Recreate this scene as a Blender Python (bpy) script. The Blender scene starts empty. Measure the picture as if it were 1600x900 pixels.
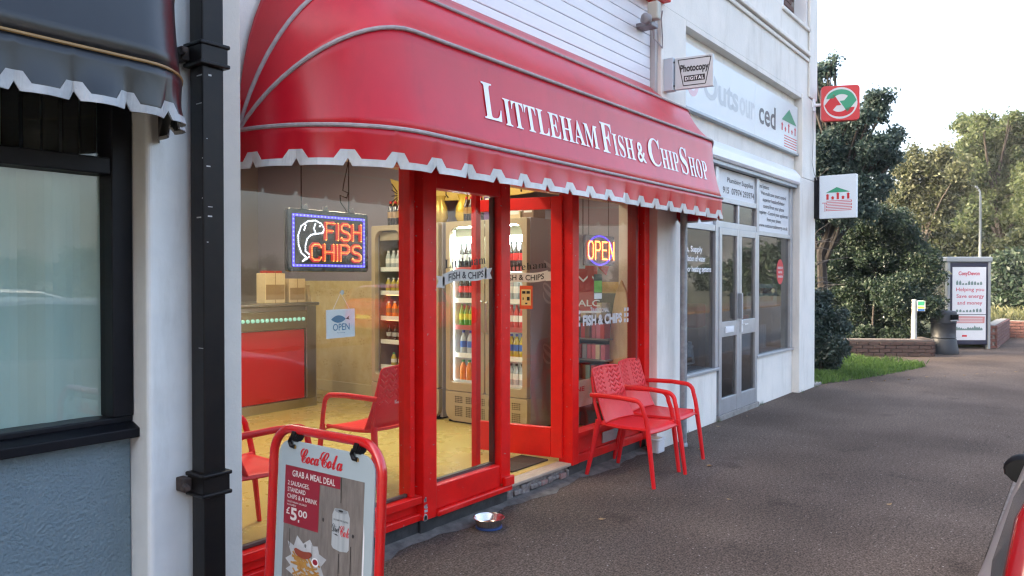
import bpy, math, random, json
import numpy as np
from mathutils import Vector, Matrix, Quaternion
S = bpy.context.scene
COL = S.collection
# ------------------------------------------------------------------ camera, sky, sun, exposure
cam_d = bpy.data.cameras.new("camera")
cam_d.lens = 27.0; cam_d.sensor_width = 36.0; cam_d.clip_start = 0.03; cam_d.clip_end = 3000
cam = bpy.data.objects.new("camera", cam_d); COL.objects.link(cam)
_th, _ph = math.atan2(898, 1200), math.atan2(16, 1200)
_F = Vector((math.cos(_th)*math.cos(_ph), math.sin(_th)*math.cos(_ph), -math.sin(_ph)))
cam.location = (0, 0, 1.6)
cam.rotation_mode = 'QUATERNION'
cam.rotation_quaternion = _F.to_track_quat('-Z', 'Y')
S.camera = cam
SUN_EL, SUN_AZ = math.radians(24.0), math.radians(130.0)      # very soft light, brighter up the street (azimuth from +x)
W = bpy.data.worlds.new("World"); S.world = W; W.use_nodes = True
_n = W.node_tree.nodes; _l = W.node_tree.links
_sky = _n.new('ShaderNodeTexSky'); _sky.sky_type = 'NISHITA'; _sky.sun_disc = False
_sky.sun_elevation = SUN_EL; _sky.sun_rotation = math.radians(90) - SUN_AZ
_sky.air_density = 0.8; _sky.dust_density = 9.0; _sky.ozone_density = 0.0
_l.new(_sky.outputs[0], _n['Background'].inputs[0]); _n['Background'].inputs[1].default_value = 0.15
sun_d = bpy.data.lights.new("sun", 'SUN'); sun_d.energy = 0.2; sun_d.angle = math.radians(130); sun_d.color = (1.0, 0.88, 0.78)
sun = bpy.data.objects.new("sun", sun_d); COL.objects.link(sun)
_sd = Vector((math.cos(SUN_EL)*math.cos(SUN_AZ), math.cos(SUN_EL)*math.sin(SUN_AZ), math.sin(SUN_EL)))
sun.rotation_mode = 'QUATERNION'; sun.rotation_quaternion = (-_sd).to_track_quat('-Z', 'Y'); sun.location = (20, -20, 20)
S.view_settings.view_transform = 'Standard'; S.view_settings.look = 'None'
S.view_settings.exposure = 3.1; S.view_settings.gamma = 1.0
S.render.engine = 'CYCLES'
cy = S.cycles
cy.use_denoising = True
cy.max_bounces = 9; cy.diffuse_bounces = 4; cy.glossy_bounces = 4; cy.transparent_max_bounces = 28; cy.transmission_bounces = 4
cy.sample_clamp_indirect = 6.0; cy.caustics_reflective = False; cy.caustics_refractive = False
cy.filter_width = 1.3
RND = random.Random(11)
# ------------------------------------------------------------------ helpers
def lin(r, g, b):
    f = lambda c: (c/255/12.92) if c/255 <= .04045 else ((c/255+.055)/1.055)**2.4
    return (f(r), f(g), f(b))
MATS = {}
def mat(name, col, rough=.5, metal=0., var=0., vscale=6., bump=0., bscale=60., coat=0., spec=.5, emit=None, estr=0., col2=None, stretch=None, detail=4., rvar=0., bdist=.01, streak=0., chips=0.):
    """procedural principled material: col (optionally broken up towards col2 / darker by noise), fine bump"""
    if name in MATS: return MATS[name]
    m = bpy.data.materials.new(name); m.use_nodes = True
    nt = m.node_tree; N = nt.nodes; L = nt.links; p = N['Principled BSDF']
    p.inputs['Base Color'].default_value = (*col, 1); p.inputs['Roughness'].default_value = rough
    p.inputs['Metallic'].default_value = metal; p.inputs['Coat Weight'].default_value = coat
    p.inputs['Coat Roughness'].default_value = .08
    p.inputs['Specular IOR Level'].default_value = spec
    tc = None
    def coords():
        nonlocal tc
        if tc is None:
            t = N.new('ShaderNodeTexCoord')
            mp = N.new('ShaderNodeMapping'); L.new(t.outputs['Object'], mp.inputs[0])
            if stretch: mp.inputs['Scale'].default_value = stretch
            tc = mp.outputs[0]
        return tc
    if var or col2:
        nz = N.new('ShaderNodeTexNoise'); nz.inputs['Scale'].default_value = vscale; nz.inputs['Detail'].default_value = detail; nz.inputs['Roughness'].default_value = .62
        L.new(coords(), nz.inputs['Vector'])
        rp = N.new('ShaderNodeValToRGB'); rp.color_ramp.elements[0].position = .32; rp.color_ramp.elements[1].position = .7
        c2 = col2 if col2 else tuple(c*(1-var) for c in col)
        rp.color_ramp.elements[0].color = (*c2, 1); rp.color_ramp.elements[1].color = (*col, 1)
        L.new(nz.outputs[0], rp.inputs[0]); L.new(rp.outputs[0], p.inputs['Base Color'])
        if rvar:
            mr = N.new('ShaderNodeMapRange'); mr.inputs['To Min'].default_value = rough+rvar; mr.inputs['To Max'].default_value = max(.02, rough-rvar)
            L.new(nz.outputs[0], mr.inputs[0]); L.new(mr.outputs[0], p.inputs['Roughness'])
    if bump:
        b = N.new('ShaderNodeBump'); nb = N.new('ShaderNodeTexNoise'); nb.inputs['Scale'].default_value = bscale; nb.inputs['Detail'].default_value = 3
        L.new(coords(), nb.inputs['Vector']); L.new(nb.outputs[0], b.inputs['Height'])
        b.inputs['Strength'].default_value = bump; b.inputs['Distance'].default_value = bdist; L.new(b.outputs[0], p.inputs['Normal'])
    if emit:
        p.inputs['Emission Color'].default_value = (*emit, 1); p.inputs['Emission Strength'].default_value = estr
    if streak:                    # weather: rain streaks and grime blotches over the paint
        src = p.inputs['Base Color'].links[0].from_socket if p.inputs['Base Color'].links else None
        t2 = N.new('ShaderNodeTexCoord'); mp2 = N.new('ShaderNodeMapping'); mp2.inputs['Scale'].default_value = (4, 4, .8); L.new(t2.outputs['Object'], mp2.inputs[0])
        n2 = N.new('ShaderNodeTexNoise'); n2.inputs['Scale'].default_value = 1.6; n2.inputs['Detail'].default_value = 6; n2.inputs['Roughness'].default_value = .7; L.new(mp2.outputs[0], n2.inputs[0])
        r2 = N.new('ShaderNodeValToRGB'); r2.color_ramp.elements[0].position = .50; r2.color_ramp.elements[1].position = .72; r2.color_ramp.elements[0].color = (1, 1, 1, 1); r2.color_ramp.elements[1].color = (1-streak, 1-streak*1.05, 1-streak*1.2, 1); L.new(n2.outputs[0], r2.inputs[0])
        mm = N.new('ShaderNodeMixRGB'); mm.blend_type = 'MULTIPLY'; mm.inputs[0].default_value = 1.; mm.inputs[1].default_value = (*col, 1)
        if src: L.new(src, mm.inputs[1])
        L.new(r2.outputs[0], mm.inputs[2]); L.new(mm.outputs[0], p.inputs['Base Color'])
    if chips:                     # small flakes of lighter undercoat showing through
        src = p.inputs['Base Color'].links[0].from_socket if p.inputs['Base Color'].links else None
        n3 = N.new('ShaderNodeTexNoise'); n3.inputs['Scale'].default_value = 34; n3.inputs['Detail'].default_value = 2; L.new(coords(), n3.inputs[0])
        r3 = N.new('ShaderNodeValToRGB'); r3.color_ramp.interpolation = 'CONSTANT'; r3.color_ramp.elements[1].position = chips; r3.color_ramp.elements[0].color = (0, 0, 0, 1); r3.color_ramp.elements[1].color = (1, 1, 1, 1); L.new(n3.outputs[0], r3.inputs[0])
        mm = N.new('ShaderNodeMixRGB'); L.new(r3.outputs[0], mm.inputs[0]); mm.inputs[1].default_value = (*col, 1)
        if src: L.new(src, mm.inputs[1])
        mm.inputs[2].default_value = (.42, .34, .32, 1); L.new(mm.outputs[0], p.inputs['Base Color'])
    MATS[name] = m
    return m
def glass_mat(name, tint=(.96, .98, .97), gloss=.04, rough=0.0):
    m = bpy.data.materials.new(name); m.use_nodes = True
    nt = m.node_tree; N = nt.nodes; L = nt.links
    for x in list(N): N.remove(x)
    out = N.new('ShaderNodeOutputMaterial'); mx = N.new('ShaderNodeMixShader')
    tr = N.new('ShaderNodeBsdfTransparent'); tr.inputs[0].default_value = (*tint, 1)
    gl = N.new('ShaderNodeBsdfGlossy'); gl.inputs['Roughness'].default_value = rough
    lw = N.new('ShaderNodeLayerWeight'); lw.inputs['Blend'].default_value = .5
    pw = N.new('ShaderNodeMath'); pw.operation = 'POWER'; pw.inputs[1].default_value = 5
    ma = N.new('ShaderNodeMath'); ma.operation = 'MULTIPLY_ADD'; ma.inputs[1].default_value = 1-gloss; ma.inputs[2].default_value = gloss
    L.new(lw.outputs['Facing'], pw.inputs[0]); L.new(pw.outputs[0], ma.inputs[0])
    L.new(ma.outputs[0], mx.inputs[0]); L.new(tr.outputs[0], mx.inputs[1]); L.new(gl.outputs[0], mx.inputs[2]); L.new(mx.outputs[0], out.inputs[0])
    MATS[name] = m
    return m
def emis(name, col, s):
    return mat(name, (0.02, .02, .02), .5, emit=col, estr=s)
WLOC = {}                                # object name -> its world position at build time
class MB:
    def __init__(s): s.v = []; s.f = []; s.mi = []
    def add(s, vs, fs, mi=0):
        o = len(s.v); s.v += [tuple(p) for p in vs]
        for f in fs: s.f.append(tuple(i+o for i in f)); s.mi.append(mi)
        return s
    def box(s, x0, x1, y0, y1, z0, z1, mi=0):
        return s.add([(x0,y0,z0),(x1,y0,z0),(x1,y1,z0),(x0,y1,z0),(x0,y0,z1),(x1,y0,z1),(x1,y1,z1),(x0,y1,z1)],
              [(0,3,2,1),(4,5,6,7),(0,1,5,4),(1,2,6,5),(2,3,7,6),(3,0,4,7)], mi)
    def obox(s, c, a, b, d, mi=0):       # centre + three half vectors
        c, a, b, d = map(Vector, (c, a, b, d))
        P = [c+a*i+b*j+d*k for k in (-1,1) for (i,j) in ((-1,-1),(1,-1),(1,1),(-1,1))]
        return s.add(P, [(0,3,2,1),(4,5,6,7),(0,1,5,4),(1,2,6,5),(2,3,7,6),(3,0,4,7)], mi)
    def tube(s, pts, r, n=8, mi=0, closed=False, caps=True, flat=None):
        P = [Vector(p) for p in pts]; N = len(P); rr = r if isinstance(r, (list, tuple)) else [r]*N
        T = []
        for i in range(N):
            a = P[(i-1) % N] if (i > 0 or closed) else P[i]; b = P[(i+1) % N] if (i < N-1 or closed) else P[i]
            t = (b-a); T.append(t.normalized() if t.length > 1e-9 else Vector((0,0,1)))
        u = T[0].orthogonal().normalized() if flat is None else (Vector(flat)-T[0]*Vector(flat).dot(T[0])).normalized()
        vs = []
        for i in range(N):
            if i: u = (T[i-1].rotation_difference(T[i]) @ u); u = (u - T[i]*u.dot(T[i])).normalized()
            w = T[i].cross(u)
            ra = rr[i] if not isinstance(rr[i], tuple) else rr[i]
            r1, r2 = ra if isinstance(ra, tuple) else (ra, ra)
            for k in range(n):
                an = 2*math.pi*(k+.5)/n
                vs.append(P[i]+u*(math.cos(an)*r1)+w*(math.sin(an)*r2))
        fs = []
        for i in range(N if closed else N-1):
            j = (i+1) % N
            for k in range(n):
                l = (k+1) % n; fs.append((i*n+k, i*n+l, j*n+l, j*n+k))
        if caps and not closed:
            fs.append(tuple(range(n-1, -1, -1))); fs.append(tuple((N-1)*n+k for k in range(n)))
        return s.add(vs, fs, mi)
    def lathe(s, prof, c=(0,0,0), n=16, mi=0, axis=None):
        """prof [(r,h)], about z through c (axis: optional Matrix 3x3)"""
        c = Vector(c); vs = []; fs = []
        for (r, h) in prof:
            for k in range(n):
                a = 2*math.pi*k/n; p = Vector((r*math.cos(a), r*math.sin(a), h))
                vs.append(c+(axis @ p if axis else p))
        M = len(prof)
        for i in range(M-1):
            for k in range(n):
                l = (k+1) % n; fs.append((i*n+k, i*n+l, (i+1)*n+l, (i+1)*n+k))
        if prof[0][0] > 1e-6: fs.append(tuple(range(n-1,-1,-1)))
        if prof[-1][0] > 1e-6: fs.append(tuple((M-1)*n+k for k in range(n)))
        return s.add(vs, fs, mi)
    def prism(s, poly, org, ux, uy, dep, mi=0):
        """flat polygon (u,v) at org with axes ux, uy, extruded by vector dep"""
        org, ux, uy, dep = map(Vector, (org, ux, uy, dep)); n = len(poly)
        a = [org+ux*p[0]+uy*p[1] for p in poly]; b = [p+dep for p in a]
        fs = [tuple(range(n-1,-1,-1)), tuple(range(n, 2*n))]+[(i, (i+1)%n, n+(i+1)%n, n+i) for i in range(n)]
        return s.add(a+b, fs, mi)
    def poly(s, poly, org, ux, uy, mi=0):
        org, ux, uy = map(Vector, (org, ux, uy))
        return s.add([org+ux*p[0]+uy*p[1] for p in poly], [tuple(range(len(poly)))], mi)
    def build(s, name, m, parent=None, bevel=0., smooth=False, ang=40, label=None, segs=2):
        me = bpy.data.meshes.new(name)
        off = Vector(WLOC.get(parent.name, (0,0,0))) if parent else Vector((0,0,0))
        me.from_pydata([tuple(Vector(p)-off) for p in s.v], [], s.f)
        ms = m if isinstance(m, (list, tuple)) else [m]
        for x in ms: me.materials.append(x)
        if len(ms) > 1: me.polygons.foreach_set('material_index', s.mi)
        if smooth:
            me.polygons.foreach_set('use_smooth', [True]*len(me.polygons)); me.update()
            me.set_sharp_from_angle(angle=math.radians(ang))
        me.update()
        o = bpy.data.objects.new(name, me); COL.objects.link(o)
        if parent: o.parent = parent
        WLOC[o.name] = off
        if bevel:
            b = o.modifiers.new('edge', 'BEVEL'); b.width = bevel; b.segments = segs; b.limit_method = 'ANGLE'; b.angle_limit = math.radians(50); b.harden_normals = False
        if label: o['label'] = label
        return o
def box(name, b, m, parent=None, bevel=.003, label=None):
    return MB().box(*b).build(name, m, parent, bevel, label=label)
ORD = ('first', 'second', 'third', 'fourth', 'fifth', 'sixth', 'seventh', 'eighth', 'ninth', 'tenth', 'eleventh', 'twelfth')
def text_lines(parent, m, fn, rows, name='text_line'):
    """each printed line a part of its own: (text, u0, u1, v0, v1, weight)"""
    for t, u0, u1, v0, v1, w in rows:
        o = place_text(plain_text(t, w), fn, u0, u1, v0, v1, base=.7).build(name, m, parent); o['kind'] = 'stuff'
def tag(o, label=None, cat=None, group=None, kind=None):
    if label: o['label'] = label
    if cat: o['category'] = cat
    if group: o['group'] = group
    if kind: o['kind'] = kind
    return o
def thing(name, label, cat, loc=(0,0,0), group=None):
    o = bpy.data.objects.new(name, None); COL.objects.link(o); o.location = loc; o.empty_display_size = .1
    WLOC[o.name] = Vector(loc)
    return tag(o, label, cat, group)
def struct(o, label=None): return tag(o, label, kind='structure')
def dup(root, loc, rotz=0., label=None, group=None):
    r = root.copy(); COL.objects.link(r); r.location = loc; r.rotation_euler = (0, 0, rotz)
    if label: r['label'] = label
    if group: r['group'] = group
    for ch in list(root.children):
        c = ch.copy(); COL.objects.link(c); c.parent = r
        for g in list(ch.children):
            d = g.copy(); COL.objects.link(d); d.parent = c
    return r
def shared(name, src, loc, parent=None, rot=None):
    """another piece on the same mesh data"""
    o = bpy.data.objects.new(name, src.data); COL.objects.link(o); o.location = loc
    if rot: o.rotation_euler = rot
    if parent: o.parent = parent
    for md in src.modifiers:
        k = o.modifiers.new(md.name, 'BEVEL'); k.width = md.width; k.segments = md.segments; k.limit_method = 'ANGLE'; k.angle_limit = md.angle_limit
    return o
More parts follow.
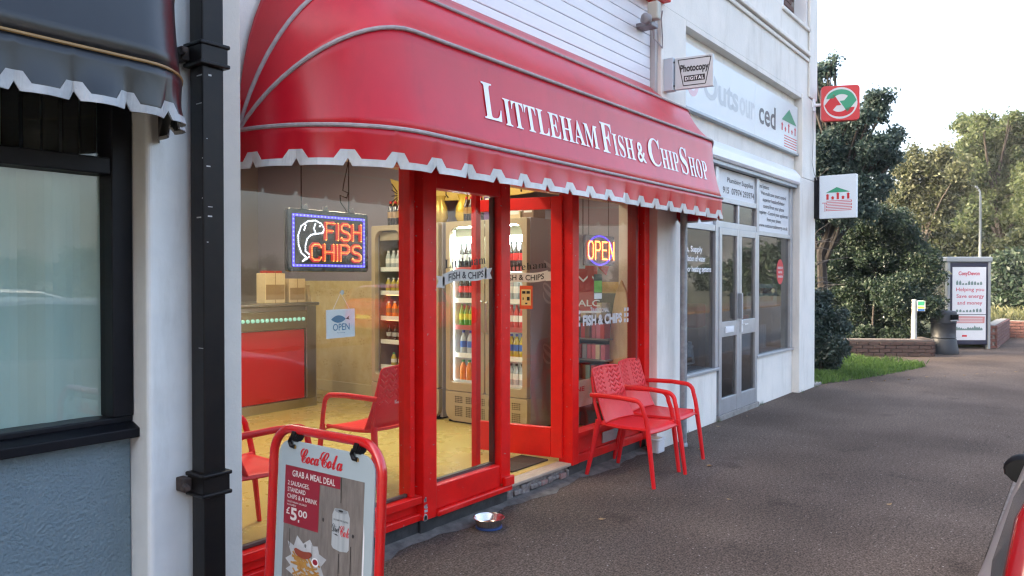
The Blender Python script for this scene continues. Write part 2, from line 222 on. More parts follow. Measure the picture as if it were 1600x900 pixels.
# lettering -----------------------------------------------------------------
GLY = json.loads('''{"bL":[213,[[8,0,8,9,18,10,26,12,31,16,35,21,37,30,37,40,37,189,37,199,35,207,31,212,26,216,18,218,8,219,8,228,125,228,125,219,117,219,110,218,104,217,100,215,96,212,94,208,92,203,91,197,91,189,91,41,91,34,92,28,93,24,94,20,97,17,100,16,104,15,110,14,117,14,132,14,146,16,157,20,168,25,177,31,185,40,192,50,199,63,204,77,214,77,201,0]]],"bI":[130,[[7,0,7,9,17,10,25,13,31,16,34,21,37,28,38,38,38,193,37,203,35,209,32,214,26,217,18,218,7,219,7,228,122,228,122,219,112,218,103,217,98,214,94,209,92,203,91,193,91,39,92,32,92,27,94,22,96,18,99,15,103,13,108,11,115,10,123,9,123,0]]],"bT":[212,[[46,0,46,9,57,9,65,12,71,15,75,21,77,29,78,40,78,217,75,217,58,215,44,210,33,202,24,190,18,176,14,159,5,159,5,228,205,228,205,158,197,158,187,191,166,210,134,217,132,217,132,40,132,29,135,21,138,15,144,12,153,9,164,9,164,0]]],"bE":[221,[[7,0,7,8,18,9,26,11,31,15,35,20,37,28,38,39,38,184,37,197,35,207,31,213,26,216,18,219,8,219,8,228,199,228,199,160,192,160,188,179,180,193,170,203,156,210,138,214,116,215,109,215,104,215,100,214,97,213,95,211,93,208,92,205,92,200,91,194,91,123,97,123,110,124,121,128,130,134,136,144,141,157,144,173,152,173,152,59,144,59,142,72,140,82,137,91,132,98,127,103,120,107,113,109,103,111,93,111,91,111,91,34,92,26,93,21,96,17,100,15,107,14,115,14,131,14,145,16,157,19,167,24,177,30,185,37,193,47,200,58,206,72,215,72,201,0]]],"bH":[262,[[8,0,8,9,18,10,26,12,31,16,35,21,37,30,37,40,37,189,37,199,35,207,31,212,26,216,18,218,8,219,8,228,121,228,121,219,113,218,107,217,102,216,98,214,95,211,93,208,92,203,91,197,91,189,91,125,171,125,171,189,171,197,170,203,169,208,167,211,164,214,160,216,155,217,149,218,141,219,141,228,254,228,254,219,243,218,235,215,230,212,227,207,225,199,225,189,225,40,225,30,227,22,231,16,236,12,243,10,254,9,254,0,141,0,141,9,151,10,159,12,165,15,168,21,170,29,171,40,171,110,91,110,91,40,92,30,94,21,97,16,102,12,110,10,121,9,121,0]]],"bA":[218,[[-4,0,-4,9,2,10,7,12,12,15,16,20,20,28,25,37,103,233,112,233,192,43,197,32,201,24,206,17,210,13,215,10,222,9,222,0,115,0,115,9,130,11,139,15,142,23,141,27,139,33,136,41,126,66,52,66,39,35,38,29,37,24,40,16,48,11,62,9,64,9,64,0],[57,80,121,80,88,160]]],"bM":[317,[[7,0,7,9,17,10,25,12,31,16,35,21,37,29,38,40,38,191,37,198,37,203,35,208,33,211,30,214,26,216,21,218,15,219,7,219,7,228,92,228,158,71,225,228,309,228,309,219,299,218,292,215,286,212,283,206,281,199,280,189,280,43,280,34,281,27,282,21,284,17,287,14,291,12,295,10,301,9,308,9,308,0,198,0,198,9,205,10,211,11,216,12,220,15,223,18,225,22,226,27,227,34,227,42,227,199,144,0,135,0,53,194,53,40,54,29,56,20,60,15,66,11,74,9,85,9,85,0]]],"bF":[202,[[8,0,8,9,18,10,26,13,31,17,35,23,37,31,37,42,37,187,37,198,34,206,31,212,25,215,17,218,7,219,7,228,197,228,197,160,189,160,186,173,182,184,178,193,172,200,164,206,155,210,144,213,130,215,115,216,109,215,104,215,100,215,97,214,94,213,93,211,92,208,91,204,91,199,91,124,95,124,109,125,120,129,128,135,134,145,139,157,142,173,151,173,151,59,142,59,139,77,135,91,128,100,120,107,108,111,94,112,91,112,91,40,91,33,92,26,94,21,96,17,100,14,105,12,111,10,119,9,128,9,128,0]]],"bS":[195,[[21,-5,21,79,31,79,38,57,46,39,56,25,68,15,82,9,98,7,110,9,120,12,128,18,135,26,138,35,139,45,136,58,127,70,112,80,81,95,64,105,49,116,38,126,31,138,26,151,25,166,26,179,29,191,34,201,40,211,48,218,58,225,68,229,80,232,92,233,99,233,107,232,115,231,123,229,132,227,141,224,146,223,150,222,155,223,158,227,160,233,170,233,170,160,161,160,157,172,153,182,147,192,140,201,132,208,124,214,115,219,106,221,97,222,86,221,77,218,70,213,64,207,61,199,60,190,61,182,64,175,69,168,75,162,84,157,94,151,127,136,139,130,150,123,159,117,166,109,171,102,175,94,178,86,179,76,180,66,179,53,175,40,169,29,162,19,152,11,140,4,127,-1,112,-4,96,-5,90,-5,85,-5,79,-4,74,-3,68,-1,63,0,58,2,53,4,49,5,42,6,39,6,36,5,35,4,33,1,32,-2,31,-5]]],"bC":[234,[[128,-5,107,-4,87,1,69,10,53,21,39,36,28,52,20,71,15,92,13,114,15,136,20,157,28,175,39,192,53,206,69,217,88,226,108,231,130,233,146,231,164,227,184,220,187,219,190,218,194,218,201,219,206,224,210,233,218,233,218,154,210,154,201,173,191,190,178,203,164,214,149,220,133,222,99,210,79,173,72,113,79,57,102,23,139,12,152,13,166,16,179,22,192,30,203,41,214,53,224,44,198,17,166,0]]],"bP":[209,[[8,0,8,9,18,10,26,12,31,16,35,21,37,30,37,40,37,189,37,199,35,207,31,212,26,216,18,218,8,219,8,228,107,228,133,227,153,224,168,220,178,214,187,207,195,199,200,189,203,178,204,166,202,148,195,133,183,120,167,110,146,105,121,103,91,103,91,40,92,30,94,21,97,16,102,12,110,10,121,9,121,0],[91,115,101,115,116,116,127,120,136,126,142,136,145,148,146,165,145,180,142,193,138,203,130,210,121,214,108,216,102,215,98,214,95,212,93,209,91,205,91,199]]],"bO":[263,[[130,-5,114,-4,99,-1,84,4,71,11,58,19,47,29,37,40,29,53,22,67,18,82,15,97,14,114,15,130,18,146,22,161,29,175,37,187,47,199,59,209,71,217,85,224,100,229,116,232,133,233,149,232,164,229,179,224,192,217,204,209,216,199,225,188,234,175,240,162,245,147,248,131,249,114,248,97,245,82,240,67,234,53,225,40,215,29,204,19,191,11,177,4,163,-1,147,-4],[132,6,164,18,183,54,190,114,188,146,183,173,174,194,162,209,147,219,130,222,98,210,79,174,73,114,74,81,80,55,89,34,101,18,115,9]]],"bi":[99,[[50,181,44,182,38,184,32,188,28,193,26,199,25,206,26,213,28,219,32,224,38,228,44,231,50,232,57,231,63,228,68,224,72,219,75,213,76,206,75,199,72,193,68,188,63,184,57,182],[9,0,9,8,15,9,20,10,23,13,25,16,26,21,26,28,26,126,26,133,25,139,23,142,21,145,16,146,10,147,10,155,74,155,74,28,75,22,76,17,77,13,80,11,84,9,90,8,90,0]]],"bt":[114,[[62,-5,50,-4,40,0,33,5,28,13,25,23,24,36,24,139,10,139,10,150,23,162,34,174,44,185,52,195,59,204,64,212,72,212,72,155,104,155,104,139,72,139,72,41,72,35,73,29,75,25,77,22,80,21,84,20,91,22,98,28,103,37,111,33,99,12,82,-1]]],"bh":[190,[[9,0,9,8,15,9,19,10,22,13,25,16,26,21,26,28,26,199,26,206,25,211,23,215,20,217,15,219,9,220,9,228,74,228,74,133,88,148,103,156,122,159,146,153,160,135,165,106,165,28,166,22,167,17,169,13,172,10,176,9,182,8,182,0,101,0,101,8,103,8,111,10,116,17,118,28,118,108,117,117,116,124,115,129,112,133,107,135,101,136,91,134,82,128,74,118,74,28,74,22,75,17,77,13,80,10,84,9,90,8,90,0]]],"bl":[100,[[9,0,9,8,15,9,20,10,23,13,25,16,26,21,26,28,26,199,26,205,25,211,24,215,21,217,16,219,10,220,10,228,74,228,74,28,75,22,76,17,77,13,80,11,84,9,90,8,90,0]]],"be":[150,[[77,-5,64,-4,53,0,42,5,33,13,25,23,18,34,14,48,11,62,10,79,11,94,14,108,19,120,26,131,34,141,43,149,54,155,66,158,79,159,97,157,112,151,124,140,134,126,139,108,141,87,141,83,58,83,63,49,77,28,100,21,112,24,124,31,135,43,142,36,124,13,102,0],[58,96,101,96,101,107,100,120,99,131,97,139,93,144,88,147,81,148,68,143,61,128,58,102]]],"ba":[172,[[127,-5,113,-3,104,5,100,17,84,5,67,-2,48,-4,37,-3,28,0,20,6,15,13,11,22,10,32,12,45,20,58,32,68,49,77,71,86,99,95,99,121,99,129,97,136,93,141,89,145,82,147,74,148,62,147,54,143,52,137,53,135,54,132,57,128,59,124,61,120,61,116,61,110,59,105,55,101,50,98,45,96,39,95,32,96,27,98,22,102,19,106,17,112,16,118,17,126,20,133,25,139,31,145,38,150,47,154,57,157,69,159,81,159,103,158,119,153,132,146,140,136,145,122,146,105,146,31,147,26,147,22,147,20,148,18,150,17,152,17,155,18,157,19,160,21,165,14,153,3,141,-3],[76,17,79,17,83,18,87,20,91,23,95,27,99,32,99,85,77,76,64,61,59,42,61,28,66,20]]],"bm":[277,[[9,0,9,8,15,9,19,10,22,13,25,16,26,21,26,28,26,127,26,133,25,138,23,142,20,145,15,146,9,147,9,155,73,155,73,132,87,147,102,156,119,159,138,156,152,146,160,131,174,146,190,156,209,159,233,153,247,135,252,106,252,28,252,22,253,17,255,13,258,10,262,9,268,8,268,0,189,0,189,8,194,9,199,10,201,13,203,17,204,22,205,28,205,108,204,117,203,124,202,129,199,133,195,135,189,136,179,134,170,128,162,119,162,28,163,22,164,17,165,13,168,10,172,9,178,8,178,0,100,0,100,8,105,9,110,10,112,13,114,17,115,22,116,28,116,108,116,117,115,123,113,129,110,133,106,135,100,136,90,134,81,128,73,118,73,28,74,22,75,17,76,13,79,11,83,9,89,8,89,0]]],"bd":[185,[[70,-5,59,-4,48,0,39,5,30,13,23,22,17,33,13,46,11,59,10,74,11,90,13,105,18,119,24,131,32,141,41,149,51,154,61,158,73,159,88,157,100,151,111,140,111,200,111,207,109,212,106,215,102,217,96,219,88,220,88,228,160,228,160,38,160,30,161,24,162,20,165,17,170,15,177,14,177,5,157,4,136,1,111,-5,111,19,101,6,87,-2],[86,14,91,15,96,17,101,21,105,25,109,31,111,38,111,121,110,126,107,131,103,135,98,138,93,140,87,140,78,139,70,133,65,125,62,113,59,96,59,77,59,57,61,41,65,29,70,21,77,16]]],"sC":[234,[[148,-2,136,-1,124,1,113,5,104,11,95,17,89,25,84,34,81,43,80,54,81,62,82,70,86,80,63,88,50,103,45,125,47,139,52,152,60,166,72,178,86,189,102,198,120,205,138,209,156,210,167,210,174,208,176,205,175,202,171,201,165,200,153,200,141,197,129,192,118,186,107,179,97,171,89,162,81,152,75,143,70,133,67,124,66,115,69,102,77,93,89,88,96,100,103,111,112,123,122,134,133,145,144,156,155,166,167,175,179,183,191,191,202,197,214,202,225,206,235,208,244,209,254,208,262,206,268,203,272,198,275,192,276,184,275,178,273,171,268,163,263,155,256,147,248,139,239,131,228,123,217,115,205,108,193,101,180,95,166,90,152,86,138,84,129,65,123,49,121,35,124,19,133,10,149,7,158,7,166,9,175,11,183,15,190,19,197,23,204,28,209,34,214,40,217,46,219,52,220,57,219,65,217,70,213,74,209,77,204,79,198,80,192,79,186,77,181,74,176,71,171,66,168,61,166,58,165,55,164,52,163,49,163,46,162,42,161,36,159,32,156,31,154,31,152,32,150,34,149,37,148,40,147,44,148,52,150,60,154,67,159,73,165,78,172,83,180,86,188,88,197,88,207,87,214,85,221,80,226,74,228,67,229,58,229,50,226,43,222,35,217,28,210,22,203,16,195,11,186,6,177,3,167,0,158,-1],[144,93,154,95,164,99,174,104,184,110,194,116,204,123,213,131,222,139,230,147,237,156,243,164,248,172,252,179,254,186,255,193,254,198,251,201,247,201,236,198,221,188,203,171,183,148,164,122]]],"so":[150,[[46,-2,35,-1,26,2,19,7,13,14,10,23,9,32,10,40,12,48,16,57,22,65,29,72,37,80,46,86,55,92,65,97,75,101,84,103,94,103,104,103,113,100,119,96,124,90,127,82,128,73,128,65,126,58,123,51,118,44,112,36,105,28,109,29,113,31,117,33,121,35,125,38,129,42,135,34,128,28,120,23,112,19,104,16,96,14,88,13,74,5,60,-1],[53,8,58,9,64,12,70,16,69,18,69,19,69,21,69,25,71,28,74,31,78,33,83,35,88,36,100,53,107,69,109,83,108,88,106,92,101,93,97,91,91,88,84,81,80,77,76,72,72,67,68,61,64,55,60,49,57,42,54,36,51,30,49,25,48,21,48,17,48,12,50,9]]],"sc":[130,[[48,-2,37,-1,28,2,20,7,15,14,11,23,10,33,11,42,14,50,18,59,24,67,31,74,38,81,47,88,56,93,65,97,75,101,84,103,92,103,101,103,108,101,115,98,119,94,122,88,123,82,122,78,121,74,119,70,115,67,111,65,105,64,102,65,99,66,97,68,95,70,94,73,93,77,94,79,95,82,97,85,99,87,102,89,105,91,103,92,101,93,99,93,96,92,93,90,89,87,84,83,80,77,75,72,71,65,66,58,62,52,58,45,54,38,52,31,49,25,48,20,48,16,49,12,52,9,56,8,60,8,64,9,69,11,73,13,78,15,82,18,87,22,91,25,95,28,99,31,102,34,105,38,112,31,101,21,90,13,80,6,69,1,59,-1]]],"sa":[178,[[105,-2,100,-2,95,0,90,4,86,8,84,14,84,20,70,8,56,0,42,-2,32,-1,24,2,17,6,12,12,9,20,8,29,9,37,11,46,16,55,21,63,28,71,36,79,45,86,54,92,64,97,74,100,84,103,94,103,105,102,113,97,117,89,124,102,161,103,130,40,123,25,121,18,121,17,122,15,124,15,126,16,128,17,132,19,136,21,140,24,144,28,155,38,162,31,151,21,141,13,131,6,122,1,113,-1],[49,6,56,8,64,12,73,20,82,30,90,41,98,54,105,67,109,76,110,82,110,85,109,88,107,90,104,92,101,94,98,94,95,93,90,91,86,88,81,84,76,79,70,73,65,66,60,59,56,52,52,45,48,38,45,31,43,25,41,19,41,13,41,12,42,10,44,9,45,7,47,6]]],"sl":[140,[[102,31,91,21,82,13,73,6,65,1,57,-1,47,-2,40,-2,33,1,28,4,23,9,21,15,20,22,21,32,26,45,33,60,39,71,33,65,28,60,25,57,17,62,26,70,34,77,41,85,48,93,54,101,60,110,110,192,151,197,79,65,71,52,65,41,60,32,57,25,55,20,54,16,55,13,56,11,59,10,62,11,66,13,71,17,78,22,86,29,95,38]]],"sD":[252,[[77,-2,63,-2,52,0,44,4,38,8,35,13,34,18,34,23,37,28,40,31,46,34,53,36,62,36,78,35,95,32,115,26,124,38,135,55,148,78,163,107,171,122,180,136,189,149,199,161,210,172,222,182,206,192,187,199,163,201,147,200,131,195,116,188,101,177,88,164,77,149,68,132,63,117,61,103,62,96,64,90,67,85,72,81,78,79,85,78,91,79,98,80,105,83,112,88,119,93,126,99,132,106,138,113,142,121,148,133,151,145,152,157,152,160,152,163,153,167,154,169,157,170,161,169,163,167,163,162,162,147,158,132,152,117,144,103,134,91,123,82,110,75,97,71,84,69,74,70,66,72,58,75,50,80,44,86,39,92,35,100,33,108,32,116,33,127,36,137,41,148,48,158,57,167,66,176,77,184,89,192,101,197,111,201,121,204,131,207,141,208,150,210,161,210,188,207,212,200,231,187,239,192,246,195,252,195,256,194,258,192,257,191,254,189,249,186,239,179,251,162,258,142,260,118,259,105,257,92,254,79,250,66,244,54,237,42,230,31,221,22,211,14,196,6,180,0,164,-1,150,0,136,3,123,8,108,2,92,-1],[168,10,182,12,195,16,208,24,219,35,229,49,237,65,243,83,247,100,248,117,246,140,241,158,231,172,224,158,217,139,210,114,205,96,199,81,193,68,187,57,180,47,172,38,163,31,154,24,143,17,152,13,160,11],[74,6,85,8,96,11,106,17,90,23,77,27,65,28,54,27,47,24,45,18,45,16,47,13,49,11,52,10,56,9,61,8,65,7,70,7]]],"si":[116,[[92,122,87,122,83,123,80,125,77,128,75,132,75,136,76,141,78,146,81,149,86,152,91,154,96,155,101,154,105,153,108,151,111,148,112,144,113,140,112,135,110,131,107,127,102,124,97,122],[97,31,90,24,84,18,78,13,73,9,68,6,64,3,57,0,50,-2,43,-2,29,0,20,8,17,20,18,25,20,32,24,40,28,49,34,61,42,74,34,65,25,57,18,63,20,65,24,68,27,72,41,86,45,91,50,96,54,100,101,103,66,42,59,28,54,18,53,13,53,12,53,11,54,10,58,11,62,13,67,16,74,21,81,29,91,38]]],"se":[138,[[50,-2,38,-1,27,2,18,8,11,16,7,24,6,33,7,41,9,49,14,57,20,65,27,73,35,80,44,86,53,92,63,97,73,101,82,103,91,103,99,103,106,101,112,97,116,93,119,87,120,81,119,74,116,68,111,61,104,55,95,50,85,45,74,41,62,37,49,34,45,27,43,21,43,15,44,11,47,9,53,8,63,9,72,11,82,15,93,20,103,28,114,38,120,31,109,21,97,13,85,6,73,1,61,-1],[52,43,59,44,66,47,73,50,80,55,85,60,90,65,94,71,96,77,97,83,96,88,94,92,91,93,88,92,84,90,80,86,75,81,70,75,65,68,61,60,56,52]]],"st":[148,[[18,63,25,70,32,77,38,83,44,89,49,96,55,102,60,110,65,117,70,126,107,188,150,190,125,147,148,147,145,137,118,137,110,123,102,110,94,96,87,83,80,71,73,58,66,45,60,35,56,28,54,22,52,17,52,14,52,12,53,11,55,10,59,11,64,13,70,16,77,22,85,29,95,38,101,31,91,21,81,13,72,7,62,2,53,-1,44,-2,36,-1,30,1,26,5,22,10,20,15,19,22,20,26,21,31,22,37,24,41,26,45,29,51,32,57,36,65,42,74,35,67,29,61,24,57]]],"sk":[182,[[7,-2,52,82,48,78,44,73,40,69,35,64,31,60,28,57,21,63,31,73,39,82,47,90,53,98,59,106,65,113,70,121,75,128,79,136,110,192,150,197,47,0],[109,-2,103,-2,99,0,94,3,91,7,89,11,89,16,89,21,90,25,91,29,93,32,95,36,97,39,102,47,104,49,104,51,105,52,104,55,102,57,99,57,95,56,90,56,86,56,84,58,84,61,85,64,87,66,92,67,99,67,104,68,107,70,111,73,114,78,119,84,123,91,128,95,132,99,137,101,142,103,148,103,154,103,159,101,163,99,166,96,168,92,168,87,168,83,166,79,164,76,160,73,156,72,152,71,148,72,145,73,142,74,140,76,138,79,138,82,138,85,139,87,140,89,138,90,136,89,133,85,129,80,124,73,120,68,116,64,121,62,126,60,130,56,133,52,135,47,136,42,135,38,135,34,134,30,132,25,131,22,131,21,132,20,134,19,136,20,139,22,142,24,146,28,151,32,156,38,163,31,152,20,142,12,132,6,124,1,116,-1]]]}''')
def _curve_mesh(cu):
    o = bpy.data.objects.new("lettering", cu)
    me = o.to_mesh()
    vs = [tuple(v.co) for v in me.vertices]; fs = [tuple(p.vertices) for p in me.polygons]
    o.to_mesh_clear(); bpy.data.objects.remove(o)
    return vs, fs
def plain_text(body, fat=0., sp=1.):
    cu = bpy.data.curves.new("lettering", 'FONT'); cu.body = body; cu.resolution_u = 3; cu.offset = fat; cu.space_character = sp; cu.fill_mode = 'FRONT' if hasattr(cu, 'fill_mode') else cu.fill_mode
    vs, fs = _curve_mesh(cu); bpy.data.curves.remove(cu)
    return vs, fs
def glyph_text(keys, track=0):
    cu = bpy.data.curves.new("lettering", 'CURVE'); cu.dimensions = '2D'; cu.fill_mode = 'FRONT'
    x = 0.
    for k in keys:
        if k == ' ': x += .25; continue
        adv, cs = GLY[k]
        for c in cs:
            n = len(c)//2
            sp = cu.splines.new('POLY'); sp.points.add(n-1); sp.use_cyclic_u = True
            for i in range(n): sp.points[i].co = (c[2*i]/500+x, c[2*i+1]/500, 0, 1)
        x += adv/500+track
    vs, fs = _curve_mesh(cu); bpy.data.curves.remove(cu)
    return vs, fs
def place_text(vf, fn, u0, u1, v0, v1, mb=None, mi=0, base=None):
    """fit flat lettering into the box u0..u1 x v0..v1 (v0 baseline when base='line', cap height v1-v0), mapped to space by fn(u,v)"""
    vs, fs = vf
    if not vs: return mb
    xs = [p[0] for p in vs]; ys = [p[1] for p in vs]
    xa, xb = min(xs), max(xs); ya, yb = (min(ys), max(ys)) if base is None else (0., base)
    mb = mb or MB()
    mb.add([fn(u0+(p[0]-xa)/(xb-xa)*(u1-u0), v0+(p[1]-ya)/(yb-ya)*(v1-v0)) for p in vs], fs, mi)
    return mb
def flat(org, ux, uy):
    o, a, b = Vector(org), Vector(ux), Vector(uy)
    return lambda u, v: o+a*u+b*v
def rrect(w, h, r, n=5, x=0., y=0.):
    """rounded rectangle outline, lower left at (x,y)"""
    out = []
    for cx, cy, a0 in ((w-r, r, -90), (w-r, h-r, 0), (r, h-r, 90), (r, r, 180)):
        for i in range(n+1):
            a = math.radians(a0+90*i/n); out.append((x+cx+r*math.cos(a), y+cy+r*math.sin(a)))
    return out
def ellipse(cx, cy, a, b, n=20): return [(cx+a*math.cos(2*math.pi*i/n), cy+b*math.sin(2*math.pi*i/n)) for i in range(n)]
def ring(s_out, s_in, org, ux, uy, dep, mb, mi=0):
    """frame between two outlines of equal length, extruded"""
    org, ux, uy, dep = map(Vector, (org, ux, uy, dep)); n = len(s_out)
    A = [org+ux*p[0]+uy*p[1] for p in s_out]; B = [org+ux*p[0]+uy*p[1] for p in s_in]
    V = A+B+[p+dep for p in A]+[p+dep for p in B]; F = []
    for i in range(n):
        j = (i+1) % n
        F += [(i, j, n+j, n+i), (2*n+i, 3*n+i, 3*n+j, 2*n+j), (i, 2*n+i, 2*n+j, j), (n+i, n+j, 3*n+j, 3*n+i)]
    return mb.add(V, F, mi)
# ------------------------------------------------------------------ materials
M_red = mat('red_gloss_paint', (.80, .005, .004), .36, var=.2, vscale=7, coat=.06, spec=.35, bump=.05, bscale=25, chips=.735)
M_redleaf = mat('orange_red_door_paint', (.82, .014, .008), .34, var=.12, vscale=9, coat=.1, spec=.35)
M_pvc = mat('red_vinyl', (.52, .003, .016), .30, var=.14, vscale=3.5, bump=.05, bscale=4, coat=.08, bdist=.03, spec=.4, streak=.16)
M_pvc.node_tree.nodes['Principled BSDF'].inputs['Coat Roughness'].default_value = .3
M_blackpvc = mat('black_vinyl', (.007, .009, .011), .28, var=.3, vscale=5, bump=.12, bscale=6, bdist=.03, coat=.04, spec=.45)
M_tape = mat('white_binding_tape', (.62, .63, .61), .5, var=.22, vscale=14)
M_rope = mat('grey_piping', (.40, .36, .36), .55, var=.3, vscale=30)
M_gold = mat('gold_piping', (.27, .16, .05), .4, var=.2, vscale=30)
M_render = mat('white_render', (.80, .775, .715), .75, var=.1, vscale=2.2, bump=.18, bscale=55, col2=(.71, .70, .65), streak=.14)
M_renderc = mat('cream_render', (.66, .63, .56), .75, var=.1, vscale=4, bump=.15, bscale=60)
M_white = mat('white_gloss_masonry', (.74, .785, .775), .45, vscale=5, bump=.12, bscale=28, col2=(.66, .705, .70), streak=.14)
M_blue = mat('blue_grey_stucco', (.175, .245, .275), .7, vscale=2, bump=.9, bscale=75, col2=(.14, .20, .23), bdist=.012)
M_black = mat('black_gloss_paint', (.004, .004, .005), .42, var=.5, vscale=12, coat=.03, bump=.1, bscale=18, col2=(.010, .008, .007), spec=.2)
M_navy = mat('dark_navy_timber', (.004, .005, .008), .45, var=.3, vscale=9, spec=.2)
M_board = mat('white_cladding', (.76, .79, .82), .42, var=.07, vscale=4, stretch=(1, 1, 6))
M_alu = mat('aluminium', (.52, .55, .58), .38, .6, var=.12, vscale=8)
M_alud = mat('grey_frame', (.36, .40, .43), .4, .3, var=.1, vscale=8)
M_steel = mat('stainless_steel', (.55, .53, .5), .28, 1., var=.12, vscale=7)
M_galv = mat('galvanised_steel', (.33, .36, .38), .5, .5, col2=(.2, .22, .24), vscale=14)
M_plinth = mat('black_plinth_paint', (.018, .019, .02), .55, col2=(.05, .05, .05), vscale=9, bump=.3, bscale=40)
M_conc = mat('concrete', (.3, .29, .27), .85, col2=(.19, .18, .17), vscale=14, bump=.5, bscale=60)
M_dark = mat('dark_void', (.002, .002, .002), .8, spec=.1)
M_glass = glass_mat('clear_glass', gloss=.05)
M_glassd = glass_mat('old_shop_glass', (.93, .97, .96), .055)
M_glassb = glass_mat('smoked_glass', (.55, .6, .63), .1)
M_ledw = emis('white_led', (1, 1, 1), 2.2)
M_print = mat('white_print', (.78, .8, .82), .45)
M_blackprint = mat('black_print', (.01, .01, .012), .5)
M_redprint = mat('red_print', (.55, .012, .02), .45)
M_brick = mat('red_brick', (.19, .085, .065), .85, col2=(.12, .06, .05), vscale=14, bump=.4, bscale=70)
M_brickb = mat('brown_brick', (.17, .10, .085), .85, col2=(.11, .065, .055), vscale=14, bump=.4, bscale=70)
M_mortar = mat('mortar', (.3, .28, .25), .9, var=.2, vscale=20)
M_chair = mat('red_plastic', (.72, .012, .017), .38, var=.1, vscale=12, bump=.05, bscale=90, spec=.4)

# ================================================================== GROUND
def pave_mat():
    m = bpy.data.materials.new('pavement_asphalt'); m.use_nodes = True
    N = m.node_tree.nodes; L = m.node_tree.links; p = N['Principled BSDF']; p.inputs['Roughness'].default_value = .95; p.inputs['Specular IOR Level'].default_value = .12
    tc = N.new('ShaderNodeTexCoord'); co = tc.outputs['Object']
    def noise(sc, det=3):
        n = N.new('ShaderNodeTexNoise'); n.inputs['Scale'].default_value = sc; n.inputs['Detail'].default_value = det; L.new(co, n.inputs[0]); return n.outputs[0]
    def ramp(src, a, b, ca, cb):
        r = N.new('ShaderNodeValToRGB'); r.color_ramp.elements[0].position = a; r.color_ramp.elements[1].position = b
        r.color_ramp.elements[0].color = (*ca, 1); r.color_ramp.elements[1].color = (*cb, 1); L.new(src, r.inputs[0]); return r.outputs[0]
    def mix(f, a, b, mode='MIX', fv=None):
        x = N.new('ShaderNodeMixRGB'); x.blend_type = mode
        if f is not None: L.new(f, x.inputs[0])
        else: x.inputs[0].default_value = fv
        L.new(a, x.inputs[1]); L.new(b, x.inputs[2]); return x.outputs[0]
    base = ramp(noise(.9, 5), .35, .68, (.092, .074, .062), (.132, .107, .090))
    agg = ramp(noise(95, 2), .38, .62, (.50, .49, .48), (1.48, 1.45, 1.43))
    c = mix(None, base, agg, 'MULTIPLY', .9)
    agg2 = ramp(noise(38, 3), .38, .64, (.74, .73, .73), (1.22, 1.21, 1.20))
    c = mix(None, c, agg2, 'MULTIPLY', .9)
    v = N.new('ShaderNodeTexVoronoi'); v.inputs['Scale'].default_value = 40; L.new(co, v.inputs[0])
    chip = ramp(v.outputs['Distance'], .12, .22, (1, 1, 1), (0, 0, 0))
    sel = ramp(v.outputs['Color'], .80, .84, (0, 0, 0), (1, 1, 1))
    f = mix(None, chip, sel, 'MULTIPLY', 1.)
    pale = N.new('ShaderNodeRGB'); pale.outputs[0].default_value = (.40, .37, .34, 1)
    c = mix(f, c, pale.outputs[0])
    st = ramp(noise(2.6, 6), .60, .75, (1, 1, 1), (.66, .65, .66))
    c = mix(None, c, st, 'MULTIPLY', 1.)
    g = N.new('ShaderNodeTexVoronoi'); g.inputs['Scale'].default_value = 2.3; L.new(co, g.inputs[0])
    gm = ramp(g.outputs['Distance'], .045, .065, (.80, .80, .80), (1, 1, 1)); c = mix(None, c, gm, 'MULTIPLY', 1.)      # trodden gum spots
    lw_ = ramp(noise(.35, 3), .40, .62, (.80, .79, .79), (1.12, 1.10, 1.08)); c = mix(None, c, lw_, 'MULTIPLY', 1.)
    L.new(c, p.inputs['Base Color'])
    b = N.new('ShaderNodeBump'); b.inputs['Strength'].default_value = .5; b.inputs['Distance'].default_value = .006
    L.new(noise(120, 3), b.inputs['Height']); L.new(b.outputs[0], p.inputs['Normal'])
    MATS['pavement_asphalt'] = m; return m
M_pave = pave_mat()
M_road = mat('road_asphalt', (.055, .055, .058), .8, col2=(.04, .04, .042), vscale=3, bump=.5, bscale=90)
M_earth = mat('rough_ground', (.07, .08, .035), .95, col2=(.05, .045, .03), vscale=.6, bump=.6, bscale=8)
struct(MB().box(-300, 700, -400, 500, -.6, -.125).build('ground', M_earth), 'rough open ground beyond the street')
struct(MB().box(-60, 120, -8.2, .30, -.3, -.11).build('road', M_road), 'grey asphalt road beside the kerb')
pv = MB(); pv.box(-12, 24.2, .455, 3.285+.0, -.3, 0); pv.box(24.2, 60, -.4, 2.4, -.3, -.002); pv.box(11.70, 24.2, 3.285, 3.9, -.3, -.004)
struct(pv.build('pavement', M_pave), 'brown speckled asphalt pavement in front of the shops')
struct(MB().box(-40, 100, -10.5, -8.2, -.3, 0).build('far_pavement', M_pave), 'pavement on the other side of the road')
kerb = thing('kerb', None, None, (4, .38, 0)); struct(kerb, 'row of concrete kerb stones along the road')
ks = None
for i in range(26):
    x = -2.0+i*.915
    if ks is None:
        ks = MB().box(x, x+.912,   .30, .4545, -.25, .004).build('kerb_stone', mat('worn_kerb_concrete', (.16, .14, .125), .9, col2=(.10, .085, .075), vscale=10, bump=.5, bscale=60), kerb, .012)
    else: shared('kerb_stone', ks, (i*.915, 0, RND.uniform(-.003, .002)), kerb)
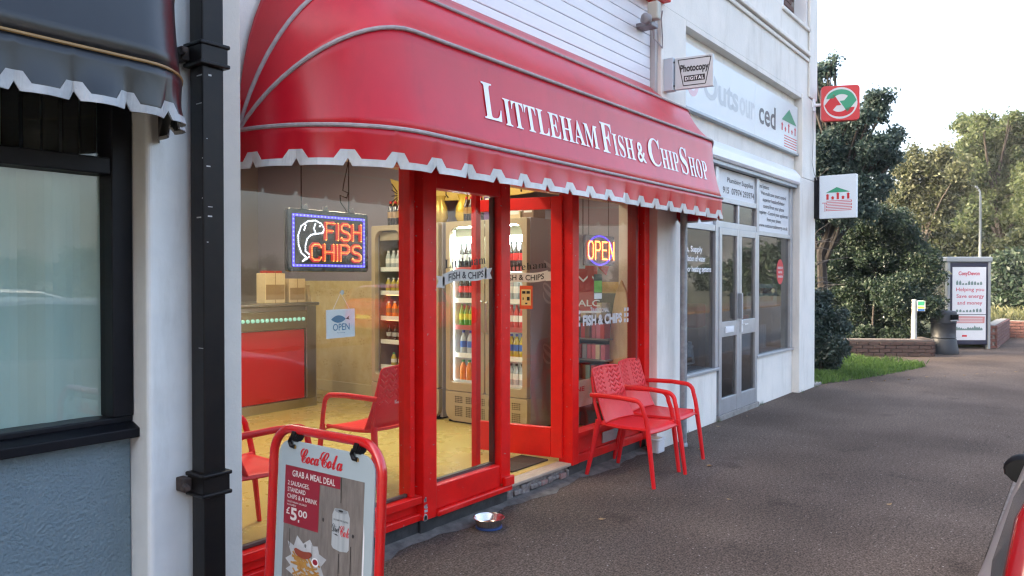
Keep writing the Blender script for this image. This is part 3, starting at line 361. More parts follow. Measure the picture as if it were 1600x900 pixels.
# asphalt edge strip along the shop wall (rough cement fillet)
b = MB()
xs = [2.1+i*.12 for i in range(38)]
for i in range(len(xs)-1):
    w0 = .10+.035*math.sin(xs[i]*7)+.02*math.sin(xs[i]*19); w1 = .10+.035*math.sin(xs[i+1]*7)+.02*math.sin(xs[i+1]*19)
    b.add([(xs[i], 3.30, .03), (xs[i+1], 3.30, .03), (xs[i+1], 3.285-w1, .0035), (xs[i], 3.285-w0, .0035)], [(0, 3, 2, 1)])
struct(b.build('pavement_cement_strip', mat('dirty_cement', (.15, .14, .13), .9, col2=(.07, .065, .06), vscale=12, bump=.6, bscale=50)), 'grey cement fillet where the pavement meets the chip shop')
# ================================================================== NEIGHBOUR SHOP (left, cropped)
WY = 3.285
nb = thing('dark_fronted_shop', 'neighbouring shop with blue grey stucco below a dark framed curtained window', 'shop', (.4, WY, 0))
MB().box(-3, 1.653, WY, WY+.25, -.2, .925).build('stucco_wall', M_blue, nb, .004)
MB().box(-3, 2.02, WY+.02, WY+.3, 2.62, 7.0).build('upper_wall', M_white, nb)
MB().box(-3.1, -3, WY, 9, -.2, 7).box(-3, 2.0, 8.9, 9, -.2, 7).box(1.9, 2.02, WY+.3, 8.9, -.2, 7).build('side_wall', M_white, nb)
MB().box(-3, 1.9, WY+.3, 8.9, 2.75, 2.85).build('ceiling', M_white, nb)
fr = MB()
fr.box(-3, 1.655, WY-.02, WY+.10, .985, 1.012)           # bottom rail
fr.box(1.567, 1.654, WY-.03, WY+.10, 1.012, 2.62)        # right stile
fr.box(-3, 1.567, WY-.025, WY+.09, 2.03, 2.10)          # transom
fr.box(-3, 1.654, WY-.03, WY+.10, 2.56, 2.62)
fr.build('window_frame', M_navy, nb, .006)
MB().add([(-3, WY-.075, .925), (1.657, WY-.075, .925), (1.657, WY+.1, .925), (-3, WY+.1, .925), (-3, WY-.075, .965), (1.657, WY-.075, .965), (1.657, WY-.02, .986), (-3, WY-.02, .986), (1.657, WY+.1, .986), (-3, WY+.1, .986)],
         [(0,3,2,1), (0,1,5,4), (4,5,6,7), (7,6,8,9), (1,2,8,6,5), (0,4,7,9,3)]).build('window_sill', M_navy, nb, .004)
MB().box(-2.9, 1.567, WY+.035, WY+.041, 1.012, 2.03).build('window_pane', M_glassd, nb)
MB().box(-2.9, 1.567, WY+.035, WY+.041, 2.10, 2.56).build('transom_pane', M_glassd, nb)
M_net = mat('pale_green_blind', (.50, .60, .545), .8, var=.06, vscale=3)
M_netf = M_net
cu = MB(); n = 160
pts = [(-2.9+4.6*i/n, WY+.10+.016*math.sin(i*.75+.6*math.sin(i*.13))+.012*math.sin(i*.31+1)) for i in range(n+1)]
for i in range(n):
    (xa, ya), (xb, yb) = pts[i], pts[i+1]; cu.add([(xa, ya, .99), (xb, yb, .99), (xb, yb, 2.045), (xa, ya, 2.045)], [(0, 1, 2, 3)])
cu.build('net_curtain', M_netf, nb, smooth=True)
M_blinds = mat('dark_vertical_blind', (.035, .035, .032), .7)
cu = MB()
for i in range(60):
    x = -2.9+i*.075; cu.box(x, x+.062, WY+.14+.008*(i % 2), WY+.146+.008*(i % 2), 2.07, 2.60)
o = cu.build('blind_slats', M_blinds, nb); o['kind'] = 'stuff'
# pilaster between the two shops
pil = thing('white_pilaster', 'white painted pilaster behind the black drainpipe', 'pilaster', (1.85, 3.2, 0))
MB().box(1.656, 1.985, 3.138, WY+.3, -.2, 7).build('shaft', M_white, pil, .022, segs=4)
MB().box(1.99, 2.108, 3.150, WY+.3, -.2, 7).build('cream_strip', M_renderc, pil, .006)
# black drainpipe
dp = thing('drainpipe', 'black square cast iron drainpipe with two collars on the white pilaster', 'drainpipe', (1.875, 3.05, 0))
MB().box(1.825, 1.925, 3.0, 3.1, -.05, 2.5).box(1.825, 1.925, 3.0, 3.1, 2.50, 7).build('pipe', M_black, dp, .006)
for zc in (2.553, .712):
    c = MB().box(1.812, 1.938, 2.987, 3.113, zc-.042, zc+.042).build('collar', M_black, dp, .005)
    for dz in (-.042, .042):
        MB().box(1.804, 1.946, 2.979, 3.119, zc+dz-.009, zc+dz+.009).build('rim', M_black, c, .006)
    MB().box(1.772, 1.81, 3.07, 3.138, zc-.03, zc+.03).tube([(1.775, 3.075, zc), (1.76, 3.02, zc)], .014, 8).build('lug', mat('rusty_iron', (.06, .035, .025), .8, col2=(.014, .013, .013), vscale=40), c, .006)
fk = MB(); rp = random.Random(17)
for k in range(13):               # old white paint splashed on the pipe edge
    z = rp.choice((rp.uniform(1.5, 2.5), rp.uniform(.9, 2.5), rp.uniform(1.2, 3))); h = rp.uniform(.003, .012)
    if rp.random() < .55: fk.box(1.8242, 1.8249, 3.0+rp.random()**2*.05, 3.0+rp.random()**2*.05+rp.uniform(.002, .004), z, z+h*.5)
    else: fk.box(1.825+rp.uniform(0, .04), 1.83+rp.uniform(0, .04), 2.9992, 2.9999, z, z+h*.6)
fk.build('paint_flecks', mat('old_white_paint', (.5, .5, .48), .7), dp)['kind'] = 'stuff'
# ================================================================== CANOPIES
def canopy(root, x0, x1, hoops, top, al, ar, zp, wy, M_f, M_r, val_h, period, M_t, wob=.012, left_round=True, sag=.02, phase=0., n_arc=14, seed=1):
    """Dutch canopy: hoops (d,z) hinged at (x0/x1, wy, zp); fabric stretched over them down to a scalloped valance"""
    rn = random.Random(seed)
    def path(k_d, k_z, scale=1.):
        P = []
        for i in range(n_arc+1):
            f = math.pi/2*i/n_arc
            if left_round: P.append((x0+al*(1-math.cos(f)), k_d*math.sin(f), zp+(k_z-zp)*math.sin(f)))
        if not left_round: P.append((x0, k_d, k_z))
        m = 30; xa, xb = (x0+al if left_round else x0), x1-ar
        for i in range(1, m): P.append((xa+(xb-xa)*i/m, k_d, k_z))
        for i in range(n_arc, -1, -1):
            f = math.pi/2*i/n_arc
            P.append((x1-ar*(1-math.cos(f)), k_d*math.sin(f), zp+(k_z-zp)*math.sin(f)))
        return P
    rows = [path(d, z) for d, z in hoops]
    last = rows[-1]; topd, topz = top
    T = [(p[0], min(p[1], topd), zp+(topz-zp)*max(0, (p[2]-zp)/(hoops[-1][1]-zp))) for p in last]
    if abs(topd) < 1e-6: T = [(p[0], 0.0, q[2]) for p, q in zip(last, T)]
    rows.append(T)
    fab = MB(); N = len(rows[0]); sub = 8
    grid = []
    for k in range(len(rows)-1):
        for j in range(sub+(k == len(rows)-2)):
            t = j/sub; line = []
            for i in range(N):
                a, c = rows[k][i], rows[k+1][i]
                s_ = -sag*4*t*(1-t)*math.sqrt(max(0, rows[0][i][1]/hoops[0][0]))
                wv = .002*math.sin(i*.9+k*2)*math.sin(math.pi*t)
                line.append((a[0]+(c[0]-a[0])*t, wy-(a[1]+(c[1]-a[1])*t)-s_-wv, a[2]+(c[2]-a[2])*t+s_*.6))
            grid.append(line)
    R_ = len(grid)
    fab.add([p for l in grid for p in l], [(r*N+i, r*N+i+1, (r+1)*N+i+1, (r+1)*N+i) for r in range(R_-1) for i in range(N-1)])
    o = fab.build('fabric', M_f, root, smooth=True, ang=60)
    sd = o.modifiers.new('thick', 'SOLIDIFY'); sd.thickness = .003; sd.offset = -1
    for k, (d, z) in enumerate(hoops):
        P = [(p[0], wy-p[1]-.004, p[2]) for p in rows[k]]
        MB().tube(P, .011 if M_r is M_rope else .006, 8).build('piping', M_r, root, smooth=True)
    # valance
    base = [(p[0], wy-p[1]) for p in rows[0]]; sc = period/.245; hs = .88 if sc > .9 else .72
    L = [0.]
    for i in range(1, len(base)): L.append(L[-1]+math.dist(base[i], base[i-1]))
    def at(s):
        s = min(max(s, 0), L[-1])
        for i in range(1, len(L)):
            if s <= L[i] or i == len(L)-1:
                t = (s-L[i-1])/max(1e-9, L[i]-L[i-1]); a, c = base[i-1], base[i]
                tx, ty = c[0]-a[0], c[1]-a[1]; l = math.hypot(tx, ty)
                return a[0]+tx*t, a[1]+ty*t, ty/l, -tx/l
    offs = [-.064*sc, -.033*sc, -.022*sc, 0, .022*sc, .033*sc, .064*sc]
    S_ = {0., L[-1]}; nk = int(L[-1]/period)+2
    cs = [phase+k*period for k in range(nk)]
    for c in cs:
        for q in offs: S_.add(c+q)
    for k in range(int(L[-1]/.04)): S_.add(k*.04+.013)
    S_ = sorted(x for x in S_ if 0 <= x <= L[-1])
    def near(s): return min(abs(s-c) for c in cs)
    def bot(s):
        q = near(s)/sc; return hs*max(0., .042*(1-q/.022)) if q < .022 else 0.
    def tape(s):
        q = near(s)/sc; return (.036+(.048 if q < .033 else max(0., .048*(1-(q-.033)/.031)) if q < .064 else 0.))*hs
    def bulge(s, h):           # h: 0 top .. 1 bottom; each scallop hangs its own way
        k = int(math.floor((s-phase)/period)); r = random.Random(seed*97+k)
        ph = ((s-phase)/period) % 1
        return -.020*h+h*h*(wob*(2*r.random()-.6)+wob*1.6*math.sin(math.pi*ph)*(.5+r.random())+wob*.9*math.sin(s*2.1+seed))
    def pt(s, z, out=0.):
        x, y, nx, ny = at(s); h = min(1, max(0, (zp-.004-z)/val_h)); d = bulge(s, h)+out+.004
        return (x+nx*d, y+ny*d, z)
    zb = zp-val_h
    v = MB(); vt = MB(); V = []; Q = []; hh = 6
    for s in S_:
        b_ = zb+bot(s)
        for j in range(hh): V.append(pt(s, zp-.002+(b_-(zp-.002))*j/(hh-1)))
        t_ = zb+tape(s)
        Q += [pt(s, b_-.002, .0022), pt(s, t_, .0022)]
    n = len(S_)
    v.add(V, [(i*hh+j, i*hh+j+1, (i+1)*hh+j+1, (i+1)*hh+j) for i in range(n-1) for j in range(hh-1)])
    vt.add(Q, [(2*i, 2*i+2, 2*i+3, 2*i+1) for i in range(n-1)])
    o = v.build('valance', M_f, root, smooth=True, ang=50)
    sd = o.modifiers.new('thick', 'SOLIDIFY'); sd.thickness = .002; sd.offset = 0
    o2 = vt.build('scalloped_tape', M_t, root)
    sd = o2.modifiers.new('thick', 'SOLIDIFY'); sd.thickness = .0016; sd.offset = 0
    # inside face of the binding, turned over the edge
    Q2 = []
    for s in S_:
        b_ = zb+bot(s); Q2 += [pt(s, b_-.002, -.0030), pt(s, b_+.012, -.0030)]
    MB().add(Q2, [(2*i, 2*i+1, 2*i+3, 2*i+2) for i in range(n-1)]).build('turned_hem', M_t, o2)
    return path
AX0, AX1, AZ = 2.185, 6.90, 2.31
aw = thing('red_canopy', 'red vinyl shop canopy with white serif lettering and scalloped white edge', 'awning', (4.5, WY, AZ))
canopy(aw, AX0, AX1, [(.68, AZ), (.585, 2.83), (.35, 3.14)], (0, 3.385), .60, .33, AZ, WY, M_pvc, M_rope, .185, .245, M_tape, phase=.10, seed=3)
M_letter = mat('white_vinyl_letters', (.80, .82, .85), .45, var=.04, vscale=10)
# the lettering lies on the front panel between bottom rail and middle hoop
ft, ff_ = Vector((0, WY-.68, AZ)), Vector((0, WY-.585, 2.83))
_up = (ff_-ft).normalized()
def awn(u, z):
    t = (z-AZ)/(2.83-AZ); y = (WY-.68)+.095*t
    s_ = -.02*4*t*(1-t)
    return Vector((u, y-s_-.0045, z+s_*.6))
lb = MB()
capI = max(GLY['bI'][1][0][1::2])/500
for body, u0, u1, z0, z1 in (('L', 3.30, 3.462, 2.490, 2.695), ('ITTLEHAM', 3.487, 4.535, 2.480, 2.638), ('F', 4.583, 4.735, 2.472, 2.682), ('ISH', 4.742, 5.055, 2.470, 2.625),
                             ('C', 5.292, 5.492, 2.464, 2.684), ('HIP', 5.505, 5.825, 2.466, 2.625), ('S', 5.862, 6.000, 2.460, 2.686), ('HOP', 6.030, 6.405, 2.462, 2.625)):
    bs = None if body in 'CS' else capI
    place_text(glyph_text(['b'+c for c in body], .012), awn, u0, u1, z0, z1, lb, base=bs)
place_text(plain_text('&', .012), awn, 5.095, 5.225, 2.466, 2.620, lb)
lb.build('lettering', M_letter, aw)
bc = thing('black_canopy', 'black vinyl canopy with gold piping and scalloped white edge over the dark window', 'awning', (.2, WY, 2.34))
canopy(bc, -2.6, 1.715, [(.68, 2.345), (.62, 2.95)], (.0, 3.6), .4, .34, 2.345, WY, M_blackpvc, M_gold, .175, .172, mat('grimy_white_tape', (.40, .42, .42), .5, var=.35, vscale=10), left_round=False, phase=.125, wob=.016, seed=8)

# ================================================================== FISH AND CHIP SHOP : building and shopfront
fs = thing('fish_and_chip_shop', 'chip shop with red framed glass front, white boards above and open red door', 'shop', (4.5, WY, 0))
# upper wall with white boards, each a piece of its own
MB().box(2.108, 6.50, WY+.03, WY+.3, 2.30, 7).build('upper_wall', M_render, fs)
bd = MB().box(2.112, 6.545, WY-.002, WY+.028, 3.345, 3.4445).build('board', M_board, fs, .006)
for i in range(1, 10): shared('board', bd, (RND.uniform(-.003, .0), RND.uniform(-.0015, .0015), .1035*i), fs)
MB().box(6.548, 6.60, WY-.05, WY+.03, 3.0, 4.6).build('corner_trim', mat('grey_trim', (.42, .42, .42), .6), fs, .004)
MB().box(2.2, 6.66, WY-.16, WY+.02, 4.17, 4.3).build('red_upper_sill', M_red, fs, .01)
# frame
def part(name, b, m=M_red, bev=.004, label=None, par=None): return box(name, b, m, par or fs, bev, label)
fz = .105
part('plinth', (2.0, 3.43, WY+.004, WY+.2, -.2, fz), M_plinth)
part('plinth', (3.432, 4.318, WY-.012, WY+.2, -.2, fz), M_plinth)
part('plinth', (5.15, 6.484, WY+.004, WY+.2, -.2, fz), M_plinth)
# broken step under the doorway: worn blocks of render and brick
M_chip = mat('flaking_render', (.30, .28, .26), .9, col2=(.13, .10, .09), vscale=26, bump=.9, bscale=35, bdist=.02)
st = part('step', (4.32, 5.148, WY+.012, WY+.2, -.2, fz-.002), M_chip, .008)
r_ = random.Random(4)
x = 4.325
while x < 5.10:
    w = r_.uniform(.06, .15)
    MB().box(x, min(x+w, 5.146)-.008, WY-.004-r_.uniform(0, .012), WY+.02, .02+r_.uniform(-.02, .02), fz-.012-r_.uniform(0, .03)).build('render_chunk', M_chip if r_.random() < .75 else mat('red_flaked_brick', (.3, .12, .1), .9, col2=(.25, .22, .2), vscale=40), st, .008)
    x += w
part('threshold', (4.32, 5.148, WY-.022, WY+.16, fz, .128), mat('worn_wood_threshold', (.42, .34, .26), .6, col2=(.28, .22, .17), vscale=8, stretch=(1, 8, 1)), .006)
def window(name, xa, xb, za, zb_, yf=WY+.045, g=M_glass):
    w = MB().box(xa, xb, yf, yf+.006, za, zb_).build(name, g, fs); return w
# head rail
part('head_rail', (2.112, 6.484, WY-.012, WY+.10, 2.275, 2.46))
# ---- first window
part('sill_rail', (2.112, 3.428, WY-.035, WY+.10, .215, .262))
part('sill_panel', (2.112, 3.428, WY+.012, WY+.09, .152, .213))
part('bottom_rail', (2.112, 3.428, WY-.022, WY+.10, fz+.002, .150))
part('window_stile', (3.350, 3.392, WY-.006, WY+.09, .264, 2.273))
part('gap_shade', (3.394, 3.427, WY+.075, WY+.09, .264, 2.273), M_dark)  # near-black strip paints the shade inside the recess
window('window_pane', 2.112, 3.349, .264, 2.273)
part('bead', (2.112, 3.349, WY+.015, WY+.042, .264, .285), mat('dark_brown_bead', (.05, .025, .018), .5))
# ---- fixed door leaf beside the window
leaf1 = MB()
leaf1.box(3.429, 3.548, WY-.045, WY+.055, fz+.002, 2.273)          # post and hinge stile
leaf1.box(4.205, 4.312, WY-.045, WY+.055, fz+.062, 2.273)
leaf1.box(3.548, 4.205, WY-.035, WY+.05, .150, .300)
leaf1.box(3.548, 4.205, WY-.035, WY+.05, 2.158, 2.272)
d1 = leaf1.build('fixed_door', M_red, fs, .006)
MB().box(3.548, 4.318, WY-.062, WY+.05, fz+.002, .148).build('weather_bar', M_red, d1, .01)
MB().box(4.216, 4.322, WY-.075, WY-.046, .15, .215).build('bolt_block', M_red, d1, .006)
MB().box(3.548, 4.205, WY+.005, WY+.011, .3, 2.158).build('door_pane', M_glass, d1)
MB().box(3.549, 4.204, WY+.012, WY+.045, .301, .318).box(4.182, 4.204, WY+.012, WY+.045, .318, 2.157).build('inner_bead', mat('black_bead', (.02, .015, .013), .5), d1)
pr = MB()
for k in range(26):
    x = 3.434+r_.uniform(0, .02); z = .12+r_.random()**2*.12
    pr.obox((x, WY-.0455, z), (r_.uniform(.003, .010), 0, 0), (0, .0006, 0), (0, 0, r_.uniform(.004, .016)))
pr.build('flaked_paint', mat('bare_grey_undercoat', (.45, .42, .4), .8), d1)
# ---- third window and its post
part('door_post', (5.150, 5.245, WY-.03, WY+.10, fz+.002, 2.273))
part('sill_rail', (5.247, 6.386, WY-.03, WY+.10, .315, .352))
part('sill_panel', (5.247, 6.386, WY+.006, WY+.09, .175, .313))
part('bottom_rail', (5.247, 6.386, WY-.022, WY+.10, fz+.002, .173))
part('window_stile', (6.275, 6.31, WY+.0, WY+.09, .354, 2.273), mat('dark_red_paint', (.2, .006, .006), .4))
part('corner_post', (6.388, 6.484, WY-.03, WY+.10, fz+.002, 2.273))
part('stile_panel', (6.312, 6.386, WY+.03, WY+.09, .354, 2.273), M_red)
window('window_pane', 5.247, 6.274, .354, 2.273)
vt_ = part('vent_plate', (5.665, 6.015, WY-.012, WY+.004, .196, .288), M_alu, .004)
for k in range(5): MB().box(5.69, 5.99, WY-.0165, WY-.0125, .208+k*.015, .216+k*.015).build('louvre', M_alu, vt_)
# ---- open door leaf, hinged on the right and swung inwards
hx, hy = 5.145, WY+.06
od = thing('open_door', None, None, (hx, hy, 0)); od.parent = fs; od.location = (hx-4.5, hy-WY, 0)
WLOC[od.name] = Vector((hx, hy, 0))
ex = Vector((-.17, .845, 0)).normalized(); en = Vector((-ex.y, ex.x, 0))      # along the leaf, and its face
def leafbox(u0, u1, z0, z1, t0=-.022, t1=.022):
    c = Vector((hx, hy, (z0+z1)/2))+ex*((u0+u1)/2)+en*((t0+t1)/2)
    return MB().obox(c, ex*((u1-u0)/2), en*((t1-t0)/2), Vector((0, 0, (z1-z0)/2)))
LW = .81
for nm, a in (('hinge_stile', (0, .095, .16, 2.25)), ('lock_stile', (LW-.062, LW, .16, 2.25)), ('bottom_rail', (.097, LW-.064, .16, .40)), ('top_rail', (.097, LW-.064, 2.15, 2.249))):
    leafbox(*a).build(nm, M_redleaf, od, .005)
leafbox(.097, LW-.064, .40, 2.15, -.003, .003).build('door_pane', M_glass, od)
MB().box(4.128, 4.176, 3.40, 3.445, .13, 2.7).build('inner_post', M_redleaf, fs, .004)
k = leafbox(LW-.05, LW-.025, 1.42, 1.52, -.03, .03).build('lock_plate', M_steel, od, .003)
# vertical pull rail seen on the free edge
for z0 in (): leafbox(LW-.07, LW-.03, z0, z0+.03, .022, .07).build('pull_bracket', M_red, od)
# side and back walls, ceiling, floor of the shop room
M_cream = mat('cream_patterned_wallpaper', (.66, .55, .31), .6, col2=(.58, .44, .21), vscale=9, detail=6)
M_mauve = mat('mauve_grey_wall', (.29, .26, .33), .7, var=.06, vscale=2)
M_floor = mat('yellow_vinyl_floor', (.47, .355, .115), .28, var=.02, vscale=3.0, rvar=.08, spec=.4)
M_ceil = mat('grey_ceiling', (.42, .38, .36), .8)
rm = thing('shop_room', None, None, (4.3, 6, .13)); rm.parent = fs; rm.location = (-.2, 6-WY, .13); WLOC[rm.name] = Vector((4.3, 6, .13))
MB().box(2.1, 6.70, WY+.1, 9.5, -.2, .130).build('shop_floor', M_floor, rm)
MB().box(6.56, 6.70, WY+.1, 9.5, .13, 1.56).build('papered_wall', M_cream, rm)
MB().box(6.562, 6.70, WY+.1, 9.5, 1.56, 3.3).build('mauve_wall', M_mauve, rm)
MB().box(2.02, 2.11, WY+.1, 9.5, .13, 3.3).build('mauve_wall', M_mauve, rm)
MB().box(2.02, 6.7, 9.4, 9.5, .13, 3.3).build('back_wall', mat('brown_grey_back_wall', (.27, .24, .25), .7), rm)
MB().box(2.02, 6.7, WY+.1, 9.5, 3.22, 3.3).build('ceiling', M_ceil, rm)
MB().box(6.535, 6.558, 6.45, 9.4, .13, .27).build('skirting', mat('cream_skirting', (.62, .52, .3), .5), rm, .004)
MB().box(4.62, 5.10, WY+.17, 3.72, .131, .142).build('doormat', mat('brown_coir_mat', (.07, .045, .028), .95, col2=(.045, .03, .02), vscale=90, bump=.8, bscale=200), rm)
fp = MB()
r_ = random.Random(9)
for iy in range(12):                                             # sprigs printed on the wallpaper: one flat print
    for iz in range(4):
        y = 6.55+iy*.28+(iz % 2)*.14; z = .5+iz*.3
        for k in range(5):
            a = k*1.3; fp.poly(ellipse(.035*math.cos(a), .035*math.sin(a), .016, .010, 6), (6.5585, y, z), (0, 1, 0), (0, 0, 1))
fp.build('wallpaper_sprigs', mat('ochre_sprig_print', (.52, .38, .18), .6), rm)
# ceiling lights (lit)
M_tube = emis('warm_tube', (1, .78, .46), .6)
def lamp_fitting(x, y, e, lab, lx=1.2, col=(1, .84, .62)):
    t = thing('ceiling_light', lab, 'ceiling light', (x, y, 3.22), 'ceiling lights in the chip shop')
    MB().box(x-lx/2, x+lx/2, y-.09, y+.09, 3.185, 3.219).build('housing', M_print, t, .006)
    MB().box(x-lx/2+.03, x+lx/2-.03, y-.07, y+.07, 3.165, 3.184).build('diffuser', M_tube, t, .006)
    ld = bpy.data.lights.new('ceiling_lamp', 'AREA'); ld.shape = 'RECTANGLE'; ld.size = lx; ld.size_y = .16; ld.energy = e; ld.color = col
    lo = bpy.data.objects.new('ceiling_lamp', ld); COL.objects.link(lo); lo.parent = t; lo.location = (0, 0, -.07)
lamp_fitting(3.3, 4.3, 5.6, 'lit fluorescent fitting above the red chairs inside the window')
lamp_fitting(4.9, 5.0, 5.6, 'lit fluorescent fitting above the customer floor by the fridges')
lamp_fitting(4.2, 6.6, 5.6, 'lit fluorescent fitting just in front of the counter')
lamp_fitting(4.0, 8.2, 5.6, 'lit fluorescent fitting behind the counter')
# ================================================================== INSIDE THE SHOP
# counter
ct = thing('serving_counter', 'red fronted serving counter with stainless trim and a row of teal dots', 'counter', (4, 7.13, .13))
MB().box(2.15, 5.70, 7.15, 7.9, .13, 1.28).build('carcass', M_steel, ct, .006)
MB().box(2.15, 5.58, 7.13, 7.149, .235, 1.02).build('front_panel', mat('red_laminate', (.47, .012, .016), .22, coat=.5), ct, .004)
MB().box(2.15, 5.74, 7.11, 7.148, .13, .23).build('kick_plate', M_steel, ct, .004)
MB().box(5.60, 5.74, 7.115, 7.148, .232, 1.28).build('end_post', M_steel, ct, .006)
MB().box(2.15, 5.598, 7.10, 7.149, 1.03, 1.23).build('trim_band', mat('bronzed_steel', (.30, .24, .16), .35, .8), ct, .006)
MB().box(2.12, 5.76, 7.08, 7.95, 1.285, 1.32).build('counter_top', M_steel, ct, .008)
dots = MB()
for i in range(40): dots.lathe([(.021, 0), (.021, .012), (.012, .018)], (3.2+i*.06, 7.099, 1.135), 10, axis=Matrix.Rotation(math.radians(90), 3, 'X'))
o = dots.build('teal_dots', mat('glowing_teal', (.25, .52, .45), .35, emit=(.35, .75, .62), estr=0.06), ct); o['kind'] = 'stuff'  # studs emit a faint teal glow of their own
# frying range behind
rg = thing('frying_range', 'grey stainless frying range with hood behind the counter', 'frying range', (4, 8.9, .13))
MB().box(2.2, 5.2, 8.5, 9.38, .13, 1.35).build('body', M_steel, rg, .01)
MB().box(2.2, 5.2, 8.75, 9.38, 1.36, 1.95).build('upright', mat('grey_brushed_panel', (.36, .35, .34), .4, .5), rg, .01)
MB().prism([(0, 0), (.8, 0), (.8, .5), (.35, .5)], (2.2, 9.38, 1.96), (0, -1, 0), (0, 0, 1), (3.0, 0, 0)).build('hood', M_steel, rg, .01)
# things on the counter
def carton(x, y, z, w, d, h, lab, m, lid=True, rz=0):
    t = MB(); t.box(-w/2, w/2, -d/2, d/2, 0, h)
    a = t.build('carton', m, None, .004); a.location = (x, y, z); a.rotation_euler.z = rz; tag(a, lab, 'box')
    WLOC[a.name] = Vector((0, 0, 0))
    p_ = MB().box(-w/2+.01, w/2-.01, -d/2-.0015, -d/2-.0004, h*.12, h*.62).box(-.004, .004, -d/2-.0025, -d/2-.0016, 0, h)
    p_.build('printed_label', mat('brown_card_print', (.30, .2, .1), .8), a)
    return a
M_card = mat('cream_card', (.66, .53, .32), .8, var=.1)
carton(5.20, 7.22, 1.32, .26, .16, .33, 'tall cream carton with a printed front, standing on the counter', M_card)
carton(5.51, 7.26, 1.32, .22, .2, .27, 'plain cream carton at the right end of the counter', mat('tan_card', (.58, .45, .27), .8))
carton(5.42, 7.52, 1.32, .2, .14, .36, 'red box behind the cream cartons on the counter', mat('red_card', (.42, .04, .03), .6))
carton(4.62, 7.5, 1.32, .34, .25, .2, 'low dark box at the left on the counter', mat('dark_card', (.09, .07, .06), .7))
t = MB(); t.lathe([(.0, 0), (.10, 0), (.12, .02), (.115, .14), (.0, .20)], (5.36, 7.75, 1.66), 14)
# open menu holder leaning at the counter end
m_ = MB().obox((5.70, 7.25, 1.42), (.05, .02, 0), (.0, .004, .0), (.02, 0, .10)).obox((5.745, 7.26, 1.41), (.045, .03, 0), (0, .004, 0), (-.02, 0, .09))
tag(m_.build('menu_holder', M_card, None, .002), 'open cream menu card at the right end of the counter', 'menu')
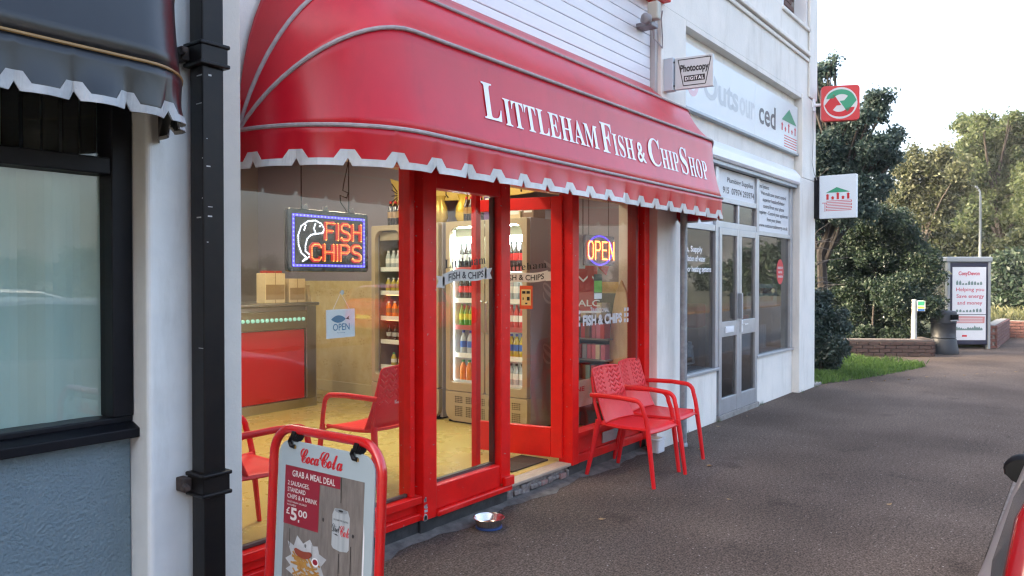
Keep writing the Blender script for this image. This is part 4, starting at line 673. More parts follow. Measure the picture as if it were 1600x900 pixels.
# ---- fridges
M_champ = mat('champagne_metal', (.46, .39, .27), .38, .35, var=.06, vscale=3)
M_fside = mat('grey_fridge_side', (.36, .34, .37), .45, var=.06, vscale=2)
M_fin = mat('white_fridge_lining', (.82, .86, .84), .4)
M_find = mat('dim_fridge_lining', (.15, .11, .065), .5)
M_shelf = mat('white_wire_shelf', (.75, .78, .76), .4)
def fridge(lab, y0, y1, lit):
    x0, x1, z0, z1 = 5.88, 6.53, .15, 2.175
    t = thing('drinks_fridge', lab, 'fridge', ((x0+x1)/2, (y0+y1)/2, .13))
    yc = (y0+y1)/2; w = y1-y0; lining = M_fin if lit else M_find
    c = MB(); c.box(x0+.06, x1, y0, y0+.035, z0, z1).box(x0+.06, x1, y1-.035, y1, z0, z1).box(x0+.06, x1, y0+.036, y1-.036, z1-.05, z1).box(x1-.03, x1, y0+.036, y1-.036, z0, z1-.051)
    c.build('cabinet', M_fside, t, .004)
    i = MB(); i.box(x1-.05, x1-.031, y0+.037, y1-.037, .47, z1-.06).box(x0+.09, x1-.051, y0+.036, y0+.05, .47, z1-.06).box(x0+.09, x1-.051, y1-.05, y1-.036, .47, z1-.06).box(x0+.09, x1-.051, y0+.051, y1-.051, .45, .469)
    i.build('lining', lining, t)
    # two doors: each a champagne frame with a rounded window
    for k in range(2):
        ya, yb = (y0+.004, yc-.006) if k == 0 else (yc+.006, y1-.004)
        W_, H_ = yb-ya, z1-.46
        r = .10
        inn = [];
        l, b_, rr, tt = .055 if k == 0 else .05, .085, .05 if k == 0 else .055, .055
        for cx, cz, a0, rad in ((W_-rr-r*.3, b_+r*.3, -90, r*.3), (W_-rr-r, H_-tt-r, 0, r if k == 1 else r*.99), (l+r, H_-tt-r, 90, r), (l+r*.3, b_+r*.3, 180, r*.3)):
            rad = rad
            for q in range(7):
                a = math.radians(a0+90*q/6); inn.append((cx+rad*math.cos(a), cz+rad*math.sin(a)))
        out = []
        for cx, cz, a0 in ((W_-.02, .02, -90), (W_-.02, H_-.02, 0), (.02, H_-.02, 90), (.02, .02, 180)):
            for q in range(7):
                a = math.radians(a0+90*q/6); out.append((cx+.02*math.cos(a), cz+.02*math.sin(a)))
        d = ring(out, inn, (x0+.055, ya, .455), (0, 1, 0), (0, 0, 1), (-.055, 0, 0), MB()).build('fridge_door', M_champ, t, .004)
        MB().poly(inn, (x0+.03, ya, .455), (0, 1, 0), (0, 0, 1)).build('door_glass', M_glass, d)
        hy_ = yb-.028 if k == 0 else ya+.028
        MB().tube([(x0, hy_, 1.05), (x0-.03, hy_, 1.07), (x0-.03, hy_, 1.35), (x0, hy_, 1.37)], .009, 8).build('door_handle', M_steel, d, smooth=True)
    # bottom grille panel with rounded lower corners and slots
    gp = [(.0, .30), (.0, .10)]+[(.10-.10*math.cos(math.radians(a)), .10-.10*math.sin(math.radians(a))) for a in (30, 60, 90)]+[(w-.10+.10*math.sin(math.radians(a)), .10-.10*math.cos(math.radians(a))) for a in (0, 30, 60)]+[(w, .10), (w, .30)]
    g = MB().prism(gp, (x0+.0, y0, .148), (0, 1, 0), (0, 0, 1), (.06, 0, 0)).build('grille_panel', M_champ, t, .004)
    sl = MB()
    for blk in range(6):
        for rw, (zb0, nz) in enumerate(((.055, 6), (.19, 4))):
            for cx in range(5):
                for cz in range(nz):
                    y = .08+blk*(w-.16)/6+cx*.021; z = zb0+cz*.018
                    if y < w-.06: sl.box(x0-.0012, x0+.0005, y0+y, y0+y+.013, .148+z, .148+z+.010)
    sl.build('grille_slots', M_dark, g)
    MB().box(x0+.03, x1-.02, y0+.02, y1-.02, .13, .147).build('foot_rail', M_dark, t)
    zs = (.54, .815, 1.10, 1.375, 1.69, ) if lit else (.62, .9, 1.16, 1.44, 1.70)
    for z in zs:
        s = MB().box(x0+.10, x1-.06, y0+.055, y1-.055, z-.008, z).build('shelf', M_shelf if lit else M_champ, t, .002)
        MB().box(x0+.09, x0+.099, y0+.055, y1-.055, z-.03, z+.018).build('price_strip', mat('strip_red', (.42, .10, .10), .4) if (lit and z in (1.69, 1.10)) else M_shelf, s)
    if lit:
        MB().box(x0+.12, x1-.08, y0+.08, y1-.08, z1-.085, z1-.062).build('top_light', emis('fridge_light', (.86, 1, .94), 17), t)
        for ys in (y0+.045, yc-.035, yc+.035, y1-.045):
            e = MB()
            for k in range(58): e.box(x0+.062, x0+.068, ys-.007, ys+.007, .56+k*.0255, .56+k*.0255+.014)
            o = e.build('led_strip', M_ledw, t); o['kind'] = 'stuff'
    else:
        for z in (1.44-.035, 1.16-.035): MB().box(x0+.13, x0+.15, y0+.1, y1-.1, z, z+.012).build('warm_strip', emis('warm_shelf_light', (1, .55, .2), .8), t)
    MB().box(x0+.058, x0+.062, y0+.08, y1-.08, z1-.165, z1-.072).build('header_panel', mat('pale_header', (.62, .72, .66), .5) if lit else M_champ, t)
    return t, zs
f2, zs2 = fridge('lit white two door drinks fridge full of bottles, standing behind the door', 4.222, 5.25, True)
f1, zs1 = fridge('dim champagne drinks fridge with warm shelf lights, nearest the counter', 5.345, 6.35, False)
# script lettering on the side of the fridge (runs upwards)
scr = place_text(glyph_text(['sC', 'so', 'sc', 'sa', 'sC', 'so', 'sl', 'sa'], -.02), flat((6.44, 4.2205, .75), (0, 0, 1), (-1, 0, 0)), 0, 1.15, 0, .30)
scr.build('script_lettering', mat('pale_grey_print', (.60, .58, .60), .5), f2)
# ---- bottles, one mesh each
M_cola = mat('cola_in_bottle', (.018, .007, .005), .08, coat=1.)
M_clear = mat('clear_bottle', (.42, .48, .50), .1, coat=.8)
M_greenb = mat('green_bottle', (.05, .30, .035), .1, coat=1.)
M_orangeb = mat('orange_drink', (.75, .22, .01), .12, coat=1.)
M_blueb = mat('blue_drink', (.08, .30, .55), .12, coat=1.)
M_redb = mat('red_drink', (.55, .06, .05), .12, coat=1.)
M_yellowb = mat('yellow_drink', (.45, .36, .03), .12, coat=1.)
M_lred = mat('red_label', (.6, .02, .02), .45); M_lgrey = mat('silver_label', (.45, .47, .48), .4); M_lgreen = mat('lime_label', (.45, .55, .05), .45); M_lblue = mat('blue_label', (.03, .12, .45), .45); M_lwhite = mat('white_label', (.75, .76, .74), .5); M_lbrown = mat('brown_label', (.32, .20, .08), .5)
M_cap = {'red': mat('red_cap', (.5, .02, .02), .4), 'black': mat('black_cap', (.015, .015, .015), .4), 'green': mat('green_cap', (.03, .3, .06), .4), 'blue': mat('blue_cap', (.03, .08, .4), .4), 'white': mat('white_cap', (.75, .75, .75), .4)}
def bottle_mesh(m_l, m_lab, m_cap, h=.235, r=.033):
    b = MB(); n = 12
    b.lathe([(r*.9, 0), (r, .012), (r, h*.30)], (0, 0, 0), n, 0)
    b.lathe([(r*1.015, h*.30), (r*1.015, h*.56)], (0, 0, 0), n, 1)
    b.lathe([(r, h*.56), (r*.97, h*.64), (r*.55, h*.82), (r*.38, h*.90)], (0, 0, 0), n, 0)
    b.lathe([(r*.43, h*.90), (r*.43, h), (r*.30, h)], (0, 0, 0), n, 2)
    return b, [m_l, m_lab, m_cap]
def bottles(kind, what, where, group, rows, h=.235, r=.033):
    """rows: [(row words, spots)], spots ordered from the left as seen from the door"""
    first = None
    for rw, spots in rows:
        for i, p in enumerate(spots):
            if first is None:
                b, ms = bottle_mesh(*kind, h=h, r=r); first = b.build('drink_bottle', ms, None, smooth=True, ang=50); o = first
            else: o = first.copy(); COL.objects.link(o)
            o.location = p; o.rotation_euler.z = RND.uniform(0, 6)
            tag(o, '%s, %s from left %s%s' % (what, ORD[i], rw, where), 'bottle', group)
def row(y0, y1, z, n, x=6.03, jit=.004): return [(x+RND.uniform(-jit, jit), y1-(y1-y0)*(i+.5)/n+RND.uniform(-jit, jit), z+.0005) for i in range(n)]
K = M_cap
yA, yB = 4.29, 5.185         # right door y 4.29..4.68, left door y 4.80..5.185
G = 'bottles on the shelves of the lit fridge'
L6 = lambda z, n=6: [('', row(4.80, yB, z, n))]
R6 = lambda z, n=6: [('', row(yA, 4.68, z, n))]
bottles((M_cola, M_lgrey, K['black']), 'grey labelled cola bottle', "on lit fridge's left top shelf", G, L6(1.69), .265)
bottles((M_cola, M_lred, K['black']), 'red labelled black capped cola bottle', "on lit fridge's right top shelf", G, R6(1.69), .265)
bottles((M_cola, M_lred, K['red']), 'red capped cola bottle', "on lit fridge's left second shelf", G, L6(1.375), .25)
bottles((M_clear, M_lwhite, K['white']), 'clear white capped bottle', "on lit fridge's right second shelf", G, R6(1.375), .25)
bottles((M_greenb, M_lgreen, K['green']), 'green bottle', "on lit fridge's left third shelf", G, L6(1.10), .235)
bottles((M_redb, M_lwhite, K['red']), 'red drink bottle', "on lit fridge's right third shelf", G, R6(1.10), .235)
bottles((M_clear, M_lblue, K['blue']), 'blue labelled water bottle', "on lit fridge's left fourth shelf", G, L6(.815, 4), .245, .036)
bottles((M_yellowb, M_lblue, K['blue']), 'yellow drink bottle with blue cap', "on lit fridge's right fourth shelf", G, R6(.815), .235)
bottles((M_orangeb, M_orangeb, K['green']), 'orange drink bottle', "on lit fridge's left bottom shelf", G, [('', row(4.95, yB, .54, 3, 6.04))], .215, .038)
bottles((M_clear, M_lwhite, K['black']), 'black capped water bottle', "on lit fridge's right bottom shelf", G, R6(.54), .22)
G = 'bottles on the shelves of the dim fridge'
bottles((M_clear, M_lwhite, K['white']), 'pale bottle', "on dim fridge's top shelf", G, [('', row(5.95, 6.27, 1.70, 4))], .2)
bottles((M_redb, M_lred, K['red']), 'red bottle', "on dim fridge's top shelf", G, [('', row(5.42, 5.9, 1.70, 5))], .2)
bottles((M_yellowb, M_lbrown, K['white']), 'amber bottle', "on dim fridge's second shelf", G, [('', row(5.45, 6.27, 1.44, 10))], .16)
bottles((M_orangeb, M_lbrown, K['white']), 'orange bottle', "on dim fridge's middle shelf", G, [('', row(5.45, 6.27, 1.16, 9))], .18)
bottles((M_cola, M_lgrey, K['black']), 'dark bottle', "on dim fridge's fourth shelf", G, [('', row(5.45, 6.27, .9, 9))], .17)
bottles((M_yellowb, M_lwhite, K['green']), 'small yellow bottle', "on dim fridge's bottom shelf", G, [('', row(5.45, 6.2, .62, 7))], .15)
bottles((M_cola, M_lbrown, K['red']), 'cola bottle', 'on top of dim fridge', 'cola bottles on top of the dim fridge', [('in front row ', row(5.72, 6.22, 2.176, 7, 6.02)), ('in back row ', row(5.72, 6.22, 2.176, 7, 6.10))], .27, .035)
bottles((M_cola, M_lbrown, K['red']), 'cola bottle', 'on top of lit fridge', 'cola bottles on top of the lit fridge', [('in front row ', row(4.86, 5.12, 2.176, 4, 6.02)), ('in back row ', row(4.86, 5.12, 2.176, 4, 6.1))], .25, .033)
def topbox(y, w, h, m, lab, x=6.1, d=.2, name='snack_box'):
    a = MB().box(-d/2, d/2, -w/2, w/2, 0, h).build(name, m, None, .004); a.location = (x, y, 2.176); tag(a, lab, 'box')
    MB().box(-d/2-.002, -d/2-.0006, -w*.36, w*.36, h*.3, h*.72).build('printed_label', M_lwhite, a)
topbox(4.765, .16, .30, mat('purple_card', (.10, .03, .16), .5), 'purple box between the cola bottles and the red carton on the lit fridge')
topbox(4.60, .11, .2, mat('maroon_card', (.26, .03, .04), .5), 'small maroon carton on top of the lit fridge')
topbox(4.46, .14, .13, M_card, 'low cream carton on top of the lit fridge')
topbox(4.30, .13, .17, mat('brown_card', (.2, .12, .07), .7), 'brown carton at the street end of the lit fridge top')
for yy, m, lb_ in ((5.18, mat('yellow_foil', (.62, .44, .06), .25, .3), 'shiny yellow bag on the lit fridge beside the bottles'), (5.5, mat('gold_foil', (.5, .36, .08), .25, .3), 'gold snack bag slumped on the dim fridge end')):
    b = MB(); b.lathe([(.0, 0), (.07, .0), (.1, .06), (.09, .16), (.05, .24), (.075, .29)], (0, 0, 0), 12)
    o = b.build('snack_bag', m, None, smooth=True, ang=70); o.location = (6.08, yy, 2.176); o.scale = (.6, 1, 1); tag(o, lb_, 'bag')
# cut-out wooden fish on the wall above the fridges
M_fishy = mat('yellow_painted_wood', (.62, .44, .10), .5, var=.15, vscale=8)
ff = thing('wooden_fish', 'long yellow cut-out wooden fish with black markings above the fridges', 'wall decoration', (6.2, 5.2, 2.55))
fo = [(-1.15, .0), (-.98, .07), (-.6, .16), (0, .2), (.5, .15), (.85, .06), (1.05, .16), (1.18, .2), (1.1, 0), (1.18, -.17), (1.04, -.12), (.82, -.03), (.4, -.1), (-.2, -.12), (-.8, -.09)]
MB().prism(fo, (6.20, 5.2, 2.53), (0, 1, 0), (0, 0, 1), (.02, 0, 0)).build('body', M_fishy, ff, .004)
st_ = MB()
for k in range(9):
    u = -.9+k*.2; pts = [(6.1975, 5.2+u+.03*math.sin(q*1.3+k), 2.46+.035*q) for q in range(5)]; st_.tube(pts, .007, 6)
for k in range(5): st_.tube([(6.1975, 5.2+1.06, 2.53+(k-2)*.02), (6.1975, 5.2+1.15, 2.53+(k-2)*.07)], .006, 6)
st_.build('black_markings', M_blackprint, ff)
MB().tube([(6.22, 4.6, 2.62), (6.55, 4.6, 2.62)], .008, 6).tube([(6.22, 5.8, 2.62), (6.55, 5.8, 2.62)], .008, 6).build('bracket', M_black, ff)
# goods by the right hand window
bd_ = thing('surfboard', 'pale wooden surfboard standing behind the right window', 'surfboard', (6.42, 3.50, .13))
def surf(par, c, ux, nx, hl, hw, m, name='board'):
    c, ux, nx = Vector(c), Vector(ux), Vector(nx); P = []
    out = [(hw*(math.sin(math.pi*(k/14))**.62), hl*2*k/14) for k in range(15)]
    pl = [(a, b) for a, b in out]+[(-a, b) for a, b in reversed(out[1:-1])]
    return MB().prism(pl, c, ux, Vector((0, 0, 1))+nx*0, nx*.03).build(name, m, par, .008, smooth=True)
M_surf = mat('pale_varnished_board', (.55, .43, .28), .35, col2=(.48, .36, .22), vscale=5, stretch=(8, 8, 1))
M_surfd = mat('amber_varnished_board', (.45, .22, .06), .3, col2=(.32, .14, .04), vscale=4, stretch=(8, 8, 1))
surf(bd_, (6.42, 3.50, .14), (.25, .968, 0), (-.968, .25, 0), .72, .15, M_surf)
bd2 = thing('surfboard', 'amber wooden board standing upright at the street end of the lit fridge', 'surfboard', (6.2, 4.06, .13))
surf(bd2, (6.30, 4.08, .14), (1, .1, 0), (.1, -1, 0), .66, .26, M_surfd)
sh = thing('display_rack', 'narrow rack of small coloured packets behind the right window', 'rack', (6.4, 3.82, .13))
MB().box(6.535, 6.55, 3.60, 4.05, .13, 1.45).build('back_panel', mat('dark_rack', (.06, .06, .07), .6), sh)
for z in (.42, .62, .82, 1.02, 1.22): MB().box(6.32, 6.534, 3.60, 4.05, z-.012, z).build('rack_shelf', mat('grey_rack_shelf', (.2, .2, .2), .5), sh)
r_ = random.Random(21)
PC = [mat('packet_'+n, c, .45) for n, c in (('red', (.45, .04, .04)), ('cream', (.6, .55, .42)), ('teal', (.12, .3, .3)), ('brown', (.18, .1, .07)), ('pink', (.5, .15, .22)), ('grey', (.3, .32, .34)))]
gname = 'packets on the display rack'
proto = {}
for z, zn in ((.42, 'lowest'), (.62, 'second lowest'), (.82, 'middle'), (1.02, 'second highest'), (1.22, 'highest')):
    x = 3.62; ni = 0
    while x < 4.0:
        k = r_.randrange(6); w = .055
        if k not in proto:
            o = MB().box(-.05, .05, -.024, .024, 0, .14).build('packet', PC[k], None, .004); proto[k] = o
        else: o = proto[k].copy(); COL.objects.link(o)
        o.location = (6.40+r_.uniform(-.02, .02), 4.05-(x+.03-3.60), z+.0005); o.rotation_euler.z = r_.uniform(-.15, .15)
        tag(o, 'small %s packet, %s from left on the %s shelf of the display rack' % (('red', 'cream', 'teal', 'brown', 'pink', 'grey')[k], ORD[ni], zn), 'packet', gname)
        x += w; ni += 1
o = MB().box(5.60, 6.2, 3.70, 3.708, .42, .66).build('paper_poster', mat('cream_paper', (.62, .55, .40), .8), None); tag(o, 'cream poster reading E ONE in red, low behind the right window', 'poster')
WLOC[o.name] = Vector((0, 0, 0))
place_text(plain_text('E ONE', .02), flat((0, 3.6985, 0), (1, 0, 0), (0, 0, 1)), 5.72, 6.06, .56, .605).build('lettering', M_redprint, o)
# red shirt hanging behind the window
ts = thing('red_shirt', 'red football shirt with white letters hanging behind the window post', 'shirt', (5.87, 3.6, 1.9))
shp = [(-.20, -.62), (.2, -.62), (.21, -.2), (.34, -.28), (.40, -.16), (.18, .03), (.08, .05), (0, .0), (-.08, .05), (-.18, .03), (-.40, -.16), (-.34, -.28), (-.21, -.2)]
shp = [(a*.62, b) for a, b in shp]
MB().prism(shp, (5.97, 3.66, 1.90), (.6, -.8, 0), (0, 0, 1), (.014, .011, 0)).build('cloth', mat('red_cloth', (.45, .02, .035), .8, var=.2, vscale=6), ts, .006)
sm = flat((5.97-.8*.002, 3.66-.6*.002, 1.90), (.6, -.8, 0), (0, 0, 1))
b = place_text(plain_text('D ALC', .015), sm, -.15, .15, -.56, -.50)
for q in (-.12, .0, .12): b.add([sm(q-.04, -.30), sm(q, -.34), sm(q+.04, -.30), sm(q+.04, -.28), sm(q, -.32), sm(q-.04, -.28)], [(0, 1, 4, 5), (1, 2, 3, 4)])
b.add([sm(-.16, -.62), sm(.16, -.62), sm(.16, -.60), sm(-.16, -.60)], [(0, 1, 2, 3)])
b.build('white_letters', M_print, ts)
MB().tube([(5.98, 3.67, 1.89), (5.98, 3.67, 3.2)], .004, 6).build('hanging_cord', M_black, ts)
o = MB().box(5.35, 6.0, 3.45, 3.85, .131, .20).build('blue_mat', mat('blue_foam', (.06, .10, .20), .8), None, .02); tag(o, 'folded dark blue mat on the floor behind the right window', 'mat')
o = MB().tube([(5.50, 3.44, .25), (5.50, 3.44, 1.35)], .012, 8).build('white_pole', M_print, None, smooth=True); tag(o, 'thin white pole standing just behind the right window glass', 'pole')
o = MB().box(5.53, 5.69, 3.47, 3.478, 1.68, 1.97).build('paper_sheet', M_print, None); tag(o, 'white paper sheet behind the OPEN light', 'paper'); o.rotation_euler = (0, 0, 0)

# ================================================================== SECOND SHOP (white, grey aluminium front)
os_ = thing('white_fronted_shop', 'white rendered shop with grey aluminium door, posters and a fascia sign with painted glare', 'shop', (9.2, WY, 0))
WF = 3.20                                                    # front plane of pilasters and upper wall
MB().box(6.488, 7.10, 3.176, WY+.3, -.2, 3.0).build('pilaster', M_render, os_, .008)
MB().box(10.93, 11.675, 3.19, WY+.3, -.2, 3.0).build('pilaster', M_render, os_, .01)
MB().box(6.605, 7.16, WF, WY+.3, 3.002, 4.16).box(11.02, 11.675, WF-.012, WY+.3, 3.002, 4.16).box(7.161, 11.019, WF+.10, WY+.3, 3.10, 4.10).build('fascia_wall', M_render, os_, .006)
MB().box(7.161, 11.019, WF-.0, WY+.3, 4.101, 4.16).build('recess_head', M_render, os_, .005)
MB().box(6.605, 11.675, WF+.002, WY+.3, 4.162, 5.14).box(6.605, 10.18, WF+.002, WY+.3, 5.142, 7.2).box(11.32, 11.675, WF+.002, WY+.3, 5.142, 7.2).box(10.182, 11.318, WF+.002, WY+.3, 6.4, 7.2).build('upper_wall', M_render, os_)
for z, d, h in ((4.66, .025, .05), (4.73, .05, .06)): MB().box(6.605, 11.30, WF-d, WF+.0, z, z+h).build('cornice', M_render, os_, .012)
MB().box(11.30, 11.675, WF-.03, WF+.0, 4.17, 7.2).build('corner_pier', M_render, os_, .01)
MB().box(11.40, 11.675, WY+.31, 9, -.2, 7.2).box(6.62, 11.39, 8.9, 9, -.2, 7.2).build('side_wall', M_render, os_)
MB().box(-3, 11.675, WY+.305, 9, 7.2, 7.3).build('roof', M_conc, os_)
wb = MB().box(10.182, 11.318, WY+.10, WY+.2, 5.142, 6.4).build('blocked_window', M_mortar, os_)
fw = MB().box(10.14, 11.36, WF-.03, WF+.12, 5.09, 5.141).build('window_ledge', M_render, os_, .01)
MB().box(10.182, 10.235, WF+.01, WY+.12, 5.145, 6.4).box(11.27, 11.317, WF+.01, WY+.12, 5.145, 6.4).build('window_frame', M_print, os_, .006)
bk = MB().box(10.238, 10.238+.205, WY+.082, WY+.101, 5.147, 5.147+.064).build('brick', M_brickb, wb, .004)
for rw in range(1, 16):
    for k in range(5):
        x = k*.216-(.108 if rw % 2 else 0)
        if x < -.01 or x > 10.238+.85-10.238-.03: 
            continue
        shared('brick', bk, (x, RND.uniform(-.003, .002), rw*.0755), wb)
for k in range(1, 5): shared('brick', bk, (k*.2075, RND.uniform(-.003, .002), 0), wb) if k < 4 else None
# fascia sign
M_sign = mat('pale_sign_acrylic', (.66, .70, .70), .42, var=.05, vscale=1.5, coat=.12)
sg = thing('fascia_sign', 'long white fascia sign with word Outsourced paled by painted glare and a small house emblem', 'sign', (9.1, WF+.06, 3.65))
MB().box(7.18, 9.28, WF+.05, WF+.098, 3.335, 3.975).build('sign_panel', M_sign, sg, .004)
MB().box(9.284, 11.0, WF+.05, WF+.098, 3.335, 3.975).build('sign_panel', M_sign, sg, .004)
MB().box(7.175, 11.01, WF+.03, WF+.099, 3.300, 3.332).build('lower_rail', M_alud, sg, .004)
sf = flat((0, WF+.0485, 0), (1, 0, 0), (0, 0, 1))
M_glare = mat('glare_pale_print', (.44, .47, .48), .42, coat=.1); M_glare2 = mat('part_glare_print', (.50, .53, .54), .42, coat=.1); M_darkp = mat('dark_grey_print', (.035, .035, .04), .42, coat=.1)  # sky glare across the word painted in as paler letters
place_text(plain_text('Outs', .03), sf, 7.70, 8.72, 3.52, 3.80, base=.70).build('glare_lettering', M_glare, sg)
place_text(plain_text('our', .03), sf, 8.76, 9.27, 3.52, 3.80, base=.70).build('part_glare_lettering', M_glare2, sg)
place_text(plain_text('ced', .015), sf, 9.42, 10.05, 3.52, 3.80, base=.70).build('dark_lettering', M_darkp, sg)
rg_ = MB(); ring(ellipse(0, 0, .16, .16, 24), ellipse(0, 0, .10, .10, 24), (7.43, WF+.0495, 3.62), (1, 0, 0), (0, 0, 1), (0, -.001, 0), rg_)
rg_.build('pink_ring', mat('pale_pink_print', (.62, .38, .40), .3), sg)
b = MB(); b.poly([(10.30, 3.70), (10.62, 3.88), (10.94, 3.70)], (0, WF+.0485, 0), (1, 0, 0), (0, 0, 1)); b.build('green_roof_emblem', mat('green_print', (.03, .30, .16), .35), sg)
b = MB()
for x, h in ((10.32, .10), (10.46, .06), (10.60, .12), (10.74, .06), (10.88, .11)): b.poly([(x-.022, 3.56), (x+.022, 3.56), (x+.022, 3.56+h-.03), (x+.045, 3.56+h-.03), (x, 3.56+h+.01), (x-.045, 3.56+h-.03), (x-.022, 3.56+h-.03)], (0, WF+.0485, 0), (1, 0, 0), (0, 0, 1))
for k in range(5): b.poly([(10.40, 3.36+k*.035), (10.95, 3.36+k*.035), (10.95, 3.372+k*.035), (10.40, 3.372+k*.035)], (0, WF+.0485, 0), (1, 0, 0), (0, 0, 1))
b.build('red_emblem', M_redprint, sg)
# shutter box
M_shut = mat('white_shutter_box', (.74, .77, .80), .3, .1)
sb = MB().prism([(0, 0), (.10, 0), (.12, .03), (.12, .12), (.05, .21), (0, .21)], (7.13, WY+.02, 2.885), (0, -1, 0), (0, 0, 1), (3.79, 0, 0)).build('shutter_box', M_shut, os_, .006)
MB().box(7.13, 10.92, WY-.06, WY+.02, 2.845, 2.883).build('shutter_slot', M_alud, sb)
MB().box(7.102, 10.928, WY-.0, WY+.1, 3.098, 3.102).build('lead_flashing', M_alud, os_)
# stall risers
MB().box(7.102, 8.20, WY+.005, WY+.2, -.2, .565).build('stall_riser', M_render, os_, .006)
MB().box(9.50, 10.928, WY+.005, WY+.2, -.2, .595).build('stall_riser', M_render, os_, .006)
# aluminium frames
def al(name, b, m=M_alu, par=os_): return box(name, b, m, par, .004)
al('sill', (7.102, 8.235, WY-.02, WY+.1, .568, .60)); al('sill', (9.47, 10.928, WY-.02, WY+.1, .598, .628))
al('frame_post', (7.102, 7.16, WY+.0, WY+.08, .602, 2.84)); al('frame_post', (8.15, 8.235, WY+.0, WY+.08, .602, 2.84)); al('frame_post', (9.47, 9.555, WY+.0, WY+.08, .63, 2.84)); al('frame_post', (10.83, 10.926, WY+.0, WY+.08, .63, 2.84))
al('frame_rail', (7.162, 8.148, WY+.005, WY+.075, 2.115, 2.185)); al('frame_rail', (9.557, 10.828, WY+.005, WY+.075, 2.135, 2.19))
al('transom', (8.237, 9.468, WY+.005, WY+.075, 2.165, 2.235)); al('transom', (8.237, 9.468, WY+.005, WY+.075, 2.455, 2.515))
al('transom_bar', (8.84, 8.89, WY+.008, WY+.07, 2.237, 2.453))
def pane(b, m=M_glassb, name='window_pane'): return MB().box(*b).build(name, m, os_)
pane((7.162, 8.148, WY+.035, WY+.041, .602, 2.113)); pane((9.557, 10.828, WY+.035, WY+.041, .63, 2.133))
pane((8.237, 8.838, WY+.035, WY+.041, 2.237, 2.453)); pane((8.892, 9.466, WY+.035, WY+.041, 2.237, 2.453))
# posters above (flat panels behind no glass)
M_poster = mat('white_poster', (.70, .73, .75), .45, var=.05, vscale=3)
p1 = MB().box(8.237, 9.466, WY+.03, WY+.045, 2.517, 2.838).build('poster_panel', M_poster, os_)
p2 = MB().box(9.557, 10.828, WY+.03, WY+.045, 2.192, 2.838).build('poster_panel', M_poster, os_)
p3 = MB().box(7.162, 8.148, WY+.03, WY+.045, 2.187, 2.838).build('poster_panel', M_poster, os_)
M_ptxt = mat('charcoal_print', (.05, .05, .055), .5)
pf = flat((0, WY+.0285, 0), (1, 0, 0), (0, 0, 1))
text_lines(p1, M_ptxt, pf, [('Plumbing Supplies', 8.55, 9.40, 2.70, 2.755, .02), ('915  07974 293974', 8.42, 9.44, 2.57, 2.64, .022)])
text_lines(p2, M_ptxt, pf, [(t, xa, xb, 2.742-i*.082, 2.79-i*.082, .02) for i, (t, xa, xb) in enumerate((('tms Systems:', 9.62, 10.0), ('Wet-multi zone smart control', 9.68, 10.70), ('superior heating/lighting', 9.76, 10.64), ('control from your phone', 9.78, 10.62), ('inspiring - Control your appliances', 9.62, 10.78), ('from your phone', 9.92, 10.48), ('www.outsourcedenergy.co.uk', 9.62, 10.78)))])
# double door
dd = MB(); D0, D1 = 8.238, 9.467; dm = (D0+D1)/2
for xa, xb in ((D0, dm-.003), (dm+.003, D1)):
    dd_ = MB(); dd_.box(xa, xa+.075, WY-.01, WY+.05, .06, 2.163).box(xb-.075, xb, WY-.01, WY+.05, .06, 2.163).box(xa+.075, xb-.075, WY-.008, WY+.048, .06, .235).box(xa+.075, xb-.075, WY-.008, WY+.048, .93, 1.10).box(xa+.075, xb-.075, WY-.008, WY+.048, 2.085, 2.163)
    d = dd_.build('aluminium_door', M_alu, os_, .004)
    MB().box(xa+.075, xb-.075, WY+.015, WY+.021, .235, .93).build('lower_pane', M_glassb, d)
    MB().box(xa+.075, xb-.075, WY+.015, WY+.021, 1.10, 2.085).build('upper_pane', M_glassb, d)
    if xa == D0:
        l = MB().box(xa+.16, xa+.42, WY-.02, WY-.009, .975, 1.045).box(xa+.18, xa+.40, WY-.024, WY-.0205, .988, 1.032).build('letter_plate', M_print, d, .003)
    else:
        MB().box(xa+.02, xa+.06, WY-.03, WY-.011, .96, 1.10).tube([(xa+.04, WY-.03, 1.05), (xa+.04, WY-.06, 1.05), (xa+.14, WY-.06, 1.05)], .008, 6).build('door_handle', M_print, d, .003)
        MB().box(xa-.05, xa-.012, WY-.06, WY-.012, 1.12, 1.42).build('pull_handle', M_alud, d, .006)
MB().box(8.20, 9.50, WY-.03, WY+.1, -.02, .058).build('door_threshold', M_conc, os_, .006)
# room behind
r2 = thing('office_room', None, None, (9, 6, 0)); r2.parent = os_; r2.location = (-.2, 6-WY, 0); WLOC[r2.name] = Vector((9, 6, 0))
MB().box(6.72, 11.39, WY+.21, 8.89, -.1, .055).build('office_floor', mat('dark_carpet', (.025, .025, .028), .9), r2)
MB().box(6.705, 6.72, WY+.21, 8.89, .055, 3.0).box(6.72, 11.39, 6.6, 6.7, .055, 3.0).build('office_wall', mat('office_grey', (.045, .047, .052), .8), r2)
MB().box(6.72, 11.39, WY+.21, 8.89, 3.0, 3.1).build('office_ceiling', mat('office_grey', (.2, .21, .23)), r2)
